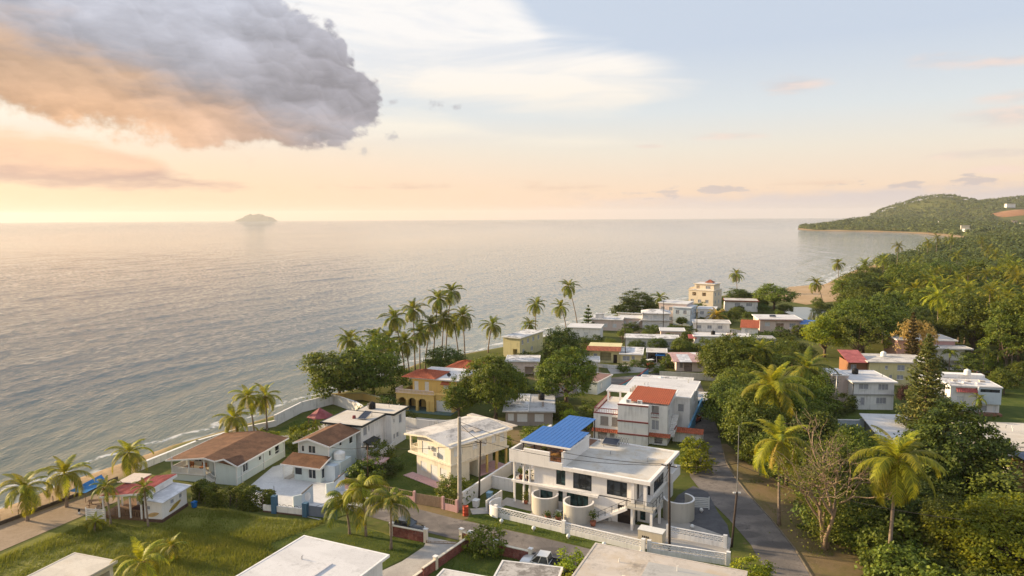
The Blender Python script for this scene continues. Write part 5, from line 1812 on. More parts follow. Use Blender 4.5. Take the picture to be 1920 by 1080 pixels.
# surf shack by the path
def shack():
    v = empty('beach_shack', (-53.2, 87.6, 0), -9.0, 'white beach shack with red metal roof, open deck and two surfboards on its wall', 'house')
    MB().box(0.4, 6.9, 0.0, 5.4, 0.0, 0.5).build('deck', WOOD, v)
    MB().box(6.6, 9.2, -0.2, 5.2, 0.0, 0.42).build('plinth', simple('brown_stone', (0.12, 0.07, 0.05), 0.9), v)
    volume(v, 6.7, 9.1, -0.1, 5.1, 0.42, 2.7, WHITE_CLEAN, {'f': [(0.25, 0.8, 1.55, 2.1, 'jal')], 'r': [(1.8, 2.5, 1.6, 2.2, 'jal'), (3.6, 4.2, 1.7, 2.3, 'jal')]}, top=False)
    MB().prism([(6.4, -0.5), (9.6, -0.5), (9.6, 5.6), (6.4, 5.6)], lambda x, y: 2.95 - 0.09 * (x - 6.4), lambda x, y: 3.05 - 0.09 * (x - 6.4)).build('lean_to_roof', GREY_SHEET, v)
    volume(v, 3.6, 6.7, 2.6, 5.2, 0.5, 3.1, WHITE, {'f': [(0.4, 1.4, 0.5, 2.4, 'door'), (1.8, 2.7, 1.2, 2.2, 'jal')]}, 'back_room', top=False)
    # red sheets, each lying against the next
    rz = lambda x, y: 3.15 + 0.13 * (x - 1.0)
    for i in range(7):
        xa, xb = 1.0 + i * 0.88, 1.0 + (i + 1) * 0.88
        s = MB().prism([(xa, -0.7), (xb + 0.04, -0.7), (xb + 0.04, 6.0), (xa, 6.0)], lambda x, y, e=i % 2: rz(x, y) + 0.012 * e, lambda x, y, e=i % 2: rz(x, y) + 0.05 + 0.012 * e)
        for q in range(4):
            xr = xa + 0.12 + q * 0.2
            s.prism([(xr, -0.7), (xr + 0.06, -0.7), (xr + 0.06, 6.0), (xr, 6.0)], lambda x, y: rz(x, y) + 0.063, lambda x, y: rz(x, y) + 0.09)
        s.build('roof_sheet', RED_SHEET, v)
    MB().prism([(0.4, 3.2), (3.0, 3.2), (3.0, 6.6), (0.4, 6.6)], lambda x, y: 3.5, lambda x, y: 3.58).build('roof_patch', paint('pale_board', (0.62, 0.52, 0.44), 0.3), v)
    f = MB(); f.bar((1.0, -0.74, 3.08), (7.16, -0.74, 3.88), 0.06, 0.24); f.bar((7.2, -0.7, 3.8), (7.2, 6.0, 3.8), 0.06, 0.34); f.build('fascia', FRAME_WHITE, v)
    volume(v, 6.75, 7.1, -0.1, 5.2, 3.05, 3.85, WHITE, None, 'clerestory')
    columns(v, ((1.2, -0.4), (3.4, -0.4), (5.0, -0.4), (6.6, -0.5), (1.2, 3.0)), 0.5, 3.2, 0.16, FRAME_WHITE, 'post')
    rl = MB()
    for i in range(12):
        x = 2.6 + 3.9 * i / 11
        rl.box(x - 0.06, x + 0.06, -0.1, -0.04, 0.5, 1.35)
    rl.box(2.5, 6.6, -0.12, -0.02, 1.35, 1.43)
    rl.build('railing', WOOD, v)
    for i in range(5):
        MB().box(-1.0, 1.7, -0.9, -0.84, 0.35 + i * 0.26, 0.52 + i * 0.26).build('fence_board', FRAME_WHITE, v)
    for x in (-1.0, 0.4, 1.7):
        MB().box(x - 0.05, x + 0.05, -0.84, -0.74, 0, 1.7).build('fence_post', FRAME_WHITE, v)
    t = MB().box(4.2, 6.2, 0.6, 2.0, 1.15, 1.22)
    for x, y in ((4.3, 0.7), (6.1, 0.7), (4.3, 1.9), (6.1, 1.9)): t.box(x - 0.04, x + 0.04, y - 0.04, y + 0.04, 0.5, 1.15)
    t.build('deck_table', simple('dark_table', (0.06, 0.025, 0.03), 0.6), v)
    return v


def surfboard(loc, rot, L, W, mat, label):
    o = empty('surfboard', loc, 0, label, 'surfboard', 'surfboards on the shack')
    k = 14
    up, dn = [], []
    for i in range(k + 1):
        t = i / k
        w = W * 0.5 * math.sin(math.pi * min(1, t * 0.98 + 0.01)) ** 0.62
        up.append((L * (t - 0.5), w)); dn.append((L * (t - 0.5), -w))
    mb = MB()
    pts = up + dn[::-1]
    i0 = len(mb.v)
    mb.v += [(x, -0.035, z) for x, z in pts] + [(x, 0.035, z) for x, z in pts]
    m_ = len(pts)
    mb.f.append(tuple(range(m_))); mb.f.append(tuple(range(2 * m_ - 1, m_ - 1, -1)))
    mb.f += [(j, (j + 1) % m_, m_ + (j + 1) % m_, m_ + j) for j in range(m_)]
    b = mb.build('board', mat, o)
    b.rotation_euler = rot
    f = MB(); f.poly([(-L * 0.42, -0.036, 0), (-L * 0.34, -0.036, 0), (-L * 0.40, -0.16, 0)]); f.quad((-L * 0.42, -0.036, 0.01), (-L * 0.34, -0.036, 0.01), (-L * 0.34, -0.036, -0.01), (-L * 0.42, -0.036, -0.01))
    f.build('fin', BLACK, b)
    s = MB().box(-L * 0.44, L * 0.44, -0.042, -0.0355, -0.012, 0.012).build('stringer', WOOD, b)
    return o


_sh = shack()
surfboard(world_of(_sh, 9.16, 2.5, 1.15), (0, math.radians(-14), math.radians(-9 + 90)), 2.5, 0.55, simple('yellow_board', (0.42, 0.30, 0.05), 0.35), 'yellow surfboard on the long right wall of the beach shack')
surfboard(world_of(_sh, 7.9, -0.16, 1.0), (0, math.radians(-14), math.radians(-9)), 1.7, 0.5, simple('cream_board', (0.62, 0.42, 0.20), 0.35), 'cream surfboard with dark tail on the end wall of the beach shack')


# background houses, from near to far
def ex_hip14(v):
    volume(v, -7.5, 0, 2.0, 9.0, 0, 3.2, PALE_PINK, {'f': row(3, 0.8, 2.2, 1.1, 1.2, 2.4, 'jalw')}, 'low_wing', top=False)
    slab(v, -7.8, -0.05, 1.6, 9.3, 3.2, 0.18, R_WHITE, WHITE_OLD)
    st = MB()
    for i in range(10): st.box(-3.4 + i * 0.32, -3.05 + i * 0.32, 0.4, 1.6, 0.32 * i, 0.32 * i + 0.4)
    st.build('stair', WHITE_OLD, v)
    MB().box(-0.3, 9.2, -0.6, 0.0, 2.95, 3.15).build('balcony_slab', WHITE_OLD, v)
    roof_clutter(v, 2, 7, 2, 6, 5.9, 3, 5)


block_house('hip_roof_house', 'white two storey house with mossy hip roof and a low side wing near the water', (44.5, 240.0), -10, 9.0, 8.0, 5.4, WHITE_OLD, R_MOULD,
            {'f': row(3, 0.8, 2.8, 1.2, 3.8, 4.9, 'jalw') + [(1, 2.2, 1, 2.2, 'jalw')], 'r': [(1, 2.4, 3.8, 4.9, 'jal'), (2.2, 5.4, 0.2, 2.4, 'open'), (5, 6.4, 3.8, 4.9, 'jal')]}, 0.5, hip=1.0, extra=ex_hip14)


def ex_tower(v):
    volume(v, 1.6, 9.5, 2.0, 9.0, 9.0, 11.4, PEACH, {'l': row(3, 0.6, 2.1, 1.1, 9.5, 10.8, 'open'), 'f': [(0.8, 2.2, 9.6, 10.8, 'open'), (4.6, 6.6, 9.6, 10.8, 'jal')]}, 'top_wall', top=False)
    slab(v, 1.2, 9.9, 1.6, 9.4, 11.4, 0.2, R_WHITE, PEACH)
    hip_tiles(v, 5.0, 8.4, 4.0, 7.0, 11.9, 13.0, TILE_OLD)
    MB().box(5.3, 8.1, 4.3, 6.7, 11.6, 11.95).build('lantern', WHITE, v)
    balustrade(v, [(0.1, 9.8), (0.1, 0.1), (1.6, 0.1)], 9.0, 0.9, PEACH)


block_house('apartment_tower', 'peach four storey apartment block lit on its left side by the water', (70.5, 281.5), -35, 10.0, 10.0, 9.0, PEACH, R_WHITE,
            {'f': row(3, 0.9, 3.0, 1.3, 1.2, 2.5, 'jal') + row(3, 0.9, 3.0, 1.3, 4.2, 5.5, 'jal') + row(2, 1.5, 4.0, 1.6, 6.9, 8.3, 'open'),
             'l': row(3, 1.0, 3.0, 1.2, 4.0, 5.4, 'jal') + row(3, 1.0, 3.0, 1.2, 1.0, 2.4, 'jal') + row(3, 1.0, 3.0, 1.2, 6.8, 8.2, 'open'), 'r': row(2, 2, 4, 1.2, 6.8, 8.2, 'jal') + row(2, 2, 4, 1.2, 3.8, 5.2, 'jal')}, 0.15, PEACH, extra=ex_tower)


def ex_w16(v):
    volume(v, 6.0, 12.0, -3.0, 6.0, 0, 6.2, PALEBLUE, {'f': [(1, 2.2, 4, 5.4, 'jal'), (3.6, 4.8, 4, 5.4, 'jal'), (2, 3.4, 0.4, 2.4, 'open')], 'r': row(2, 1, 4, 1.4, 4, 5.4, 'jal')}, 'front_wing', top=False)
    slab(v, 5.7, 12.3, -3.3, 6.3, 6.2, 0.2, R_WHITE, PALEBLUE)


block_house('bluish_house', 'pale bluish white house with stepped blocks below the peach tower', (53.0, 254.0), -28, 10.0, 9.0, 7.2, PALE_PINK, R_WHITE, {'f': row(3, 0.8, 2.9, 1.3, 4.6, 6.0, 'jal') + row(2, 0.8, 2.9, 1.3, 1.2, 2.4, 'jal'), 'r': row(2, 1, 4, 1.3, 4.6, 6, 'jal')}, 0.3, WHITE_OLD, extra=ex_w16)


def ex_18(v):
    MB().box(-0.6, 13.2, -0.7, -0.36, 4.1, 4.5).build('fascia', TILE_OLD, v)


block_house('red_fascia_house', 'white and orange house with a red roof fascia right of the peach tower', (86.0, 284.5), -14, 12.6, 9.0, 4.2, WHITE, R_GREYISH, {'f': [(3.8, 5.8, 2.2, 3.5, 'jal'), (8.2, 10.4, 2.2, 3.5, 'jal'), (5.0, 7.5, 0, 1.9, 'open')], 'l': []}, 0.35, TILE_OLD, extra=ex_18)


def ex_pink(v):
    tiled_slope(v, (-0.6, -0.7, 3.9), (13.6, -0.7, 3.9), (13.6, 0.1, 4.3), (-0.6, 0.1, 4.3), TILE_OLD)
    volume(v, 9.0, 18.0, -1.6, 4.0, 0, 1.4, PALE_PINK, None, 'veranda_wall')
    for k in range(2):
        MB().prism([(12.4 + k * 5, -2.0), (17.2 + k * 5, -2.0), (17.2 + k * 5, 3.4), (12.4 + k * 5, 3.4)], lambda x, y: 3.0 + (y + 2) * 0.12, lambda x, y: 3.08 + (y + 2) * 0.12).build('blue_canopy', BLUE_SHEET, v)
    for x in (12.7, 16.9, 21.8): MB().box(x - 0.06, x + 0.06, -1.8, -1.68, 0, 3.0).build('post', METAL, v)
    solar_panel(v, 4.0, 4.0, 4.4, 2.0, 1.2)


block_house('pink_house', 'pale pink house with white roof, red eaves and blue canopies by the river mouth', (82.0, 232.5), -8, 13.0, 11.0, 4.1, PALE_PINK, R_WHITE, {'f': [(1.6, 3.2, 2.0, 3.2, 'jalw'), (5.2, 7.6, 0.2, 2.9, 'open'), (9.4, 11.4, 1.6, 3.0, 'jal')]}, 0.5, WHITE, extra=ex_pink)
block_house('red_roof_cottage', 'little white house with a red tiled slope left of the pink house', (74.0, 226.5), -20, 5.0, 6.0, 2.4, WHITE, None, {'f': [(1, 2, 0.9, 2, 'jalw')], 'r': [(1, 2, .9, 2, 'jalw')]},
            extra=lambda v: (tiled_slope(v, (-0.4, -0.5, 2.4), (5.4, -0.5, 2.4), (5.4, 6.3, 4.1), (-0.4, 6.3, 4.1), TILE), MB().prism([(0, 0.01), (5, 0.01), (5, 6), (0, 6)], 2.39, lambda x, y: 2.42 + y * 0.24).build('attic', WHITE, v)))


def ex_long(v):
    tiled_slope(v, (-1.8, -0.6, 2.2), (0.6, -0.6, 2.2), (0.6, 2.2, 3.0), (-1.8, 2.2, 3.0), RED_SHEET)
    volume(v, 16.0, 23.0, -0.5, 5.0, 0, 2.7, GREY, {'f': [(4.5, 6.5, 0.2, 2.2, 'grille')]}, 'garage_wall')
    MB().box(9.6, 11.4, 0.2, 4.0, 3.02, 3.4).build('roof_step', PALE_PINK, v)


block_house('long_white_house', 'long low white roofed house with a grey end wall in the middle distance', (54.0, 207.5), -8.6, 16.0, 6.0, 2.8, WHITE, R_WHITE, {'f': row(4, 1.2, 3.6, 1.4, 1.0, 2.2, 'jal')}, 0.4, WHITE, extra=ex_long)
block_house('low_white_house', 'white flat house with a plain side wall behind the dark round tree', (17.5, 220.0), -14, 10.0, 8.0, 3.7, WHITE, R_WHITE, {'f': row(2, 1, 4, 1.4, 1.2, 2.4, 'jalw'), 'r': [(5, 6, 1.5, 2.4, 'jalw')]}, 0.35, WHITE)
block_house('pale_yellow_house', 'pale yellow two storey house with mouldy roof beside the beach palms', (-2.5, 192.6), -29, 5.2, 14.0, 5.4, PALE_YELLOW, R_MOULD, {'f': [(3.0, 4.4, 0.2, 2.4, 'open')], 'r': row(4, 1, 3.2, 1.1, 3.6, 4.8, 'jal') + row(2, 1.5, 5, 1.2, 1, 2.2, 'jal')}, 0.35, WHITE_OLD)
block_house('patched_roof_house', 'small house with a patchy mouldy roof between the two round trees', (-1.4, 169.0), -4, 7.6, 7.0, 3.4, PALE_PINK, R_MOULD, {'f': [(1, 2.4, 1, 2.2, 'jalw'), (4.4, 6.6, 0, 2.2, 'open')]}, 0.4, WHITE_OLD)


def ex_yel12(v):
    tiled_slope(v, (-0.8, -0.9, 3.2), (8.2, -0.9, 3.2), (8.2, 1.6, 4.0), (-0.8, 1.6, 4.0), TILE_OLD)
    MB().box(-0.6, 8.1, 1.6, 8, 3.2, 3.9).build('parapet', PALE_YELLOW, v)
    volume(v, 8.1, 13.5, -1.5, 8.0, 0, 2.7, PALE_YELLOW, {'f': [(0.6, 2.4, 1.0, 2.3, 'jal'), (2.9, 3.7, 1.0, 2.3, 'jal')], 'r': [(2, 2.8, 1.2, 2.2, 'jal'), (6, 7, 1.2, 2.2, 'jal')]}, 'side_wing', top=False)
    slab(v, 7.8, 13.9, -2.0, 8.4, 2.7, 0.18, R_MOULD, WHITE)
    slab(v, 14.6, 20.0, 1.0, 7.0, 2.9, 0.12, R_GREYISH, WHITE)
    columns(v, ((14.9, 1.3), (19.7, 1.3), (19.7, 6.7), (17.3, 1.3)), 0, 2.9, 0.14, FRAME_WHITE)
    MB().box(14.5, 19.8, 7.0, 7.2, 0, 2.9).build('carport_back', GREYBROWN, v)
    MB().prism([(17.0, 0.6), (19.4, 0.6), (19.4, 2.8), (17.0, 2.8)], lambda x, y: 2.2 + (y - .6) * .2, lambda x, y: 2.26 + (y - .6) * .2).build('tarp', BLUE_TARP, v)


block_house('tile_fronted_house', 'pale yellow bungalow with red tiled front eave and a carport', (20.4, 184.5), -12, 8.0, 8.0, 3.2, PALE_YELLOW, None, {'f': [(1.0, 2.0, 0.8, 2.4, 'jal'), (2.8, 5.6, 0.6, 2.7, 'grille'), (6.2, 7.2, 0, 2.2, 'door')]}, extra=ex_yel12)


def ex_pinkroof(v):
    for i in range(6):
        xa = -0.9 + i * 1.5
        MB().prism([(xa, -1.4), (xa + 1.47, -1.4), (xa + 1.47, 5.0), (xa, 5.0)], lambda x, y: 2.6 + (y + 1.4) * 0.11, lambda x, y: 2.68 + (y + 1.4) * 0.11).build('roof_sheet', PINK_SHEET if i not in (1, 2) else GREY_SHEET, v)
        MB().prism([(xa, 5.0), (xa + 1.47, 5.0), (xa + 1.47, 11.0), (xa, 11.0)], lambda x, y: 3.3 - (y - 5) * 0.11, lambda x, y: 3.38 - (y - 5) * 0.11).build('roof_sheet', PINK_SHEET if i != 4 else R_WHITE, v)


block_house('pink_roof_house', 'beige bungalow with a faded pink and grey metal roof behind the round street tree', (40.5, 172.5), -4, 7.4, 9.0, 2.6, PALE_PINK, None, {'f': [(0.8, 1.6, 1, 2.2, 'jalt'), (1.9, 3.8, 0.1, 2.2, 'grille'), (5.2, 6.2, 1.1, 2.2, 'jalt')]}, extra=ex_pinkroof)


def ex_r10(v):
    slab(v, 2.0, 8.5, -2.6, 0.0, 3.0, 0.15, R_WHITE, WHITE)
    slab(v, 0.5, 11.0, -5.4, -2.7, 2.6, 0.15, R_MOULD, WHITE_OLD)
    MB().box(0.6, 10.8, -5.2, -0.1, 0, 2.55).build('front_wall', WHITE_OLD, v)
    MB().box(4.2, 4.6, -1.6, -1.2, 3.2, 4.4).build('chimney', WHITE, v)
    volume(v, 11.2, 15.5, -7.5, -1.0, 0, 2.0, BLUEWALL, {'f': [(0.5, 3.4, 0.9, 1.7, 'open')]}, 'blue_wing', top=False)
    slab(v, 11.0, 15.8, -7.8, -0.7, 2.0, 0.12, R_GREYISH, WHITE_OLD)
    roof_clutter(v, 1, 9, -5, 4, 2.9, 8, 77)


block_house('patched_cluster', 'low house of patched white roofs with a blue wing behind the red tiled building', (27.0, 148.0), -18, 10.5, 6.0, 3.2, WHITE_OLD, R_MOULD, {'r': [(1, 2, 1, 2, 'jal')]}, 0.3, WHITE, extra=ex_r10)
block_house('blue_side_house', 'small house with a pale blue side wall and rusty roof beside the round tree', (14.2, 152.0), -30, 4.6, 8.0, 2.7, PALEBLUE, sheet_metal('rusty_sheet', (0.20, 0.10, 0.07), 0.6), {'r': [(2, 3, 1, 2, 'jalw')]}, 0.3, WHITE_OLD)
plain_wall('yard_wall', [(23.5, 153), (29.8, 163), (33, 170)], 1.3, 0.25, BLUEWALL, 'blue yard wall with dark red top running back from the patched roofs', REDTRIM)
plain_wall('yard_wall', [(35, 165.5), (49, 161.5)], 1.6, 0.2, CREAM, 'cream street wall in front of the pink roofed bungalow')
plain_wall('yard_wall', [(9, 180), (20, 179), (33, 172)], 0.9, 0.2, WHITE_OLD, 'low old white wall in front of the tile fronted bungalow')

# more of the village between the street and the water
def ex_roofroom(v):
    MB().box(1.0, 3.6, 2.0, 4.6, 3.5, 5.2).build('roof_room', WHITE_OLD, v)
    MB().box(0.8, 3.8, 1.8, 4.8, 5.201, 5.35).build('roof_room_slab', R_MOULD, v)
    roof_clutter(v, 4, 9, 1, 5, 3.4, 4, 55)


block_house('flat_grey_house', 'low house with a long grey mouldy roof below the hip roofed house', (33.0, 204.0), -10, 15.0, 6.5, 3.0, WHITE_OLD, R_MOULD, {'f': row(4, 1, 3.5, 1.4, 1.0, 2.2, 'jal')}, 0.4, WHITE_OLD)
block_house('cream_wing_house', 'cream house with stained white roof left of the hip roofed house', (27.0, 238.0), -14, 10.0, 8.0, 3.6, PALE_PINK, R_MOULD, {'f': row(3, 1, 3, 1.3, 1.2, 2.4, 'jalw'), 'r': [(2, 3.4, 1.2, 2.4, 'jal')]}, 0.4, WHITE_OLD, extra=ex_roofroom)
block_house('grey_roof_house', 'low house with a pale grey roof between the bluish house and the red roofed cottage', (60.5, 234.0), -12, 11.5, 7.0, 2.9, WHITE_OLD, R_GREYISH, {'f': row(3, 1, 3.4, 1.4, 1.0, 2.2, 'jal')}, 0.4, WHITE)
block_house('pink_wall_house', 'small house with a pink wall and white roof left of the long white house', (46.0, 217.0), -10, 7.0, 6.0, 2.9, PALE_PINK, R_WHITE, {'f': [(1, 2.4, 1, 2.2, 'jal'), (4.4, 5.6, 0, 2.1, 'door')]}, 0.4, WHITE)
block_house('white_cube_house', 'narrow white two storey house beside the bluish house', (66.5, 252.0), -20, 6.0, 7.0, 5.2, WHITE, R_WHITE, {'f': row(2, 0.8, 2.6, 1.3, 3.3, 4.5, 'jal') + [(0.8, 2, 0.9, 2.1, 'jal')], 'r': row(2, 1, 3, 1.2, 3.3, 4.5, 'jal')}, 0.3, WHITE)
block_house('shore_house', 'low white house at the shore behind the low palms', (38.5, 256.0), -25, 9.0, 7.0, 3.4, WHITE, R_WHITE, {'f': row(2, 1.2, 4, 1.6, 1.2, 2.4, 'jal')}, 0.4, WHITE)
block_house('back_street_house', 'small white house beside the back street behind the patched roofs', (14.5, 171.0), -6, 6.5, 6.0, 2.9, WHITE_OLD, R_GREYISH, {'f': [(0.8, 2.0, 1, 2.1, 'jal'), (3.6, 5.6, 0.1, 2.2, 'open')]}, 0.4, WHITE)

# houses on the right
def ex_R1(v):
    volume(v, -3.2, 0.0, 2.4, 8.0, 0, 6.3, PALE_PINK, {'f': [(0.5, 1.2, 3.9, 5.6, 'jal')], 'l': [(2, 3, 4, 5.4, 'jal')]}, 'left_wing', top=False)
    slab(v, -3.3, 0.05, 2.0, 8.3, 6.3, 0.2, R_WHITE, WHITE)
    MB().box(-0.05, 7.9, -0.2, 0.0, 2.95, 3.2).build('band', GREY, v)
    MB().tube([(0.0, -0.1, 0), (0.0, -0.1, 5.4)], 0.07).build('downpipe', DARK_METAL, v)
    roof_clutter(v, 1, 7, 2, 9, 5.9, 4, 8)


block_house('white_right_house', 'white two storey house with grey louvred windows left of the tall conifer', (67.0, 136.9), -4, 7.8, 10.0, 5.5, WHITE, R_WHITE,
            {'f': [(1.1, 2.9, 4.1, 5.2, 'jal'), (4.8, 6.7, 4.0, 5.2, 'jal'), (1.5, 2.3, 0.9, 2.5, 'jal'), (4.5, 6.4, 1.2, 2.5, 'jal')], 'r': [(2, 3.4, 4, 5.2, 'jal')]}, 0.45, WHITE, extra=ex_R1)


def ex_R26(v):
    volume(v, -4.2, 0.0, 1.0, 7.0, 0, 5.0, paint('rust_wall', (0.30, 0.14, 0.07), 0.3), {'f': [(0.6, 1.8, 3.2, 4.4, 'jal')]}, 'shed_wall', top=False)
    MB().prism([(-4.6, -0.2), (0.0, -0.2), (0.0, 7.4), (-4.6, 7.4)], lambda x, y: 5.0 + (y + .2) * .2, lambda x, y: 5.1 + (y + .2) * .2).build('shed_roof', RED_SHEET, v)


block_house('beige_right_house', 'beige two storey house with weathered roof and red metal shed behind the white one', (80.5, 157.5), -7, 13.0, 9.0, 5.2, PALE_YELLOW, R_GREYISH, {'f': [(3.4, 4.0, 3.7, 4.5, 'jal'), (6.0, 7.6, 3.4, 4.7, 'jal'), (4.4, 5.0, 1.6, 2.4, 'jal'), (6.0, 7.4, 1.4, 2.4, 'jal')]}, 0.5, R_GREYISH, extra=ex_R26)


def ex_R27(v):
    slab(v, 4.5, 15.5, -5.0, -0.2, 5.3, 0.25, R_GREYISH, WHITE_OLD)
    volume(v, 5.4, 14.0, -4.0, 0, 0, 5.3, WHITE_OLD, {'f': [(4.4, 7.6, 0.4, 2.4, 'open'), (1, 2.4, 3.4, 4.6, 'jal'), (5, 6.4, 3.4, 4.6, 'jal')]}, 'front_wing', top=False)
    MB().box(4.4, 5.8, 4.0, 5.4, 6.9, 8.2).build('stair_tower', WHITE_OLD, v)


block_house('back_right_house', 'white house with two stepped weathered roofs among the trees at the right', (98.0, 178.0), -8, 13.5, 9.0, 6.6, PINK, R_GREYISH, {'f': [(3, 4.2, 4, 5.2, 'jal')]}, 0.5, WHITE, extra=ex_R27)


def ex_R28(v):
    volume(v, 4.7, 8.5, -0.6, 8.5, 2.2, 5.3, PALEBLUE, {'f': [(0.2, 3.5, 4.5, 5.1, 'glass')]}, 'bay', top=False)
    MB().box(4.65, 8.55, -0.62, 8.5, 5.31, 5.53).build('bay_roof', R_WHITE, v)
    MB().box(4.5, 4.7, -0.7, 0.0, 0, 5.4).build('fin_wall', PALEBLUE, v)
    tiled_slope(v, (0.9, -0.7, 4.3), (4.5, -0.7, 4.3), (4.5, 0.0, 5.0), (0.9, 0.0, 5.0), RED_SHEET)
    MB().box(0.9, 8.6, -1.2, 0.0, 0, 0.5).build('plinth', simple('brick_plinth', (0.27, 0.13, 0.09), .9), v)
    slab(v, -3.2, 0.0, 3.0, 9.0, 5.2, 0.2, R_MOULD, WHITE_OLD)
    MB().box(-3.0, 0, 3.2, 8.8, 0, 5.2).build('left_wing', WHITE_OLD, v)
    for i in range(6): MB().box(0.3 + i * 1.2, 1.2 + i * 1.2, 1.5 + (i % 2) * 2, 2.4 + (i % 2) * 2, 5.56, 5.63 + 0.1 * (i % 3)).build('roof_patch', R_CONC if i % 2 else GREY_SHEET, v)
    MB().box(0.1, 8.3, 6.6, 8.55, 5.54, 6.3).build('roof_room', WHITE, v)


block_house('white_far_right_house', 'white house with glazed bay and red awning right of the tall conifer', (84.5, 134.2), -13, 8.5, 8.6, 5.3, WHITE, R_MOULD, {'f': [(1.2, 2.4, 1.9, 3.4, 'jalw'), (2.2, 3.4, 0.5, 2.0, 'jalw'), (5.4, 6.4, 0.6, 1.8, 'jal'), (7.4, 8.0, 0.6, 1.9, 'jalw')]}, 0.3, WHITE, extra=ex_R28)

o = empty('carport', (58.6, 106.0, 0), -4, 'white tensioned canopy roof among the trees at the right', 'canopy')
MB().prism([(-2.4, -1.4), (2.6, -4.6), (9.4, 13.0), (0.2, 13.6)], lambda x, y: 3.75 + 0.02 * y, lambda x, y: 3.9 + 0.02 * y).build('roof', R_WHITE, o)
for x, y in ((-0.8, -1.0), (1.8, -2.6), (8.6, 12), (0.8, 12.6)): MB().box(x - 0.1, x + 0.1, y - 0.1, y + 0.1, 0, 3.8).build('post', METAL, o)
MB().box(0.0, 8.4, 12.7, 12.9, 0, 3.4).build('back_wall', PALEBLUE, o)
plain_wall('compound_wall', [(57.2, 121.5), (67, 120.6), (79.5, 119.0), (97, 117.6)], 2.4, 0.25, PALEBLUE, 'long pale blue grey compound wall below the houses on the right', WHITE)


def ex_R30(v):
    MB().box(-0.5, 5.2, -4.5, 0, 6.3, 6.5).build('balcony_roof', R_CONC, v)
    volume(v, 0.6, 5.0, -3.8, 0, 0, 3.6, CREAM, None, 'balcony_base')
    volume(v, 0.55, 0.75, -3.9, 0, 3.6, 4.7, CREAM, None, 'balcony_side')
    volume(v, 0.75, 5.0, -3.9, -3.7, 3.6, 4.7, CREAM, None, 'balcony_front')
    roof_clutter(v, 3, 16, 2, 10, 6.9, 5, 18)


block_house('cream_right_house', 'cream house with broad pale flat roofs and a corner balcony at the right edge', (66.0, 95.0), -8, 18.0, 11.0, 6.4, CREAM, R_TAN, {'f': [(1.4, 2.6, 3.7, 5.8, 'doorw'), (3.0, 4.2, 4.4, 5.7, 'jal'), (1, 2, 1, 2, 'jal')], 'l': [(3, 4.4, 4.2, 5.6, 'jal')]}, 0.5, R_TAN, extra=ex_R30)
block_house('terracotta_house', 'terracotta orange house with white window frames at the right edge', (65.2, 84.5), -8, 9.0, 7.0, 6.6, ORANGE, sheet_metal('dark_blue_sheet', (0.03, 0.05, 0.10), 0.1), {'l': [(1.4, 2.4, 4.2, 5.6, 'glassw'), (1.4, 2.4, 1.0, 2.4, 'glassw'), (4.4, 5.4, 4.2, 5.6, 'glassw')], 'f': [(0.6, 1.6, 4.2, 5.6, 'glassw'), (0.6, 1.6, 1.0, 2.4, 'glassw')]}, 0.3, FRAME_DARK)
block_house('wood_house', 'white roofed house half hidden among the coconut palms of the wood', (152, 243), -10, 17.0, 9.0, 4.2, PALE_PINK, R_WHITE, {'f': row(3, 2, 5, 2.0, 1.4, 3.0, 'open')}, 0.8, WHITE)

# houses across the bay, below the hill
FAR_SPOTS = far_spots = [(905, 1420, 20, 0), (985, 1560, 26, 1), (1010, 1590, 16, 0), (1120, 1540, 22, 2), (1180, 1620, 34, 0), (1215, 1700, 18, 1), (1330, 1560, 24, 0), (1420, 1640, 40, 1), (1510, 1600, 18, 0), (1560, 1680, 30, 2),
             (1660, 1640, 28, 0), (1720, 1600, 16, 1), (1290, 1480, 18, 2), (1840, 1760, 60, 0), (1905, 1680, 24, 1), (2010, 1760, 26, 0), (1230, 2050, 22, 0), (1700, 2450, 46, 0), (2150, 2180, 60, 1), (1480, 1830, 20, 0), (1600, 1900, 24, 1), (1370, 1950, 20, 2)]
far_txt = ['white', 'pale cream', 'pink roofed']
for i, (x, y, w, t) in enumerate(far_spots):
    zz = float(terrain_h(np.array([x]), np.array([y]))[0]) + 1.0
    v = empty('far_house', (x, y, zz), random.Random(i).uniform(-30, 20), 'small pale building below the wooded hill across the bay', 'building', 'far buildings across the bay')
    hh = 9 + (i * 3) % 5
    w *= 0.62
    m_ = [WHITE, CREAM, PALE_PINK][t]
    volume(v, 0, w, 0, w * 0.5, -3, hh, m_, {'f': row(max(2, int(w / 5)), 1.5, 5.0, 2.4, hh - 3.4, hh - 1.4, 'open')}, top=False)
    slab(v, -0.8, w + 0.8, -0.8, w * 0.5 + 0.8, hh, 0.6, [R_WHITE, R_TAN, PINK_SHEET][t])

def earth_cut():
    """Bare red slope on the far hill, draped on the terrain."""
    xs, ys = np.linspace(1590, 1800, 22), np.linspace(2320, 2410, 10)
    X, Y = np.meshgrid(xs, ys)
    Z = terrain_h(X.ravel(), Y.ravel()) + 2.5 - 6.0 * (np.abs(Y.ravel() - 2365) / 45) ** 6 - 6.0 * (np.abs(X.ravel() - 1695) / 105) ** 6
    ix = np.arange(X.size).reshape(X.shape)
    f = np.stack([ix[:-1, :-1].ravel(), ix[:-1, 1:].ravel(), ix[1:, 1:].ravel(), ix[1:, :-1].ravel()], 1)
    o = mesh_obj('bare_earth', np_mesh('bare_earth', np.column_stack([X.ravel(), Y.ravel(), Z]), f, ground_mat('red_earth', (0.36, 0.17, 0.08), (0.44, 0.23, 0.12), (0.20, 0.16, 0.06), 0.012, 0.06, 0.5, 0.58), None, True))
    tag(o, kind='structure')


earth_cut()

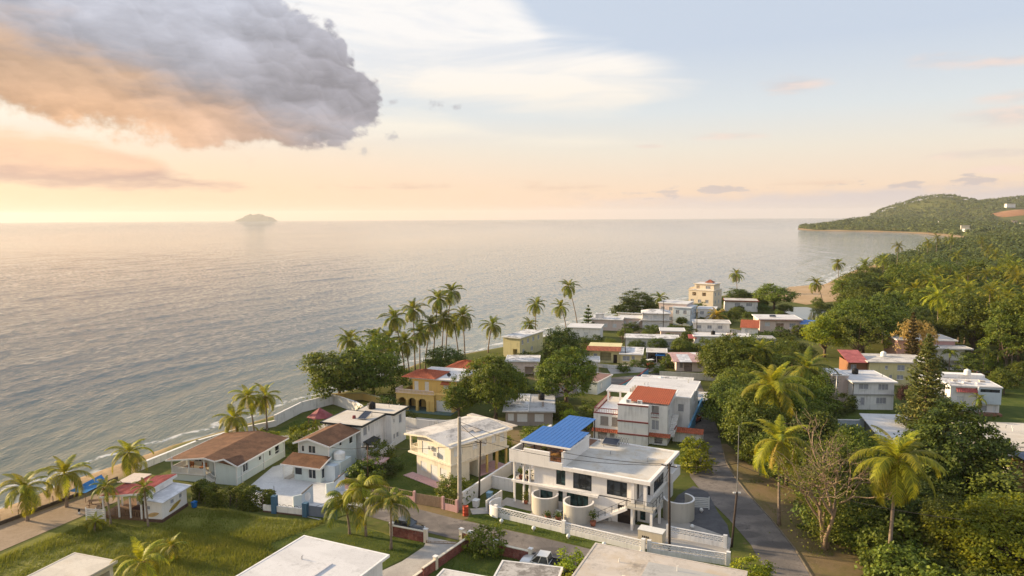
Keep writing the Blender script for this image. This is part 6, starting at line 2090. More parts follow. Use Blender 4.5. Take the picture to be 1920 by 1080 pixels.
# ================================================================== vegetation
ORD = ['first', 'second', 'third', 'fourth', 'fifth', 'sixth', 'seventh', 'eighth', 'ninth', 'tenth', 'eleventh', 'twelfth', 'thirteenth', 'fourteenth', 'fifteenth',
       'sixteenth', 'seventeenth', 'eighteenth', 'nineteenth', 'twentieth', 'twenty-first', 'twenty-second', 'twenty-third', 'twenty-fourth', 'twenty-fifth', 'twenty-sixth', 'twenty-seventh', 'twenty-eighth', 'twenty-ninth', 'thirtieth'] + ['thirty-' + w for w in ('first', 'second', 'third', 'fourth', 'fifth', 'sixth', 'seventh', 'eighth', 'ninth')] + ['fortieth'] + ['forty-' + w for w in ('first', 'second', 'third', 'fourth', 'fifth', 'sixth', 'seventh', 'eighth', 'ninth')]


def name_row(objs, what, where, cat, group):
    """Label the members of one row by their order from left to right."""
    objs = sorted(objs, key=lambda o: o.location.x / o.location.y)
    for i, o in enumerate(objs):
        tag(o, '%s from left of the %s %s' % (ORD[i], what, where), cat, group)


def use_mat(o, m):
    if o.data.materials and o.data.materials[0] is not m:
        o.material_slots[0].link = 'OBJECT'
        o.material_slots[0].material = m


# ------------------------------------------------------------------ palm fronds
def frond_arrays(elev, bend, L, seed, pairs=40, wid=0.092, leaflet=0.95, hang=0.4):
    r = np.random.default_rng(seed)
    ns = 14
    ts = np.linspace(0, 1, ns + 1)
    ang = np.radians(elev) - np.radians(bend) * ts ** 1.25
    step = L / ns
    px = np.concatenate([[0], np.cumsum(np.cos(ang[:-1]) * step)])
    pz = np.concatenate([[0], np.cumsum(np.sin(ang[:-1]) * step)])
    V, F, A = [], [], []
    # rachis as a flat three-sided strip
    for i in range(ns):
        w0, w1 = 0.05 * (1 - ts[i]) + 0.012, 0.05 * (1 - ts[i + 1]) + 0.012
        b = len(V)
        V += [(px[i], -w0, pz[i]), (px[i], w0, pz[i]), (px[i + 1], w1, pz[i + 1]), (px[i + 1], -w1, pz[i + 1])]
        F.append((b, b + 1, b + 2, b + 3)); A.append(0.9)
    for k in range(pairs):
        t = 0.10 + 0.90 * (k + 0.5) / pairs
        x, z, a = np.interp(t, ts, px), np.interp(t, ts, pz), np.interp(t, ts, ang)
        prof = min(1.0, 0.35 + 2.6 * (t - 0.08)) * (1 - 0.62 * max(0, t - 0.55) / 0.45)
        for s in (-1, 1):
            l = leaflet * prof * r.uniform(0.85, 1.12)
            fw = 0.55 + 0.5 * t + r.normal(0, 0.07)
            d = np.array([math.cos(a) * fw, s * 1.0, math.sin(a) * fw])
            d /= np.linalg.norm(d)
            dn = np.array([0, 0, -1.0])
            base = np.array([x, 0, z])
            mid = base + d * l * 0.5 + dn * l * 0.10 * hang
            tip = base + d * l * 0.86 + dn * l * hang * r.uniform(0.55, 0.95)
            wv = np.array([math.cos(a), 0, math.sin(a)]) * wid * 0.5
            b = len(V)
            V += [tuple(base - wv * 0.6), tuple(base + wv * 0.6), tuple(mid + wv), tuple(mid - wv), tuple(tip + wv * 0.25), tuple(tip - wv * 0.25)]
            rr = r.random()
            F += [(b, b + 1, b + 2, b + 3), (b + 3, b + 2, b + 4, b + 5)]; A += [rr, min(1, rr + 0.15 * t)]
    return np.array(V), np.array(F), np.array(A)


def frond_mesh(elev, bend, seed, **k):
    V, F, A = frond_arrays(elev, bend, 3.7, seed, **k)
    return np_mesh('frond', V, F, L_PALM, {'rnd': ('FACE', A)})


ELEVS = [82, 68, 54, 40, 26, 12, -2, -18, -34]
FRONDS = [[frond_mesh(e, 60 + 44 * (1 - abs(e) / 90) + 16 * v, 100 + i * 5 + v, hang=0.28 + 0.05 * i) for v in range(2)] for i, e in enumerate(ELEVS)]
DRY_FROND = [frond_mesh(-58, 25, 300 + v, pairs=22, hang=0.9) for v in range(2)]
# arching feathery fronds of the garden palms
ARCH = [[frond_mesh(e, 125, 400 + i * 3 + v, pairs=34, leaflet=1.0, hang=0.75, wid=0.10) for v in range(2)] for i, e in enumerate([80, 66, 52, 38, 24])]


def crown_joined(seed, n_=20, wid=0.2):
    r = np.random.default_rng(seed)
    VV, FF, AA = [], [], []
    nb = 0
    for i in range(n_):
        f = i / (n_ - 1)
        e = 80 - 115 * f + r.normal(0, 5)
        V, F, A = frond_arrays(e, 60 + 40 * (1 - abs(e) / 90), 3.7, seed * 31 + i, pairs=14, wid=wid)
        a = i * 2.39996 + r.normal(0, 0.15)
        c, s = math.cos(a), math.sin(a)
        V = np.column_stack([V[:, 0] * c - V[:, 1] * s, V[:, 0] * s + V[:, 1] * c, V[:, 2]])
        VV.append(V); FF.append(F + nb); AA.append(A); nb += len(V)
    return np_mesh('crown', np.concatenate(VV), np.concatenate(FF), L_PALM, {'rnd': ('FACE', np.concatenate(AA))})


FAR_CROWNS = [crown_joined(s) for s in (1, 2, 3)]


def trunk_mesh(h, dx, dy, r0, r1, curve=0.6, k=8, seg=9, mat=None, name='trunk', flare=1.5):
    pts, rad = [], []
    for i in range(seg + 1):
        t = i / seg
        f = (1 - curve) * t + curve * t * t
        pts.append((dx * f, dy * f, h * t - (0.4 if i == 0 else 0)))
        rad.append((r0 + (r1 - r0) * t) * (1 + (flare - 1) * max(0, 1 - t * 7)) * (1.04 if i % 2 else 0.97))
    return MB().tube(pts, rad, k).mesh(name, mat or PALM_BARK, True)


NUT = MB().lathe([(0, -0.13), (0.10, -0.08), (0.12, 0.02), (0.06, 0.12), (0, 0.14)], 7).mesh('coconut', simple('coconut_husk', (0.28, 0.19, 0.05), 0.6), True)


def palm(x, y, h, dx=0.0, dy=0.0, s=1.0, mat=None, seed=0, near=True, n_=22, dry=2, arch=False, zb=None, r0=0.19):
    r = random.Random(seed * 77 + 5)
    if zb is None:
        zb = float(terrain_h(np.array([x]), np.array([y]))[0])
    t = empty('coconut_palm' if not arch else 'garden_palm', (x, y, zb))
    mesh_obj('trunk', trunk_mesh(h - zb, dx, dy, r0 * (0.7 + 0.3 * s), 0.11 * (0.8 + .2 * s), r.uniform(0.35, 0.8)), t)
    top = (dx, dy, h - zb)
    if not near:
        c = mesh_obj('crown', FAR_CROWNS[seed % 3], t, top, (0, 0, r.uniform(0, 6.28)), (s, s, s))
        if mat: use_mat(c, mat)
        return t
    a0 = r.uniform(0, 6.28)
    for i in range(n_):
        f = i / (n_ - 1)
        if arch:
            m = ARCH[min(4, int(f * 5))][i % 2]
        else:
            m = FRONDS[min(len(ELEVS) - 1, int(f ** 0.9 * len(ELEVS)))][i % 2]
        q = s * r.uniform(0.86, 1.12) * (0.82 + 0.25 * min(1, f * 3))
        o = mesh_obj('frond', m, t, top, (r.gauss(0, 0.07), r.gauss(0, 0.09), a0 + i * 2.39996 + r.gauss(0, 0.16)), (q, q, q))
        if mat: use_mat(o, mat)
    for i in range(dry):
        o = mesh_obj('dead_frond', DRY_FROND[i % 2], t, top, (0, r.gauss(0, 0.1), r.uniform(0, 6.28)), (s * 0.75,) * 3)
        use_mat(o, L_PALM_DRY)
    if not arch:
        for i in range(4):
            a = r.uniform(0, 6.28)
            mesh_obj('coconut', NUT, t, (top[0] + 0.26 * math.cos(a), top[1] + 0.26 * math.sin(a), top[2] - 0.2 - 0.1 * (i % 2)), (0, 0, a), (1.2,) * 3)
    return t


# palms of the beach front on the left
g1 = [palm(x, y, h, dx, 0.2, s, L_PALM_Y, i) for i, (x, y, dx, h, s) in enumerate([(-61.7, 86.8, -0.2, 4.3, 0.92), (-59.4, 91.1, -0.1, 4.5, 0.98), (-54.1, 97.2, -0.1, 5.3, 0.92)])]
name_row(g1, 'coconut palms', 'along the sandy path by the beach', 'palm', 'palms along the sandy path')
g1 = [palm(x, y, h, dx, 0.3, s, L_PALM_Y, 10 + i) for i, (x, y, dx, h, s) in enumerate([(-45.8, 115.8, -0.9, 4.8, 0.95), (-45.8, 122.6, -1.0, 6.8, 0.95), (-44.5, 125.4, -0.2, 6.2, 0.92)])]
name_row(g1, 'three coconut palms', 'behind the mint house', 'palm', 'palms behind the mint house')
# small palms round the shack and in the field
for (x, y, h, dx, s, lb, sd, mt) in [(-50.3, 85.4, 4.9, -0.5, 0.55, 'slender young palm leaning beside the white fence of the beach shack', 20, L_PALM), (-45.4, 84.9, 5.0, -0.3, 0.52, 'slender young palm standing at the corner of the beach shack wall', 21, L_PALM),
                                     (-51.3, 83.6, 1.3, 0.1, 0.42, 'very small yellow green palm in the grass left of the beach shack', 22, L_PALM_Y), (-38.2, 75.6, 1.9, 0.2, 0.5, 'small palm alone in the middle of the rough field', 23, L_PALM),
                                     (-37.1, 67.4, 4.2, 0.1, 0.85, 'bushy yellow green palm beside the small field shelter', 24, L_PALM_Y), (-34.5, 121, 2.2, 0.0, 0.4, 'small palm on the lawn beside the red gazebo', 25, L_PALM_Y), (-43.2, 117.6, 1.9, 0, 0.42, 'small palm behind the roof ridge of the mint house', 26, L_PALM_Y)]:
    tag(palm(x, y, h, dx, 0.1, s, mt, sd, n_=16, dry=0, r0=0.14), lb, 'palm')
g1 = [palm(x, y, h, dx, 0, s, L_PALM_Y if i == 0 else L_PALM, 30 + i, n_=20, dry=0, arch=True, r0=0.15) for i, (x, y, dx, h, s) in enumerate([(-17.7, 81.9, -0.3, 5.6, 0.98), (-19.8, 82.5, -0.4, 3.6, 1.0), (-14.1, 78.5, 0.1, 5.3, 1.0)])]
name_row(g1, 'arching palms', 'on the lawn by the brick wall', 'palm', 'garden palms by the brick wall')
# beach cluster behind the yellow mansion
cl = [(-27.8, 160.7, -3.6, 10.5), (-27.5, 167.3, -2.2, 8.9), (-26.0, 169.0, -2.5, 14.1), (-24.5, 175.6, -0.3, 15.4), (-20.2, 178.0, 1.5, 17.7), (-17.7, 184.7, 1.8, 18.8), (-18.1, 178.0, 0.8, 12.8), (-14.6, 190.4, -1.3, 9.6),
      (-12.6, 186.3, -0.5, 12.2), (-22.4, 168.9, 0.1, 10.6), (-21.9, 175.1, 1.6, 11.4), (-36.4, 166, -2.4, 9.4), (-24.0, 163.5, -1.2, 9.2)]
g1 = [palm(x, y, h, dx, 0.5, 1.08, L_PALM, 40 + i, n_=26, dry=3) for i, (x, y, dx, h) in enumerate(cl)]
name_row(g1, 'tall palms', 'clustered behind the yellow mansion', 'palm', 'palm cluster at the water')
tag(palm(-6.9, 198.5, 7.9, 1.3, 0, 1.15, L_PALM, 60), 'lone coconut palm at the water left of the pale yellow house', 'palm')
g1 = [palm(x, y, h, dx, 0, s, L_PALM, 61 + i) for i, (x, y, dx, h, s) in enumerate([(8.1, 247, 0.4, 7.8, 1.15), (24.7, 265, -3.5, 12.3, 1.25), (19.7, 255.3, -2.1, 5.9, 1.2), (5.0, 224.4, 0.6, 4.0, 1.0)])]
name_row(g1, 'four palms', 'left of the hip roofed house', 'palm', 'palms left of the hip roofed house')
tag(palm(60.2, 286, 5.4, -0.3, 0, 1.15, L_PALM, 66), 'low coconut palm beside the spreading tree near the peach tower', 'palm')
tag(palm(114.3, 358, 9.0, -0.8, 0, 1.35, L_PALM, 67), 'single tall palm against the sea right of the peach tower', 'palm')
tag(palm(71.5, 246, 3.4, 0, 0, 1.25, L_PALM_DRY, 68, dry=3), 'dry brownish palm in front of the peach tower', 'palm')
tag(palm(165.7, 358, 14.2, -0.8, 0, 1.2, L_PALM, 70), 'tall palm with brown dead fronds rising above the sand bar', 'palm')
g1 = [palm(x, y, h, dx, 0, 1.25, L_PALM, 71 + i) for i, (x, y, dx, h) in enumerate([(136.8, 310, -3.2, 8.8), (140.5, 296.8, -1.6, 9.5), (147.6, 302.1, -2.0, 9.7)])]
name_row(g1, 'leaning palms', 'beside the sand bar', 'palm', 'palms beside the sand bar')
# crowns rising from the wood
wood_p = [(156, 300, 9.8), (143.8, 265, 10.8), (142.5, 250, 11.8), (141.8, 240, 10.6), (145.6, 235, 10.6), (151.9, 235, 12.7), (149.5, 220, 12.8), (206, 300, 14), (147.2, 205, 12.6), (153.5, 290, 9.4), (168, 262, 11.0), (135, 232, 8.8), (160, 228, 11.5), (172, 246, 12.4)]
g1 = [palm(x, y, h, 0.3, 0, 1.35, L_PALM if i % 2 else L_PALM_Y, 80 + i, n_=24, dry=4) for i, (x, y, h) in enumerate(wood_p)]
name_row(g1, 'coconut palms', 'in the nearer wood on the right', 'palm', 'palms in the wood')
far_p = [(204.5, 390, 13.5), (261, 480, 17.5), (328, 560, 17), (353, 590, 19.5), (371, 600, 18), (410, 620, 16), (199, 400, 11), (241, 420, 12), (270, 430, 14), (322, 480, 15), (184, 330, 12), (280, 400, 13), (199, 330, 12), (232, 352, 12), (300, 440, 14)]
g1 = [palm(x, y, h, 0.3, 0, 1.5, L_PALM, 100 + i, near=False) for i, (x, y, h) in enumerate(far_p)]
name_row(g1, 'distant palms', 'above the wood towards the bay', 'palm', 'distant palms of the wood')
_r = random.Random(91)
g1 = []
for i in range(26):
    y = _r.uniform(195, 330)
    x = y * _r.uniform(0.58, 0.74)
    g1.append(palm(x, y, _r.uniform(11.5, 15.5), _r.uniform(-1.2, 1.2), 0, _r.uniform(1.15, 1.45), L_PALM if i % 3 else L_PALM_Y, 200 + i, near=False))
name_row(g1, 'scattered palms', 'of the mid wood', 'palm', 'scattered palms of the mid wood')
# tall palms by the lane
tag(palm(39.8, 72.0, 12.6, 0.4, 0, 1.32, L_PALM_Y, 120, n_=26, dry=4, r0=0.22), 'big golden coconut palm with a curved trunk at the lower right', 'palm')
tag(palm(32.9, 84.5, 10.6, -0.4, 0, 1.22, L_PALM_Y, 121, n_=22, dry=3), 'yellowish palm with a pale straight trunk on the verge of the lane', 'palm')
tag(palm(41.0, 110, 11.0, 0.2, 0, 1.65, L_PALM_Y, 122, n_=26, dry=3), 'broad golden palm crown behind the dark trees of the lane', 'palm')
tag(palm(52.3, 146.8, 10.2, -0.2, 0, 1.0, L_PALM_Y, 123, dry=4), 'yellow green palm with a white trunk above the mid trees', 'palm')
tag(palm(54.6, 130, 9.9, 0.2, 0, 1.45, L_PALM, 124), 'green palm right of the broad golden palm', 'palm')
tag(palm(88.0, 131.0, 3.6, 0, 0, 0.5, L_PALM, 126, n_=14, dry=0), 'little palm in front of the red awning of the right house', 'palm')
g1 = [palm(x, y, h, 0, 0, 0.62, L_PALM, 130 + i, n_=13, dry=0, arch=True) for i, (x, y, h) in enumerate([(102, 163, 6.0), (106, 162.5, 5.4), (110, 163, 6.2), (114, 164, 5.6), (118, 165, 6.0)])]
name_row(g1, 'five short palms', 'fronting the back right house', 'palm', 'garden palm row at the right')


# ------------------------------------------------------------------ broadleaf trees
def leaf_quads(P, Nrm, size, r, aspect=0.6):
    """One kite-shaped leaf per point, facing roughly along Nrm."""
    m = len(P)
    Nrm = Nrm / np.linalg.norm(Nrm, axis=1, keepdims=True)
    t = r.normal(size=(m, 3))
    t -= (t * Nrm).sum(1, keepdims=True) * Nrm
    t /= np.linalg.norm(t, axis=1, keepdims=True)
    b = np.cross(Nrm, t)
    s = (size * r.uniform(0.65, 1.3, m))[:, None]
    V = np.stack([P - t * s * 0.5, P + b * s * 0.5 * aspect + Nrm * s * 0.08, P + t * s * 0.5, P - b * s * 0.5 * aspect + Nrm * s * 0.08], 1).reshape(-1, 3)
    return V, np.arange(m * 4).reshape(m, 4)


def crown_arrays(seed, rx, rz, nclump, per, leaf, layered=False, low=-0.55, lump=0.25, rc=0.20):
    """Leaf clumps spread through an uneven crown volume; returns clump centres too."""
    r = np.random.default_rng(seed)
    d = r.normal(size=(nclump * 3, 3))
    d /= np.linalg.norm(d, axis=1, keepdims=True)
    d = d[d[:, 2] > low][:nclump]
    ph = r.random((5, 3)) * 6.28
    kk = r.normal(size=(5, 3)) * 2.2
    wob = sum(np.sin(d @ kk[i] + ph[i, 0]) for i in range(5)) / 5
    rad = (1 + lump * wob * 1.8) * (0.55 + 0.45 * r.random(len(d)) ** 0.45)
    Cn = d * rad[:, None]
    if layered:
        q = np.round(Cn[:, 2] * 4.0) / 4.0
        Cn[:, 2] = q + r.normal(0, 0.03, len(Cn))
    rcl = rc * r.uniform(0.65, 1.25, len(Cn))
    off = r.normal(size=(len(Cn), per, 3)) * 0.5
    off[:, :, 2] *= 0.45 if layered else 0.72
    P = Cn[:, None, :] + off * rcl[:, None, None]
    N_ = d[:, None, :] * 0.5 + np.array([0, 0, 0.55]) + r.normal(size=off.shape) * 0.5
    P = P.reshape(-1, 3) * np.array([rx, rx, rz])
    V, F = leaf_quads(P, N_.reshape(-1, 3), leaf, r)
    a = np.repeat(np.clip(r.random(len(Cn)) * 0.6 + 0.15, 0, 1), per) + r.normal(0, 0.16, len(P))
    return V, F, np.clip(a, 0, 1), Cn * np.array([rx, rx, rz])


def limb_mesh(C_, hz, r0, seed, nl=9, z0=0.0):
    """Trunk that forks into limbs reaching for clump centres. Crown centre at height hz."""
    r = random.Random(seed)
    mb = MB()
    fork = hz * 0.42
    mb.tube([(0, 0, -0.4), (0.04, 0.02, fork * 0.5), (0.0, 0.05, fork), (0.05, 0, hz * 0.8)], [r0 * 1.35, r0, r0 * 0.85, r0 * 0.45], 8)
    pick = r.sample(range(len(C_)), min(nl, len(C_)))
    for p in pick:
        c = C_[p]
        e = Vector((c[0] * 0.9, c[1] * 0.9, hz + c[2] * 0.85))
        s = Vector((0, 0, fork * r.uniform(0.75, 1.15)))
        m1 = s.lerp(e, 0.45) + Vector((r.gauss(0, .2), r.gauss(0, .2), -0.25))
        mb.tube([s, m1, e], [r0 * 0.5, r0 * 0.3, r0 * 0.08], 5, False)
    return mb.mesh('trunk', BARK, True)


PROTO = {}


def make_proto(key, seed, rx, rz, hz, nclump, per, leaf, mat, r0=0.3, **k):
    V, F, A, Cn = crown_arrays(seed, rx, rz, nclump, per, leaf, **k)
    V = V + np.array([0, 0, hz])
    PROTO[key] = (np_mesh('crown', V, F, mat, {'rnd': ('FACE', A)}), limb_mesh(Cn, hz, r0, seed))


# unit-ish trees, about 5 m crown radius, scaled when placed
for i in range(4):
    make_proto(('round', i), 500 + i, 5.0, 4.4, 6.0, 190, 46, 0.46, L_GREEN, lump=0.30, rc=0.21)
for i in range(2):
    make_proto(('spread', i), 520 + i, 6.5, 4.2, 5.0, 250, 60, 0.48, L_GREEN, layered=True, low=-0.75, lump=0.35, rc=0.22)
for i in range(3):
    make_proto(('airy', i), 530 + i, 4.6, 4.0, 6.5, 120, 36, 0.42, L_OLIVE, lump=0.45, rc=0.20, low=-0.4)
for i in range(3):
    make_proto(('bush', i), 540 + i, 1.6, 1.3, 1.0, 70, 26, 0.24, L_GREEN, r0=0.08, lump=0.30, rc=0.28, low=-0.7)
for i in range(2):
    make_proto(('big', i), 550 + i, 6.4, 5.2, 6.6, 330, 60, 0.42, L_GREEN, r0=0.42, lump=0.28, rc=0.17)


def tree(key, x, y, s=1.0, sz=None, mat=None, rot=None, label=None, group=None, name='broadleaf_tree', z=None, cat='tree'):
    if z is None:
        z = float(terrain_h(np.array([x]), np.array([y]))[0])
    t = empty(name, (x, y, z), 0, label, cat, group)
    cm, tm = PROTO[key]
    rot = random.random() * 6.28 if rot is None else rot
    sc = (s, s, s if sz is None else sz)
    c = mesh_obj('crown', cm, t, (0, 0, 0), (0, 0, rot), sc)
    mesh_obj('trunk', tm, t, (0, 0, 0), (0, 0, rot), sc)
    if mat: use_mat(c, mat)
    return t


# named trees
for key, x, y, s, sz, mt, lb in [
    (('spread', 0), -36.5, 147.0, 1.22, 1.15, L_GREEN, 'wide spreading tree at the water left of the yellow mansion'),
    (('spread', 1), -30.0, 150.0, 0.95, 1.2, L_GREEN, 'second spreading tree close behind the arched loggia'),
    (('big', 0), -3.2, 130.5, 0.76, 1.02, L_GREEN, 'tall dense green tree between the yellow mansion and the grey bungalow'),
    (('big', 1), 11.0, 142.5, 0.92, 0.88, L_GREEN, 'large dark round tree behind the grey bungalow'),
    (('round', 1), 12.9, 178.0, 1.0, 0.92, L_DARK, 'dark tree with flat top in front of the low white house'),
    (('round', 2), -16.4, 168.0, 0.85, 0.65, L_DARK, 'low dark tree under the beach palms behind the mansion'),
    (('big', 0), 47.2, 151.0, 0.95, 1.05, L_GREEN, 'round street tree in front of the pink roofed bungalow'),
    (('spread', 1), 46.6, 262.0, 1.12, 1.0, L_DARK, 'spreading sea almond tree at the water left of the peach tower'),
    (('spread', 0), 97.5, 300.0, 1.05, 0.8, L_DARK, 'low spreading tree right of the peach tower'),
    (('round', 3), 108.0, 290.0, 1.45, 0.95, L_OLIVE, 'wide tree beside the sand bar right of the red fascia house'),
    (('big', 1), 56.7, 89.0, 1.02, 1.05, L_DARK, 'large dark green tree in front of the cream right house'),
    (('big', 0), 50.5, 70.5, 0.85, 0.72, L_BRIGHT, 'bright yellow green tree at the bottom right corner'),
    (('airy', 1), 60.5, 79.5, 1.15, 0.75, L_OLIVE, 'thin brownish green tree below the terracotta house'),
    (('big', 1), 132.6, 190.0, 1.25, 1.05, L_BRIGHT, 'broad light green tree at the right edge behind the houses'),
    (('big', 0), 96.0, 192.0, 1.45, 1.25, L_GREEN, 'broad green tree behind the beige right house'),
    (('round', 0), -10.2, 131.6, 0.55, 0.7, L_GREEN, 'small tree beside the garage of the yellow mansion'),
    (('airy', 0), 75.5, 134.0, 0.40, 0.55, leaf_mat('purple_leaf', (0.05, 0.025, 0.025), (0.11, 0.05, 0.04)), 'small purple leaved tree in front of the white right house'),
    (('airy', 2), 98.5, 170, 0.9, 1.2, L_DRY, 'brown leaved tree in front of the back right house'),
]:
    tag(tree(key, x, y, s, sz, mt), lb, 'tree')

for q, (x, y, s_) in enumerate([(38.8, 97.5, 0.72), (38.4, 104.5, 0.80), (38.8, 111.5, 0.85), (43.2, 101.0, 0.82), (43.0, 116.5, 0.9), (40.5, 91.0, 0.62), (47.5, 95.0, 0.72)]):
    tree(('round', q % 4), x, y, s_, s_ * 1.1, [L_GREEN, L_DARK][q % 2], None, 'x', 'tall green trees at the bend of the lane')

# houses keep their ground free of scattered trees: (x, y, radius)
KEEP = [(o.location.x, o.location.y) for o in C.objects if o.type == 'EMPTY' and o.get('category') == 'house']


def box_free(x, y, m):
    for (bx, by, hx, hy, an) in FREE:
        c, s = math.cos(-an), math.sin(-an)
        u, v = (x - bx) * c - (y - by) * s, (x - bx) * s + (y - by) * c
        if -m < u < hx + m and -m < v < hy + m:
            return False
    return True


FREE = []
for o in list(C.objects):
    if o.type == 'EMPTY' and o.get('category') == 'house':
        xs, ys, x0, y0 = 0, 0, 0, 0
        for ch in o.children:
            if ch.type == 'MESH' and ch.name.split('.')[0].endswith(('wall', 'roof', 'wing', 'bay')):
                vs = [v.co for v in ch.data.vertices]
                xs, ys = max(xs, max(v.x for v in vs)), max(ys, max(v.y for v in vs))
                x0, y0 = min(x0, min(v.x for v in vs)), min(y0, min(v.y for v in vs))
        a = o.rotation_euler.z
        FREE.append((o.location.x + x0 * math.cos(a) - y0 * math.sin(a), o.location.y + x0 * math.sin(a) + y0 * math.cos(a), xs - x0, ys - y0, a))
FREE.append((56, 103, 12, 18, -0.07))


def in_poly(x, y, poly):
    ins = False
    j = len(poly) - 1
    for i in range(len(poly)):
        if (poly[i][1] > y) != (poly[j][1] > y) and x < (poly[j][0] - poly[i][0]) * (y - poly[i][1]) / (poly[j][1] - poly[i][1]) + poly[i][0]:
            ins = not ins
        j = i
    return ins


placed = [(o.location.x, o.location.y, 3.0) for o in C.objects if o.type == 'EMPTY' and o.get('category') == 'tree']


def scatter(poly, spacing, tries, seed, margin=2.5):
    r = random.Random(seed)
    xs, ys = [p[0] for p in poly], [p[1] for p in poly]
    out = []
    for _ in range(tries):
        x, y = r.uniform(min(xs), max(xs)), r.uniform(min(ys), max(ys))
        if not in_poly(x, y, poly) or not box_free(x, y, margin):
            continue
        if any((x - a) ** 2 + (y - b) ** 2 < (spacing * 0.5 + c * 0.5) ** 2 for a, b, c in placed):
            continue
        placed.append((x, y, spacing))
        out.append((x, y))
    return out


MATS = [L_GREEN, L_DARK, L_GREEN, L_GREEN, L_DARK, L_OLIVE, L_BRIGHT]


def grove(poly, spacing, tries, seed, smin, smax, keys, label, group, mats=MATS, zmul=1.0, margin=2.5, name='broadleaf_tree', cat='tree'):
    r = random.Random(seed)
    pts = scatter(poly, spacing, tries, seed, margin)
    for x, y in pts:
        s = r.uniform(smin, smax)
        tree(keys[r.randrange(len(keys))], x, y, s, s * zmul * r.uniform(0.85, 1.2), mats[r.randrange(len(mats))], r.uniform(0, 6.28), label, group, name, cat=cat)
    return pts


RK = [('round', i) for i in range(4)] + [('airy', 0), ('airy', 1)]
# dense trees on the right of the lane
grove([(37.5, 92), (39.8, 84), (44.5, 76), (50, 66), (62, 60), (70, 72), (64, 84), (64.5, 102), (56, 103), (52, 118), (38.6, 116), (37.2, 106)], 4.2, 1100, 1, 0.46, 0.70, RK, 'dark leafy tree in the thicket between the lane and the right houses', 'trees of the thicket by the lane', [L_DARK, L_GREEN, L_DARK, L_OLIVE], 0.95, 3.0)
grove([(37, 117), (56, 118), (58, 124), (64, 150), (62, 168), (48, 160), (42.5, 140), (38.5, 124)], 6.4, 300, 2, 0.6, 0.95, RK, 'leafy tree in the belt between the lane and the white right house', 'trees of the belt beyond the lane', [L_GREEN, L_DARK, L_GREEN, L_OLIVE], 0.95)
# gardens among the middle houses
gp = grove([(18, 196), (40, 192), (52, 186), (62, 178), (64, 200), (56, 204), (52, 228), (36, 232), (24, 214)], 6.5, 260, 3, 0.28, 0.5, RK, 'small green tree among the middle distance houses', 'garden trees of the middle houses', [L_DARK, L_GREEN, L_OLIVE], 0.8, 1.6)
gp = grove([(58, 244), (100, 262), (112, 276), (106, 300), (84, 296), (66, 262)], 7.5, 160, 4, 0.3, 0.55, RK, 'small green tree among the houses near the peach tower', 'garden trees near the peach tower', [L_DARK, L_GREEN, L_OLIVE], 0.75, 1.2)
grove([(62, 168), (80, 178), (96, 186), (118, 200), (150, 196), (170, 240), (160, 262), (130, 268), (116, 240), (103, 216), (84, 190)], 8.2, 500, 5, 0.8, 1.3, RK, 'leafy tree of the wood behind the right houses', 'trees of the wood', MATS, 0.95, 2.0)
grove([(128, 130), (170, 140), (190, 200), (170, 240), (150, 196), (120, 196), (118, 170), (132, 165)], 9.5, 300, 6, 0.9, 1.4, RK, 'leafy tree of the wood behind the right houses', 'trees of the wood', MATS)
grove([(128, 270), (160, 262), (176, 240), (200, 230), (260, 300), (280, 350), (214, 380), (180, 352), (162, 330), (140, 300)], 11.0, 420, 7, 1.1, 1.6, RK, 'leafy tree of the wood behind the right houses', 'trees of the wood', MATS, 0.9)
grove([(93, 146), (100, 166), (120, 166), (124, 150)], 6.0, 60, 8, 0.45, 0.7, RK, 'small tree on the green slope beside the far right house', 'trees on the green slope', [L_DARK, L_GREEN], 0.9, 2.0)
grove([(90, 118), (120, 112), (126, 132), (98, 132)], 6.0, 40, 9, 0.35, 0.55, RK, 'small tree on the green slope beside the far right house', 'trees on the green slope', [L_DARK, L_GREEN], 0.9, 2.0)

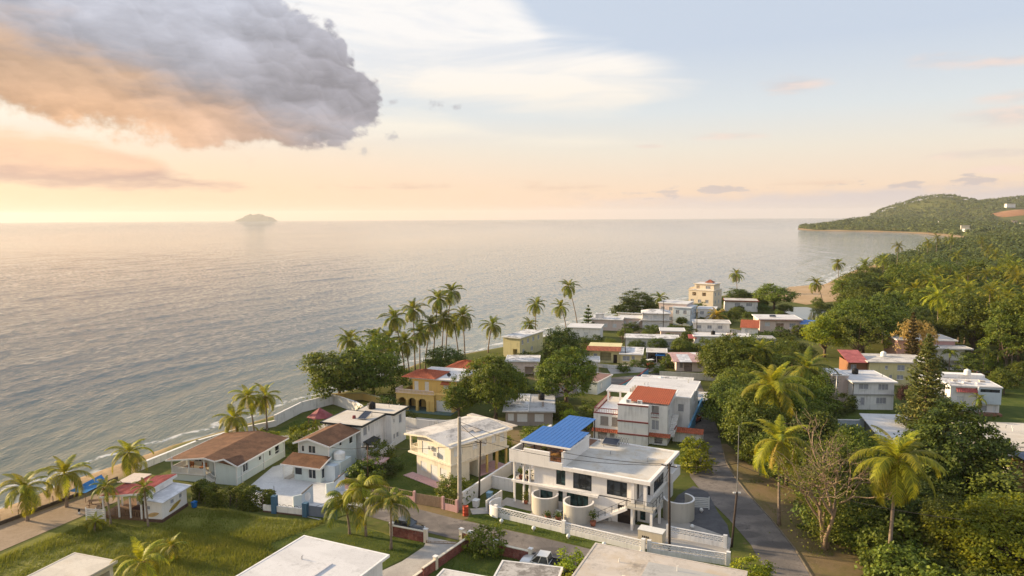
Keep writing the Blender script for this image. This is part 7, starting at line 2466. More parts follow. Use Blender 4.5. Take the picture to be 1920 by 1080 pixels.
# garden bushes, each patch in its own place
BK = [('bush', i) for i in range(3)]
for poly, n_, sd, lb, grp, mt in [
    ([(-23, 98), (-17.8, 96.4), (-16.6, 103), (-20.5, 107)], 3.0, 21, 'leafy shrub in the overgrown garden left of the cream house', 'shrubs left of the cream house', [L_GREEN, L_DARK]),
    ([(-11, 92), (-7.4, 90.6), (-6.2, 94), (-9.5, 96)], 3.2, 22, 'green shrub below the cream house by the tall pole', 'shrubs below the cream house', [L_GREEN]),
    ([(-4, 112), (4, 108), (9, 118), (2, 124)], 3.4, 23, 'green shrub between the cream house and the grey bungalow', 'shrubs below the grey bungalow', [L_GREEN, L_BRIGHT]),
    ([(7, 130), (14, 124), (18, 134), (10, 136)], 3.2, 24, 'green shrub beside the red tiled building', 'shrubs beside the red tiled building', [L_GREEN, L_BRIGHT]),
    ([(25.5, 102.0), (27.4, 101.5), (29.6, 112), (27.4, 113)], 2.6, 25, 'bright shrub at the lane corner behind the villa', 'shrubs at the lane corner', [L_BRIGHT, L_GREEN]),
    ([(-5.0, 78.9), (-3.4, 78.7), (-2.2, 77.4), (-3.6, 76.9)], 2.0, 26, 'green shrub along the brick wall of the lower garden', 'shrubs of the lower garden', [L_BRIGHT, L_GREEN]),
    ([(3.6, 71.2), (6.2, 74.0), (7.4, 72.2), (5, 66)], 2.4, 27, 'yellow green shrub left of the tan concrete roof', 'shrubs by the tan concrete roof', [L_BRIGHT]),
    ([(24, 70.5), (26.4, 71.6), (26.6, 67), (24.6, 66)], 2.2, 28, 'yellow shrub at the corner of the tan concrete roof', 'yellow shrubs at the street corner', [L_BRIGHT]),
    ([(-40.5, 116.2), (-32.5, 112.6), (-31.6, 116.0), (-36, 119)], 3.2, 29, 'low shrub on the lawn behind the small mint house', 'shrubs on the sea wall lawn', [L_BRIGHT, L_OLIVE]),
    ([(-32, 128), (-24, 126), (-19, 131), (-25, 136)], 3.4, 30, 'dark shrub in front of the yellow mansion', 'shrubs in front of the mansion', [L_DARK]),
    ([(24, 172), (36, 168), (42, 178), (30, 182)], 4.0, 31, 'green shrub near the tile fronted bungalow', 'shrubs near the tile fronted bungalow', [L_GREEN, L_OLIVE]),
    ([(36, 120), (40, 116), (40, 100), (36.8, 100)], 3.0, 32, 'low shrub at the foot of the trees along the lane', 'shrubs along the lane', [L_DARK, L_GREEN]),
    ([(40.5, 80), (43.5, 72), (50, 64), (56, 66), (50, 82), (40.5, 92)], 2.4, 33, 'low shrub under the big golden palm', 'shrubs under the golden palm', [L_GREEN, L_OLIVE, L_DARK]),
    ([(62, 132), (66.5, 136.5), (66, 142), (60, 140)], 3.2, 34, 'low shrub left of the white right house', 'shrubs left of the white right house', [L_DARK]),
    ([(75.5, 131), (83, 129), (84, 133), (77, 135.5)], 2.8, 35, 'dark shrub between the two white right houses', 'shrubs between the right houses', [L_DARK]),
    ([(34, 196), (52, 190), (52, 204), (40, 208), (32, 206)], 3.4, 36, 'leafy shrub on the slope below the hip roofed house', 'shrubs below the hip roofed house', [L_DARK, L_GREEN]),
    ([(36, 212), (52, 206), (58, 224), (46, 234), (38, 228)], 4.0, 37, 'leafy shrub in the yard of the hip roofed house', 'shrubs at the hip roofed house', [L_DARK, L_GREEN]),
    ([(52, 178), (66, 186), (80, 200), (78, 222), (68, 204), (54, 196)], 3.6, 38, 'leafy shrub in front of the long white house', 'shrubs before the long white house', [L_GREEN, L_OLIVE, L_DARK]),
    ([(84, 218), (96, 222), (104, 232), (100, 240), (86, 228)], 3.4, 39, 'leafy shrub in front of the pink house', 'shrubs before the pink house', [L_DARK, L_GREEN]),
    ([(66, 246), (80, 250), (88, 268), (76, 276), (68, 262)], 3.8, 40, 'leafy shrub at the foot of the peach tower', 'shrubs at the peach tower', [L_DARK, L_GREEN]),
    ([(112, 258), (118, 250), (132, 262), (132, 300), (126, 300), (128, 276)], 4.2, 41, 'leafy shrub on the bank of the river mouth', 'shrubs at the river mouth', [L_GREEN, L_OLIVE]),
    ([(-2, 176), (8, 180), (16, 190), (14, 206), (4, 186)], 4.0, 42, 'dark shrub beside the pale yellow house', 'shrubs at the pale yellow house', [L_DARK, L_GREEN]),
    ([(16, 196), (26, 194), (30, 212), (20, 214)], 3.6, 43, 'dark shrub behind the tile fronted bungalow', 'shrubs behind the tile fronted bungalow', [L_DARK]),
    ([(2, 134), (8, 140), (2, 160), (-6, 160), (-10, 146)], 3.6, 44, 'green shrub between the two large round trees', 'shrubs between the round trees', [L_DARK, L_GREEN]),
]:
    grove(poly, n_, 160, sd, 0.75, 1.45, BK, lb, grp, mt, 1.0, 0.8, 'shrub', 'shrub')
grove([(37.8, 83), (38.6, 76), (38.2, 66), (44, 58), (62, 60), (58, 76), (50, 84), (41, 93)], 2.0, 900, 61, 1.1, 2.0, BK, 'tall leafy undergrowth bush in the thicket at the lower right', 'bushes of the thicket', [L_DARK, L_GREEN, L_OLIVE], 1.0, 0.8, 'shrub', 'shrub')


# ------------------------------------------------------------------ conifers
def conifer(x, y, h, r_, seed, mat, label, tiers=22):
    r = np.random.default_rng(seed)
    t = empty('conifer', (x, y, 0), 0, label, 'conifer')
    MB().tube([(0, 0, -0.4), (0.05, 0, h * 0.5), (0, 0, h)], [0.34, 0.20, 0.03], 8).build('trunk', BARK, t, True)
    P, N_ = [], []
    br = MB()
    for i in range(tiers):
        f = i / (tiers - 1)
        z = h * (0.10 + 0.89 * f)
        L = r_ * (1 - f) ** 0.72 * (0.9 + 0.15 * math.sin(i * 2.1)) + 0.15
        k = 8 if f < 0.6 else 6
        a0 = r.uniform(0, 6.28)
        for j in range(k):
            a = a0 + 6.283 * j / k + r.normal(0, 0.12)
            l = L * r.uniform(0.72, 1.08)
            dz = l * (0.10 + 0.22 * f)
            e = np.array([math.cos(a) * l, math.sin(a) * l, z + dz])
            br.tube([(0, 0, z), (e[0] * 0.55, e[1] * 0.55, z + dz * 0.2), tuple(e)], [0.05, 0.035, 0.012], 4, False)
            m = int(70 * l / r_) + 26
            tt = r.uniform(0.12, 1.05, m) ** 0.8
            side = r.normal(0, 0.17 * l * 0.55 + 0.07, m)
            bx = np.stack([np.cos(a) * l * tt - np.sin(a) * side, np.sin(a) * l * tt + np.cos(a) * side, z + dz * tt ** 2 + r.normal(0.06, 0.10, m)], 1)
            P.append(bx)
            N_.append(np.tile([0, 0, 1.0], (m, 1)) + r.normal(0, 0.6, (m, 3)))
    P, N_ = np.concatenate(P), np.concatenate(N_)
    V, F = leaf_quads(P, N_, 0.52, r, 0.5)
    br.build('branches', BARK, t)
    mesh_obj('crown', np_mesh('crown', V, F, mat, {'rnd': ('FACE', r.random(len(F)))}), t)
    return t


conifer(66.6, 112.0, 19.0, 5.3, 3, L_PINE, 'tall tiered conifer standing between the two white right houses', 26)
conifer(94.8, 166.0, 15.0, 2.2, 4, leaf_mat('brown_conifer_leaf', (0.07, 0.06, 0.02), (0.15, 0.11, 0.035), None, 0.25), 'slim brownish conifer in front of the back right house', 18)
conifer(25.5, 236.0, 8.5, 2.6, 5, L_DARK, 'small open tiered conifer against the sea left of the hip roofed house', 7)


# ------------------------------------------------------------------ bare tree by the lane
def bare_tree():
    r = random.Random(5)
    t = empty('bare_tree', (35.8, 78.2, 0), 0, 'half bare tree with tangled pale branches on the verge of the lane', 'tree')
    mb = MB()
    tips = []

    def grow(p, d, l, rad, depth):
        n_ = 3
        pts, rr = [p], [rad]
        q = p.copy()
        for i in range(n_):
            d2 = (d + Vector((r.gauss(0, .16), r.gauss(0, .16), r.gauss(0.02, .10)))).normalized()
            q = q + d2 * (l / n_)
            pts.append(q.copy()); rr.append(rad * (1 - 0.35 * (i + 1) / n_))
            d = d2
        mb.tube(pts, rr, 6 if depth < 2 else 4, False)
        if depth >= 2: tips.append(q)
        if depth >= 5: return
        for i in range(3 if depth < 3 else 2):
            s = 0.75
            nd = (d + Vector((r.gauss(0, s), r.gauss(0, s), r.gauss(0.15, 0.35)))).normalized()
            grow(q - d * (l * r.uniform(0, 0.3)), nd, l * r.uniform(0.58, 0.82), rad * 0.60, depth + 1)
    for k in range(3):
        o = Vector((0.28 * math.cos(k * 2.1), 0.28 * math.sin(k * 2.1), -0.3))
        grow(o, Vector((0.10 * math.cos(k * 2.1), 0.10 * math.sin(k * 2.1), 1)), 5.2 + k * 0.6, 0.26, 0)
    mb.build('trunk', simple('pale_bark', (0.30, 0.215, 0.15), 0.95, var=0.4, scale=3), t, True)
    rg = np.random.default_rng(8)
    T = np.array([p[:] for p in tips])
    # remaining leaves and climbers round the lower limbs
    P = np.concatenate([np.repeat(T, 5, 0) + rg.normal(0, 0.36, (len(T) * 5, 3)), np.stack([rg.normal(0.5, 1.6, 3600), rg.normal(0.6, 1.6, 3600), rg.uniform(0.8, 7.2, 3600)], 1)])
    V, F = leaf_quads(P, rg.normal(0, 0.6, P.shape) + np.array([0, 0, .6]), 0.26, rg)
    mesh_obj('crown', np_mesh('crown', V, F, L_OLIVE, {'rnd': ('FACE', rg.random(len(F)))}), t)


bare_tree()


# ------------------------------------------------------------------ hedge
def hedge():
    t = empty('hedge', (-43.0, 91.4, 0), -13, 'clipped dark green hedge between the rough field and the mint house', 'hedge')
    rg = np.random.default_rng(4)
    m = 42000
    P = np.stack([rg.uniform(0, 11.4, m), rg.uniform(0, 2.0, m), rg.uniform(0.05, 2.9, m)], 1)
    P[:, 1] += 0.25 * np.sin(P[:, 0] * 1.3); P[:, 2] *= 0.88 + 0.12 * np.sin(P[:, 0] * 0.9 + 1) + 0.05 * np.sin(P[:, 0] * 3.1)
    e = np.minimum.reduce([P[:, 0], 11.4 - P[:, 0], P[:, 1] + .25, 2.2 - P[:, 1], 2.85 - P[:, 2]])
    P = P[e < 0.5]
    N_ = rg.normal(0, 0.5, P.shape) + np.array([0, -0.35, 0.6])
    V, F = leaf_quads(P, N_, 0.23, rg)
    mesh_obj('foliage', np_mesh('foliage', V, F, L_GREEN, {'rnd': ('FACE', rg.random(len(F)))}), t)
    mb = MB()
    for i in range(12): mb.tube([(0.5 + i * 0.95, 0.9, 0), (0.6 + i * 0.95, 1.0, 1.5)], 0.06, 5)
    mb.build('stems', BARK, t)


hedge()


# ------------------------------------------------------------------ grass of the rough field
def field_grass():
    rg = np.random.default_rng(9)
    poly = [(-70, 44), (-16, 44), (-16, 60), (-22, 70), (-28.5, 80), (-23.5, 85.8), (-31.5, 87.0), (-41, 90.8), (-46.2, 84.6), (-53.0, 86.4), (-57.6, 78)]
    m = 170000
    P = np.stack([rg.uniform(-70, -16, m), rg.uniform(60, 92, m)], 1)
    dn = vnoise(P[:, 0], P[:, 1], 4.5, 5) * 0.6 + vnoise(P[:, 0], P[:, 1], 1.6, 6) * 0.4
    ok = np.array([in_poly(x, y, poly) for x, y in P]) & (rg.random(m) < np.clip(dn * 2.0 - 0.15, 0.25, 1))
    P, dn = P[ok], dn[ok]
    free = np.array([box_free(x, y, 0.1) for x, y in P])
    P, dn = P[free], dn[free]
    m = len(P)
    h = rg.uniform(0.25, 0.55, m) * (0.45 + 1.1 * dn)
    a = rg.uniform(0, 6.28, m)
    w = 0.035
    b0 = np.column_stack([P + w * np.stack([np.cos(a), np.sin(a)], 1), np.full(m, 0.02)])
    b1 = np.column_stack([P - w * np.stack([np.cos(a), np.sin(a)], 1), np.full(m, 0.02)])
    tp = np.column_stack([P + rg.normal(0.06, 0.14, (m, 2)), h])
    V = np.stack([b0, b1, tp], 1).reshape(-1, 3)
    o = mesh_obj('tall_grass', np_mesh('tall_grass', V, np.arange(m * 3).reshape(m, 3), L_GRASS, {'rnd': ('FACE', np.clip(dn * 0.9 - 0.1 + rg.normal(0, .15, m), 0, 1))}))
    tag(o, 'tall yellow green grass of the rough field by the beach shack', 'grass', kind='stuff')


field_grass()


def lawn_grass():
    """Short grass over the lawns and verges."""
    rg = np.random.default_rng(19)
    polys = [[(-29, 80), (-22, 86.5), (-14.2, 81.6), (-10.6, 80.0), (-12.2, 76.5), (-16.2, 71.7), (-21, 70)], [(-5.6, 79.0), (1.4, 75.8), (1.4, 72), (-3.8, 68), (-8.8, 72.6)],
             [VF(-2.6, -5.4), VF(-2.2, -7.4), VF(8, -7.3), VF(20, -7.4), VF(29, -6.8), VF(29.6, -4.8), VF(20, -6.0)],
             [(-24.5, 97.6), (-7.4, 89.6), (-1.4, 102.6), (3, 108), (-4, 116), (-17, 114), (-20, 105)], [(-44.5, 114), (-31, 108), (-30, 118), (-28, 131), (-36, 138), (-41, 131)],
             [(36, 62), (48, 60), (45, 76), (42, 86), (38, 96), (34, 104), (33.4, 90), (33.6, 76)]]
    Ps = []
    for q in polys:
        xs, ys = [p[0] for p in q], [p[1] for p in q]
        ar = (max(xs) - min(xs)) * (max(ys) - min(ys))
        m = int(ar * 34)
        P = np.stack([rg.uniform(min(xs), max(xs), m), rg.uniform(min(ys), max(ys), m)], 1)
        k = vnoise(P[:, 0], P[:, 1], 2.2, 15) > (0.25 if q is not polys[-1] else 0.6)
        Ps.append(P[k & np.array([in_poly(x, y, q) and box_free(x, y, 0.1) for x, y in P])])
    P = np.concatenate(Ps)
    m = len(P)
    a = rg.uniform(0, 6.28, m)
    d = np.stack([np.cos(a), np.sin(a)], 1) * 0.03
    hh = 0.05 + rg.uniform(0.08, 0.2, m) * (0.5 + vnoise(P[:, 0], P[:, 1], 3, 16))
    V = np.stack([np.column_stack([P + d, np.full(m, .02)]), np.column_stack([P - d, np.full(m, .02)]), np.column_stack([P + rg.normal(0, .06, (m, 2)), hh])], 1).reshape(-1, 3)
    o = mesh_obj('short_grass', np_mesh('short_grass', V, np.arange(m * 3).reshape(m, 3), L_GREEN, {'rnd': ('FACE', np.clip(vnoise(P[:, 0], P[:, 1], 2.5, 17) + rg.normal(0, .2, m), 0, 1))}))
    tag(o, 'short green grass on the garden lawns and street verges', 'grass', kind='stuff')


lawn_grass()


# ------------------------------------------------------------------ far wood and wooded hill as one mass
def far_wood():
    rg = np.random.default_rng(12)
    VV, FF, AA, nb = [], [], [], 0

    def fill(n_, gen, per, leaf, hr, rr_):
        nonlocal nb
        P = gen(n_)
        sd = shore_dist(P)
        ok = sd > 14
        for (hx, hy, hw, _t) in FAR_SPOTS:
            k_ = P[:, 1] / hy
            ok &= ~((P[:, 0] > (hx - 8) * k_) & (P[:, 0] < (hx + hw + 8) * k_) & (P[:, 1] > hy - 110) & (P[:, 1] < hy + 30))
        k_ = P[:, 1] / 2365
        ok &= ~((P[:, 0] > 1600 * k_) & (P[:, 0] < 1790 * k_) & (P[:, 1] > 2230) & (P[:, 1] < 2410))
        P = P[ok]
        z = terrain_h(P[:, 0], P[:, 1])
        m = len(P)
        R_ = rg.uniform(*rr_, m)
        Hh = rg.uniform(*hr, m) * (0.6 + 0.8 * vnoise(P[:, 0], P[:, 1], 60, 31))
        d = rg.normal(size=(m, per, 3))
        d /= np.linalg.norm(d, axis=2, keepdims=True)
        d[:, :, 2] = np.abs(d[:, :, 2]) * 1.1 - 0.25
        q = d * rg.uniform(0.7, 1.05, (m, per, 1))
        X = np.concatenate([P, z[:, None]], 1)[:, None, :] + q * np.stack([R_, R_, Hh * 0.55], 1)[:, None, :] + np.stack([0 * R_, 0 * R_, Hh * 0.36], 1)[:, None, :]
        N_ = d + np.array([0, 0, 0.3]) + rg.normal(0, 0.3, d.shape)
        V, F = leaf_quads(X.reshape(-1, 3), N_.reshape(-1, 3), leaf, rg, 0.85)
        VV.append(V); FF.append(F + nb); nb += len(V)
        AA.append(np.clip(np.repeat(rg.random(m) * 0.7 + 0.1, per) + rg.normal(0, .12, m * per), 0, 1))
    def wedge(y0, y1, xa, xb, pw=1.0):
        def g(n_):
            y = y0 + (y1 - y0) * rg.random(n_) ** pw
            x = xa(y) + (xb(y) - xa(y)) * rg.random(n_)
            return np.stack([x, y], 1)
        return g
    fill(1500, wedge(225, 620, lambda y: np.interp(y, [225, 300, 380, 620], [178, 205, 225, 300]), lambda y: y * 0.86), 130, 1.25, (8, 13), (4, 6.5))
    fill(2300, wedge(600, 1250, lambda y: np.interp(y, [600, 960, 1250], [310, 590, 780]), lambda y: y * 0.86), 48, 2.1, (8, 14), (5, 8))
    fill(8500, wedge(1250, 3400, lambda y: np.interp(y, [1250, 1700, 2100, 3400], [790, 880, 850, 1300]), lambda y: y * 0.86), 22, 4.2, (8, 16), (6, 11))
    me = np_mesh('distant_wood', np.concatenate(VV), np.concatenate(FF), leaf_mat('far_leaf', (0.055, 0.082, 0.022), (0.135, 0.160, 0.036), (0.22, 0.20, 0.05), 0.25), {'rnd': ('FACE', np.concatenate(AA))})
    o = mesh_obj('distant_wood', me)
    tag(o, 'distant wood covering the shore and the hill across the bay', 'wood', kind='stuff')


far_wood()


# members of small groups are told apart by their order from left to right
_groups = {}
for o in C.objects:
    if o.parent is None and o.get('group'):
        _groups.setdefault(o['group'], []).append(o)
for gname, os_ in _groups.items():
    labels = {o.get('label') for o in os_}
    if len(labels) == 1 and 1 < len(os_) <= len(ORD):
        os_.sort(key=lambda o: o.location.x / max(1.0, o.location.y))
        for i, o in enumerate(os_):
            o['label'] = '%s from left of the %s' % (ORD[i], gname)

# ================================================================== smaller things
sheet('sand_bar', [(121.4, 327), (136, 358), (150, 382), (166, 392), (180, 392), (177, 362), (160, 334), (145, 316), (127, 304)], 0.05, ground_mat('beach_sand', (0.42, 0.29, 0.17), (0.50, 0.36, 0.22), (0.34, 0.23, 0.13), 0.08, 0.6, 0.05, 0.6))
lag = sheet('river_mouth', [(108.6, 281), (117.7, 296), (123.5, 296), (127, 284), (126, 266), (119, 254), (111, 252), (107.6, 262)], 0.06, None)
_m, _nt, _out = new_mat('still_water')
_g = _nt.new('ShaderNodeNewGeometry').outputs['Position']
principled(_nt, _out, (0.03, 0.04, 0.04), 0.05, spec=0.6, bump=_nt.noise(_g, 1.2, 3, 0.5), bump_d=0.02, bump_s=0.3)
lag.data.materials.clear(); lag.data.materials.append(_m)


# ------------------------------------------------------------------ island on the horizon
def island():
    k, rows = 64, 10
    V, F = [], []
    r = np.random.default_rng(2)
    prof = [0.0, 0.45, 0.72, 0.9, 0.97, 1.0, 0.93, 0.80, 0.62, 0.40, 0.0]
    for i in range(rows + 1):
        for j in range(k + 1):
            u = j / k
            h = np.interp(u, np.linspace(0, 1, 11), prof) + 0.07 * math.sin(u * 23 + 1) + 0.05 * math.sin(u * 61)
            v = i / rows * 2 - 1
            z = max(0, h) * math.cos(v * math.pi / 2) ** 0.6 * 150 + r.normal(0, 4)
            V.append(((u - 0.5) * 770, v * 260, z - 12))
    for i in range(rows):
        for j in range(k):
            a = i * (k + 1) + j
            F.append((a, a + 1, a + k + 2, a + k + 1))
    o = mesh_obj('island', np_mesh('island', np.array(V), np.array(F), simple('island_scrub', (0.06, 0.065, 0.03), 0.95, scale=0.02), None, True), None, (-4960, 13900, SEA_Z))
    tag(o, kind='structure')


island()


# ------------------------------------------------------------------ brick and pink street walls
def brick_wall(a, b, h, label, piers=(0, 1)):
    L = math.hypot(b[0] - a[0], b[1] - a[1])
    o = empty('brick_wall', (a[0], a[1], 0.03), math.degrees(math.atan2(b[1] - a[1], b[0] - a[0])), label, 'wall')
    MB().box(0, L, -0.11, 0.11, 0, h).build('brickwork', BRICK, o)
    MB().box(-0.02, L + 0.02, -0.15, 0.15, h + 0.001, h + 0.09).build('coping', CREAM, o)
    for p in piers:
        q = MB().box(p * L - 0.2, p * L + 0.2, -0.2, 0.2, 0, h + 0.35).build('pier', CREAM, o)
        MB().box(p * L - 0.25, p * L + 0.25, -0.25, 0.25, h + 0.351, h + 0.43).build('pier_cap', WHITE, q)
    return o


brick_wall((-14.6, 82.0), (-10.3, 80.2), 1.25, 'brick wall on the left of the driveway beside the parked dark car')
brick_wall((-6.1, 80.2), (-5.0, 79.5), 1.25, 'short brick wall piece at the right gate post of the driveway')
brick_wall((-5.0, 79.5), (-9.6, 71.8), 1.1, 'long brick garden wall running down along the driveway', (0, 0.75))
brick_wall((-9.7, 71.6), (-12.2, 67.2), 0.9, 'lower end of the brick garden wall at the bottom edge', ())
brick_wall((-2.0, 77.2), (1.9, 75.2), 1.2, 'brick wall in front of the peeling grey roofed house')


def bar_fence(name, a, b, h, label, mat, z0=0.05, step=0.14, cat='fence', rails=(0.12, 0.9)):
    L = math.hypot(b[0] - a[0], b[1] - a[1])
    o = empty(name, (a[0], a[1], z0), math.degrees(math.atan2(b[1] - a[1], b[0] - a[0])), label, cat)
    k = int(L / step)
    me = MB().box(-0.02, 0.02, -0.02, 0.02, 0.02, h).mesh('bar', mat)
    for i in range(k + 1):
        mesh_obj('bar', me, o, (L * i / k, 0, 0))
    for q in rails:
        MB().box(0, L, -0.035, 0.035, h * q, h * q + 0.05).build('rail', mat, o)
    for x in (0, L):
        MB().box(x - 0.06, x + 0.06, -0.06, 0.06, 0, h + 0.08).build('post', mat, o)
    return o


TAN = simple('tan_metal', (0.34, 0.24, 0.16), 0.6)
bar_fence('yard_gate', (1.9, 75.1), (6.3, 72.9), 1.2, 'dark iron bar gate right of the brick wall by the pickup', DARK_METAL, cat='gate')
bar_fence('yard_gate', (-10.2, 80.0), (-6.2, 79.6), 0.25, 'low rusty gate track across the driveway mouth', TAN, step=0.5, cat='gate')


def pink_wall(a, b, label):
    L = math.hypot(b[0] - a[0], b[1] - a[1])
    o = empty('pink_wall', (a[0], a[1], 0.03), math.degrees(math.atan2(b[1] - a[1], b[0] - a[0])), label, 'wall')
    MB().box(0, L, -0.1, 0.1, 0, 0.85).build('base', PINK, o)
    me = MB().box(-0.03, 0.03, -0.02, 0.02, 0.85, 1.5).mesh('bar', TAN)
    k = int(L / 0.3)
    for i in range(k + 1): mesh_obj('bar', me, o, (L * i / k, 0, 0))
    MB().box(0, L, -0.04, 0.04, 1.5, 1.56).build('rail', TAN, o)
    for x in (0, L): MB().box(x - 0.15, x + 0.15, -0.15, 0.15, 0, 1.7).build('pier', PINK, o)


pink_wall((-24.6, 97.6), (-13.2, 91.7), 'long pink wall with tan bars in front of the overgrown garden')
pink_wall((-9.2, 89.8), (-7.3, 88.7), 'short pink wall with tan bars beside the tall concrete pole')
o = empty('yard_gate', (-13.0, 91.5, 0.04), math.degrees(math.atan2(89.9 - 91.5, 3.7)), 'wide tan board gate in the pink street wall', 'gate')
for i in range(18): MB().box(i * 0.226, i * 0.226 + 0.205, -0.03, 0.03 if i % 2 else 0.02, 0.06, 1.5).build('board', TAN, o)
for z in (0.3, 1.3): MB().box(0, 4.06, 0.032, 0.07, z, z + 0.08).build('rail', TAN, o)

# mint house yard: fence, blue pillars, curved gate wings
o = empty('yard_fence', (-32.6, 89.3, 0.03), -15, 'low white yard fence with scrolled iron top between blue pillars', 'fence')
MB().box(0, 6.2, -0.08, 0.08, 0, 0.95).build('base', WHITE_OLD, o)
MB().box(0, 6.2, -0.11, 0.11, -0.02, 0.18).build('plinth', simple('brown_stone', (0.12, 0.07, 0.05), 0.9), o)
mb = MB()
for i in range(7):
    cx = 0.5 + i * 0.87
    mb.tube([(cx + 0.36 * math.cos(t * math.pi / 6), 0, 0.98 + 0.26 * math.sin(t * math.pi / 6)) for t in range(7)], 0.025, 4)
mb.build('scrollwork', DARK_METAL, o)
BLUEGREY = paint('blue_grey_paint', (0.055, 0.13, 0.21), 0.2)
for x, h in ((1.7, 2.3), (6.2, 1.8)): MB().box(x - 0.32, x + 0.32, -0.32, 0.32, 0, h).build('pillar', BLUEGREY, o)
MB().tube([(1.7, 0, 2.3), (1.7, 0, 3.6)], 0.03).build('mast', DARK_METAL, o)
o = empty('panel_fence', (-26.3, 87.7, 0.03), -15.5, 'grey sheet panel fence right of the blue pillars', 'fence')
for i in range(4): MB().box(i * 1.0 + 0.01, i * 1.0 + 0.99, -0.04, 0.04, 0.1, 1.45).build('panel', paint('slate_panel', (0.15, 0.18, 0.24), 0.3), o)
for i in (0, 2.9, 4): MB().box(i - 0.12, i + 0.12, -0.1, 0.1, 0, 1.6).build('post', BLUEGREY, o)
for (x, y, r_, lb) in ((-29.1, 90.6, 35, 'pale blue gate wing wall with sloping top on the street side of the mint yard'), (-25.9, 95.0, 35, 'tall pale blue gate wall beside the small mint house')):
    o = empty('gate_wing', (x, y, 0.03), r_, lb, 'wall')
    MB().prism([(0, -0.1), (1.15, -0.1), (1.15, 0.1), (0, 0.1)], 0, 1.5).build('panel', MINT, o)
    p = MB()
    p.v += [(1.16, -0.1, 0), (2.7, -0.1, 0), (2.7, 0.1, 0), (1.16, 0.1, 0), (1.16, -0.1, 1.5), (2.7, -0.1, 2.5), (2.7, 0.1, 2.5), (1.16, 0.1, 1.5)]
    p.f += [(0, 1, 5, 4), (1, 2, 6, 5), (2, 3, 7, 6), (3, 0, 4, 7), (4, 5, 6, 7)]
    q = p.build('sloped_panel', PALEBLUE, o)
    MB().bar((1.16, 0, 1.54), (2.7, 0, 2.54), 0.26, 0.06).build('coping', DARK_METAL, q)
    e = MB()
    e.v += [(1.95 + 0.42 * math.cos(t * 0.524), -0.115, 1.05 + 0.62 * math.sin(t * 0.524)) for t in range(12)]
    e.f.append(tuple(range(12)))
    e.build('medallion', WHITE, q)

# gazebo on the lawn
o = empty('gazebo', (-34.9, 125.6, 0.05), 20, 'dark red roofed gazebo on the lawn by the sea wall', 'gazebo')
mb = MB()
mb.lathe([(2.3, 2.35), (2.35, 2.42), (0.35, 3.75), (0.0, 4.0)], 6)
mb.build('roof', DARKRED_SHEET, o)
for i in range(6):
    a = i * math.pi / 3
    MB().box(-0.06, 0.06, -0.06, 0.06, 0, 2.4).build('post', WOOD, o).location = (2.0 * math.cos(a), 2.0 * math.sin(a), 0)
MB().lathe([(0, 0.1), (2.2, 0.1), (2.2, 0)], 6).build('floor', CONCRETE, o)

# blue sail by the beach
o = empty('shade_sail', (-58.6, 94.0, 0.0), 0, 'blue shade sail on thin poles at the edge of the beach', 'shade sail')
V, F = [], []
cor = [Vector((-1.5, -1.3, 1.55)), Vector((0.9, -1.5, 1.35)), Vector((2.1, 1.6, 1.75)), Vector((0.9, 2.4, 2.5))]
for i in range(7):
    for j in range(7):
        u, v = i / 6, j / 6
        p = cor[0].lerp(cor[1], u).lerp(cor[3].lerp(cor[2], u), v)
        p.z -= 0.5 * u * (1 - u) * 2 * v * (1 - v) * 2
        V.append(p[:])
for i in range(6):
    for j in range(6):
        F.append((i * 7 + j, (i + 1) * 7 + j, (i + 1) * 7 + j + 1, i * 7 + j + 1))
mesh_obj('cloth', np_mesh('cloth', np.array(V), np.array(F), BLUE_TARP, None, True), o)
for c in cor: MB().tube([(c.x, c.y, -0.3), (c.x, c.y, c.z + 0.05)], 0.035, 6).build('pole', WOOD, o)

# bench table near the shack, barrel, bins, posts
o = empty('picnic_table', (-55.7, 91.6, 0.03), 15, 'brown wooden picnic table beside the sandy path', 'table')
for i in range(4): MB().box(-1.0, 1.0, -0.4 + i * 0.2, -0.22 + i * 0.2, 0.70, 0.74).build('plank', WOOD, o)
for y in (-0.85, 0.65): MB().box(-1.0, 1.0, y, y + 0.22, 0.42, 0.46).build('bench', WOOD, o)
for x in (-0.75, 0.75):
    l = MB(); l.bar((x, -0.65, 0), (x, -0.2, 0.70), 0.08); l.bar((x, 0.65, 0), (x, 0.2, 0.70), 0.08); l.box(x - 0.04, x + 0.04, -0.8, 0.8, 0.34, 0.42); l.build('leg', WOOD, o)
o = empty('red_barrel', (-6.1, 87.7, 0.04), 0, 'rusty red oil drum standing beside the tall concrete pole', 'barrel')
MB().lathe([(0, 0), (0.36, 0), (0.38, 0.04), (0.36, 0.08), (0.36, 0.42), (0.385, 0.45), (0.36, 0.48), (0.36, 0.85), (0.385, 0.88), (0.36, 0.91), (0.36, 1.2), (0.38, 1.24), (0.33, 1.24), (0.33, 1.18), (0, 1.18)], 16).build('drum', sheet_metal('orange_red_sheet', (0.36, 0.045, 0.015), 0.3), o, True)
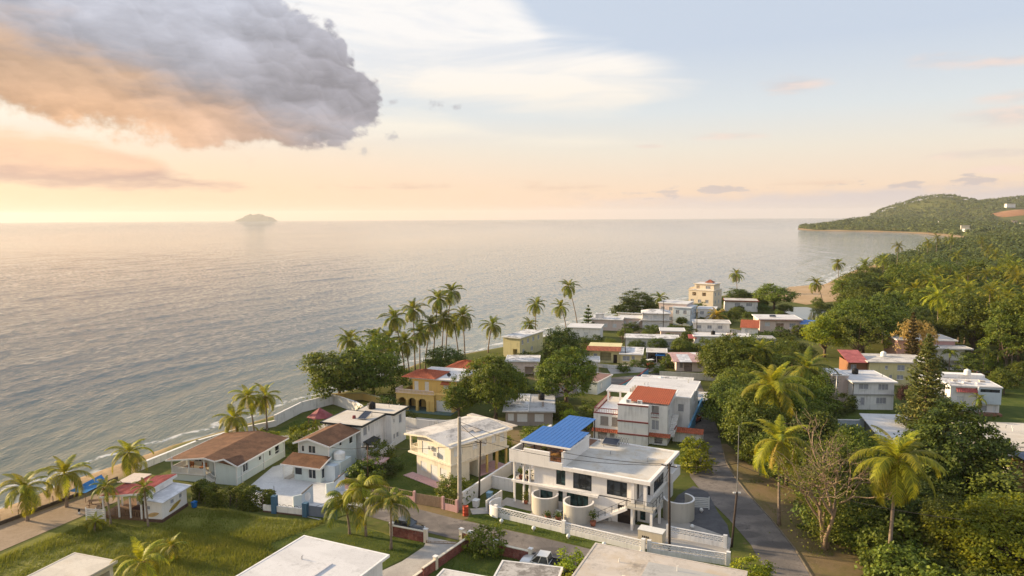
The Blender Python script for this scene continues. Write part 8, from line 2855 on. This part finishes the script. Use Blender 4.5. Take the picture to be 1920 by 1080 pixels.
for x, y, w, h, m_, lb in ((-4.9, 90.3, 0.75, 0.95, PLASTIC_WHITE, 'white bin against the garden wall beside the villa'), (-3.2, 93.0, 0.7, 0.9, simple('pale_blue_plastic', (0.25, 0.42, 0.55), 0.5), 'pale blue bin against the garden wall beside the villa'),
                           (-42.2, 90.6, 0.55, 0.75, simple('blue_plastic', (0.02, 0.16, 0.50), 0.4), 'blue plastic bin at the end of the beach shack wall')):
    o = empty('bin', (x, y, 0.04), -28, lb, 'bin')
    p = MB()
    p.v += [(-w * .4, -w * .4, 0.06), (w * .4, -w * .4, 0.06), (w * .4, w * .4, 0.06), (-w * .4, w * .4, 0.06), (-w * .5, -w * .5, h), (w * .5, -w * .5, h), (w * .5, w * .5, h), (-w * .5, w * .5, h)]
    p.f += [(3, 2, 1, 0), (0, 1, 5, 4), (1, 2, 6, 5), (2, 3, 7, 6), (3, 0, 4, 7)]
    p.build('body', m_, o)
    MB().prism([(-w * .55, -w * .55), (w * .55, -w * .55), (w * .55, w * .55), (-w * .55, w * .55)], h, lambda a, b: h + 0.08 + 0.06 * b).build('lid', m_, o)
    for q in (-0.3, 0.3): MB().box(w * q - 0.04, w * q + 0.04, w * .3, w * .45, 0, 0.14).build('wheel', BLACK, o)
o = empty('path_post', (-56.4, 88.9, 0.03), 0, 'short black and white marker post on the sandy path', 'post')
MB().lathe([(0.13, 0), (0.13, 0.28)], 10).build('lower_band', PLASTIC_WHITE, o)
MB().lathe([(0.13, 0.281), (0.14, 0.62), (0.0, 0.66)], 10).build('upper_band', BLACK, o)
for i in range(9):
    x, y = np.interp(i, [0, 8], [-66.5, -58.8]), np.interp(i, [0, 8], [82.4, 98.4])
    o = empty('beach_post', (x - 0.5, y + 0.2, -0.6), 0, '%s thin wooden stake from the left along the beach edge' % ORD[i], 'post', 'stakes along the beach edge')
    MB().tube([(0, 0, 0), (0.02, 0, 1.4 + 0.1 * (i % 3))], 0.05, 6).build('stake', WOOD, o)
    MB().box(-0.07, 0.07, -0.07, 0.07, 1.1, 1.16).build('collar', METAL, o)

# garden shed behind the pink wall
block_house('garden_shed', 'little shed with a rusty pink roof in the overgrown garden', (-22.6, 102.6), -16, 3.0, 2.4, 1.9, WHITE_OLD, PINK_SHEET, {'f': [(1.0, 1.9, 0.1, 1.7, 'door')]}, 0.3, PINK_SHEET, slab_t=0.08)


# ------------------------------------------------------------------ terrace and loggia furnishing on the villa
def potted(u, v_, z, h, label, mat=L_GREEN, r_=0.3):
    x, y = VF(u, v_)
    o = empty('potted_plant', (x, y, z), 0, label, 'plant', 'potted plants of the villa')
    MB().lathe([(0, 0), (r_ * 0.7, 0), (r_, r_ * 1.5), (r_ * 0.9, r_ * 1.5), (r_ * 0.85, r_ * 1.35), (0, r_ * 1.35)], 12).build('pot', TILE_OLD, o, True)
    rg = np.random.default_rng(int(u * 100 + v_ * 10 + z) % 9999)
    m = 160
    P = rg.normal(0, 0.22, (m, 3)) * np.array([1, 1, 1.2]) + np.array([0, 0, h * 0.7])
    V, F = leaf_quads(P, rg.normal(0, .6, (m, 3)) + np.array([0, 0, .7]), 0.24, rg)
    mesh_obj('foliage', np_mesh('foliage', V, F, mat, {'rnd': ('FACE', rg.random(m))}), o)
    MB().tube([(0, 0, r_), (0.03, 0, h * 0.6)], 0.03, 5).build('stem', BARK, o)


potted(1.05, 0.9, 3.15, 1.5, 'potted plant between the left columns of the villa upper loggia', L_OLIVE)
potted(2.2, 0.95, 3.15, 1.4, 'potted plant at the right end of the villa upper loggia', L_OLIVE)
potted(2.1, 0.3, 0.1, 1.5, 'potted plant at the foot of the villa columns', L_OLIVE)
potted(3.4, 3.4, 6.03, 1.1, 'leafy potted plant under the blue roof behind the parapet', L_GREEN)
potted(1.4, 2.2, 6.03, 1.0, 'leafy potted plant at the left corner of the roof terrace', L_BRIGHT)
potted(12.6, -1.9, 0.09, 2.0, 'tall shrub in a pot beside the round screen and stair', L_GREEN, 0.4)
potted(8.2, -2.6, 0.09, 0.9, 'low potted shrub between the two round screens', L_DARK, 0.4)
potted(6.9, -2.9, 0.09, 0.8, 'low potted shrub left of the air conditioner', L_DARK, 0.4)
x, y = VF(5.9, 2.2)
o = empty('terrace_table', (x, y, 6.03), -28.5, 'golden wooden table on the roof terrace under the blue roof', 'table')
GOLD = simple('golden_wood', (0.42, 0.22, 0.06), 0.6)
for i in range(5): MB().box(-0.9, 0.9, -0.5 + i * 0.2, -0.32 + i * 0.2, 0.72, 0.77).build('plank', GOLD, o)
for a, b in ((-.8, -.4), (.8, -.4), (-.8, .4), (.8, .4)): MB().box(a - .05, a + .05, b - .05, b + .05, 0, 0.72).build('leg', GOLD, o)
for k, (u, v_, lb) in enumerate(((4.6, 2.4, 'left'), (5.9, 1.2, 'front'), (5.9, 3.2, 'back'))):
    x, y = VF(u, v_)
    o = empty('terrace_chair', (x, y, 6.03), -28.5 + 90 * k, 'wooden chair on the %s side of the roof terrace table' % lb, 'chair', 'chairs of the roof terrace')
    MB().box(-0.24, 0.24, -0.24, 0.24, 0.42, 0.48).build('seat', WOOD, o)
    MB().box(-0.24, 0.24, 0.2, 0.25, 0.48, 0.95).build('backrest', WOOD, o)
    for a, b in ((-.2, -.2), (.2, -.2), (-.2, .2), (.2, .2)): MB().box(a - .025, a + .025, b - .025, b + .025, 0, 0.42).build('leg', WOOD, o)


# ------------------------------------------------------------------ vehicles
def car(loc, rz, paint_mat, label, pickup=False, s=1.0):
    o = empty('pickup_truck' if pickup else 'car', loc, rz, label, 'car' if not pickup else 'truck')
    if pickup:
        st = [(-2.6, 0.80, 0.42, 0.95), (-2.5, 0.86, 0.35, 1.02), (-0.9, 0.88, 0.32, 1.02), (0.4, 0.88, 0.32, 1.0), (1.2, 0.88, 0.32, 1.02), (2.2, 0.84, 0.34, 0.96), (2.55, 0.74, 0.42, 0.80)]
        cab = [(-0.75, 0.80, 1.0), (-0.55, 0.68, 1.72), (0.55, 0.68, 1.74), (1.35, 0.80, 1.02)]
    else:
        st = [(-2.2, 0.70, 0.45, 0.82), (-2.05, 0.82, 0.34, 0.95), (-1.3, 0.87, 0.30, 1.0), (0.0, 0.88, 0.28, 0.98), (0.9, 0.88, 0.28, 0.96), (1.7, 0.85, 0.30, 0.86), (2.1, 0.76, 0.36, 0.74), (2.25, 0.60, 0.44, 0.62)]
        cab = [(-1.75, 0.74, 0.96), (-1.0, 0.62, 1.42), (0.15, 0.62, 1.45), (1.05, 0.76, 0.97)]
    V, F = [], []
    for (x, w, zb, zt) in st:
        V += [(x, -w * 0.9, zb), (x, -w, zb + 0.15), (x, -w, zt - 0.14), (x, -w * 0.88, zt), (x, w * 0.88, zt), (x, w, zt - 0.14), (x, w, zb + 0.15), (x, w * 0.9, zb)]
    for i in range(len(st) - 1):
        for j in range(8):
            a, b = i * 8 + j, i * 8 + (j + 1) % 8
            F.append((a, b, b + 8, a + 8))
    b = bpy.data.meshes.new('body')
    F2 = F + [tuple(range(8)), tuple(range((len(st) - 1) * 8 + 7, (len(st) - 1) * 8 - 1, -1))]
    b.from_pydata(V, [], F2); b.materials.append(paint_mat); b.shade_smooth()
    mesh_obj('body', b, o)
    (x0, w0, z0), (x1, w1, z1), (x2, w2, z2), (x3, w3, z3) = cab
    g = MB()
    g.quad((x0, -w0, z0), (x0, w0, z0), (x1, w1, z1), (x1, -w1, z1)); g.build('rear_window', GLASS, o)
    g = MB(); g.quad((x3, -w3, z3), (x3, w3, z3), (x2, w2, z2), (x2, -w2, z2)); g.build('windscreen', GLASS, o)
    for sgn in (-1, 1):
        g = MB(); g.quad((x0, sgn * w0, z0), (x3, sgn * w3, z3), (x2, sgn * w2, z2), (x1, sgn * w1, z1)); g.build('side_window', GLASS, o)
    MB().prism([(x1 - 0.04, -w1 - 0.03), (x2 + 0.06, -w2 - 0.03), (x2 + 0.06, w2 + 0.03), (x1 - 0.04, w1 + 0.03)], z1 - 0.01, z1 + 0.045).build('roof', paint_mat, o)
    p = MB()
    for sgn in (-1, 1):
        p.bar((x0, sgn * w0, z0), (x1, sgn * w1, z1), 0.08); p.bar((x3, sgn * w3, z3), (x2, sgn * w2, z2), 0.07)
        p.bar(((x1 + x2) / 2 + 0.1, sgn * w1 * 1.01, z1), ((x0 + x3) / 2 + 0.1, sgn * w0 * 1.01, z0), 0.08)
    p.build('pillars', paint_mat, o)
    if pickup:
        MB().box(-2.5, -0.85, -0.78, 0.78, 1.021, 1.06).build('bed_cover', BLACK, o)
    wb = 1.38 if not pickup else 1.6
    for wx in (-wb, wb):
        for sgn in (-1, 1):
            w = MB().lathe([(0.19, -0.1), (0.30, -0.11), (0.33, -0.06), (0.33, 0.06), (0.30, 0.11), (0.19, 0.1)], 16).build('wheel', BLACK, o)
            w.location = (wx, sgn * 0.82, 0.33); w.rotation_euler = (math.pi / 2, 0, 0)
            MB().lathe([(0, 0.09 * -sgn), (0.19, 0.1 * -sgn), (0.19, 0.04 * -sgn)], 12).build('rim', METAL, w)
    for sgn in (-1, 1):
        MB().box(st[-1][0] - 0.16, st[-1][0] - 0.005, sgn * 0.55 - 0.14, sgn * 0.55 + 0.14, 0.58, 0.70).build('headlight', PLASTIC_WHITE, o)
        MB().box(st[0][0] - 0.012, st[0][0] + 0.06, sgn * 0.55 - 0.12, sgn * 0.55 + 0.12, 0.66, 0.78).build('tail_light', simple('red_lens', (0.4, 0.01, 0.01), 0.3), o)
        MB().box(x3 - 0.35, x3 - 0.22, sgn * 0.92 - 0.08, sgn * 0.92 + 0.08, z3 - 0.02, z3 + 0.12).build('mirror', paint_mat, o)
    return o


def gloss(name, c):
    if name in _mats: return _mats[name]
    m, nt, out = new_mat(name)
    b = principled(nt, out, nt.mix(nt.lstep(nt.noise(ocoord(nt), 1.5, 4, .6), .4, .7, 0, .25), c, tuple(x * .7 + .02 for x in c)), 0.3, 0.2, 0.5)
    b.inputs['Coat Weight'].default_value = 0.6
    b.inputs['Coat Roughness'].default_value = 0.08
    _mats[name] = m
    return m


car((-13.0, 83.3, 0.06), -25, gloss('dark_paint', (0.02, 0.022, 0.028)), 'dark saloon car parked on the street behind the brick wall')
car((3.3, 73.6, 0.06), 160, gloss('white_paint', (0.70, 0.70, 0.70)), 'white pickup with black bed cover behind the peeling grey roof', True)
car((33.6, 128.6, 0.06), 55, gloss('red_paint', (0.28, 0.02, 0.025)), 'red car parked in the yard right of the red tiled building')
car((37.4, 185.4, 0.06), 70, gloss('black_paint', (0.012, 0.014, 0.016)), 'dark car parked under the carport of the tile fronted bungalow')
car((113, 167.5, 0.06), 10, gloss('grey_paint', (0.16, 0.17, 0.18)), 'grey car parked beside the back house at the right')
o = empty('red_cart', (35.0, 177.5, 0.05), 20, 'small red and white stall cart on the street below the carport', 'cart')
MB().box(-0.8, 0.8, -0.5, 0.5, 0.4, 1.1).build('body', simple('red_board', (0.45, 0.05, 0.04), 0.6), o)
MB().box(-0.9, 0.9, -0.6, 0.6, 1.9, 1.98).build('roof', PLASTIC_WHITE, o)
for a, b in ((-.7, -.45), (.7, -.45), (-.7, .45), (.7, .45)): MB().box(a - .03, a + .03, b - .03, b + .03, 1.1, 1.9).build('post', METAL, o)
for a in (-.5, .5):
    w = MB().lathe([(0, -.04), (.38, -.04), (.4, 0), (.38, .04), (0, .04)], 14).build('wheel', BLACK, o); w.location = (a, -.55, .4); w.rotation_euler = (math.pi / 2, 0, 0)


for bx, by, z_, m_, lb in ((31.2, 146.5, 3.42, PLASTIC_WHITE, 'white water tank on the patched roofs behind the red tiled building'), (60.0, 209.5, 3.02, BLACK, 'black water tank on the long white house roof'),
                           (90.8, 139.2, 6.32, PLASTIC_WHITE, 'white water tank on the far right house'), (5.6, 134.8, 2.9, BLACK, 'black water tank on the grey bungalow roof'), (-24.0, 118.5, 5.73, BLACK, 'black water tank on the black edged white house'),
                           (70.5, 143.5, 5.72, BLACK, 'black water tank on the white right house'), (86.5, 163.0, 5.42, PLASTIC_WHITE, 'white water tank on the beige right house')):
    water_tank((bx, by, z_), 0.62, 1.15, m_, lb, 'rooftop water tanks')


# ------------------------------------------------------------------ poles and cables
def pole(loc, top, r0, r1, mat, label, arms=1, square=False, ry=0.0):
    o = empty('utility_pole', loc, math.degrees(ry), label, 'utility pole')
    d = Vector(top) - Vector(loc)
    c, s = math.cos(-ry), math.sin(-ry)
    d = Vector((d.x * c - d.y * s, d.x * s + d.y * c, d.z))
    k = 4 if square else 9
    MB().tube([(0, 0, -0.3), tuple(d * 0.5), tuple(d)], [r0, (r0 + r1) / 2, r1], k).build('shaft', mat, o, not square)
    for i in range(arms):
        p = d * (0.97 - 0.08 * i)
        a = MB(); a.bar((p.x - 0.9, p.y, p.z), (p.x + 0.9, p.y, p.z), 0.09, 0.11)
        ao = a.build('crossarm', WOOD_POLE if not square else METAL, o)
        for q in (-0.8, -0.3, 0.3, 0.8):
            MB().lathe([(0.05, 0), (0.06, 0.05), (0.035, 0.1), (0.055, 0.15), (0, 0.2)], 7, p.x + q, p.y).build('insulator', LOUVRE_WHITE, ao).location = (0, 0, p.z + 0.055)
    return o


pole((-7.0, 89.6, 0.03), (-6.9, 89.6, 12.4), 0.36, 0.24, CONC_POLE, 'tall square concrete pole at the end of the pink wall', 0, True, -0.45)
pole((-4.6, 92.3, 0.03), (-4.3, 92.3, 8.4), 0.14, 0.10, WOOD_POLE, 'dark wooden utility pole beside the garden wall of the villa', 1, False, -0.5)
pole((17.8, 77.5, 0.03), (17.6, 77.5, 10.4), 0.16, 0.11, WOOD_POLE, 'dark wooden utility pole on the street verge in front of the villa', 1, False, -0.5)
lp = pole((25.2, 78.6, 0.03), (26.0, 79.6, 6.2), 0.14, 0.12, WOOD_POLE, 'leaning pole with a thin light mast at the corner of the lane', 0)
MB().tube([(0.8, 1.0, 6.0), (0.85, 1.1, 14.0)], [0.06, 0.035], 6).build('mast', METAL, lp)
MB().box(0.35, 1.25, 0.95, 1.1, 6.0, 6.14).build('bracket', PLASTIC_WHITE, lp)
pole((-20.9, 98.8, 0.03), (-20.8, 98.8, 5.6), 0.10, 0.07, WOOD, 'short wooden pole with crossarm behind the pink wall', 1)
pole((29.5, 182.0, 0.03), (29.2, 182, 9.8), 0.13, 0.09, WOOD_POLE, 'slim dark pole in front of the tile fronted bungalow', 1)
pole((56.8, 216.0, 0.03), (56.8, 216, 9.0), 0.13, 0.09, WOOD_POLE, 'slim dark pole near the long white house', 1)
pole((63.5, 136.4, 0.03), (63.5, 136.4, 7.4), 0.13, 0.10, METAL, 'grey pole at the left corner of the white right house', 1)
pole((51.0, 237.0, 0.03), (51.0, 237, 10.0), 0.13, 0.09, WOOD_POLE, 'slim pole in front of the bluish house', 1)


def cable(a, b, sag, label):
    a, b = Vector(a), Vector(b)
    pts = [tuple(a.lerp(b, t / 16) - Vector((0, 0, sag * 4 * (t / 16) * (1 - t / 16)))) for t in range(17)]
    o = MB().tube(pts, 0.030, 4).build('power_cable', BLACK)
    tag(o, label, 'cable')


cable((-4.3, 92.3, 8.4), (17.6, 77.5, 10.2), 0.9, 'thin black cable from the garden wall pole to the street pole')
cable((17.6, 77.5, 10.1), (26.1, 79.7, 9.6), 0.3, 'thin black cable from the street pole to the leaning lane pole')
cable((-4.3, 92.3, 8.2), (-20.8, 98.8, 5.5), 0.6, 'thin black cable from the garden wall pole to the short pole')
cable((17.6, 77.5, 9.9), (18.6, 85.4, 5.6), 0.3, 'thin service cable from the street pole to the villa corner')
cable((-4.3, 92.3, 8.0), (-7.9, 98.2, 5.6), 0.2, 'thin service cable from the garden wall pole to the cream house')

cable((-4.3, 92.3, 8.3), (-6.9, 89.6, 11.6), 0.15, 'short black cable from the garden wall pole up to the concrete pole')
cable((-6.9, 89.6, 11.8), (17.6, 77.5, 10.3), 1.2, 'thin black cable from the tall concrete pole to the street pole')
cable((26.1, 79.7, 9.4), (41, 62, 10.5), 0.9, 'thin black cable leaving the lane pole towards the lower right')
cable((-20.8, 98.8, 5.5), (-26.8, 101.5, 4.6), 0.3, 'thin service cable from the short pole to the small mint house')
cable((29.2, 182, 9.6), (56.8, 216, 8.8), 1.0, 'thin black cable between the two slim poles of the back street')

# ------------------------------------------------------------------ sea air
hz = MB().box(-17500, 17500, -600, 17500, -9.0, 215.0).build('haze', None)
tag(hz, kind='stuff')
_m, _nt, _out = new_mat('sea_air')
_v = _nt.new('ShaderNodeVolumePrincipled')
_v.inputs['Color'].default_value = (0.96, 0.95, 0.95, 1)
_v.inputs['Density'].default_value = 0.00005
_v.inputs['Anisotropy'].default_value = 0.2
_nt.t.links.new(_v.outputs[0], _out.inputs['Volume'])
hz.data.materials.append(_m)
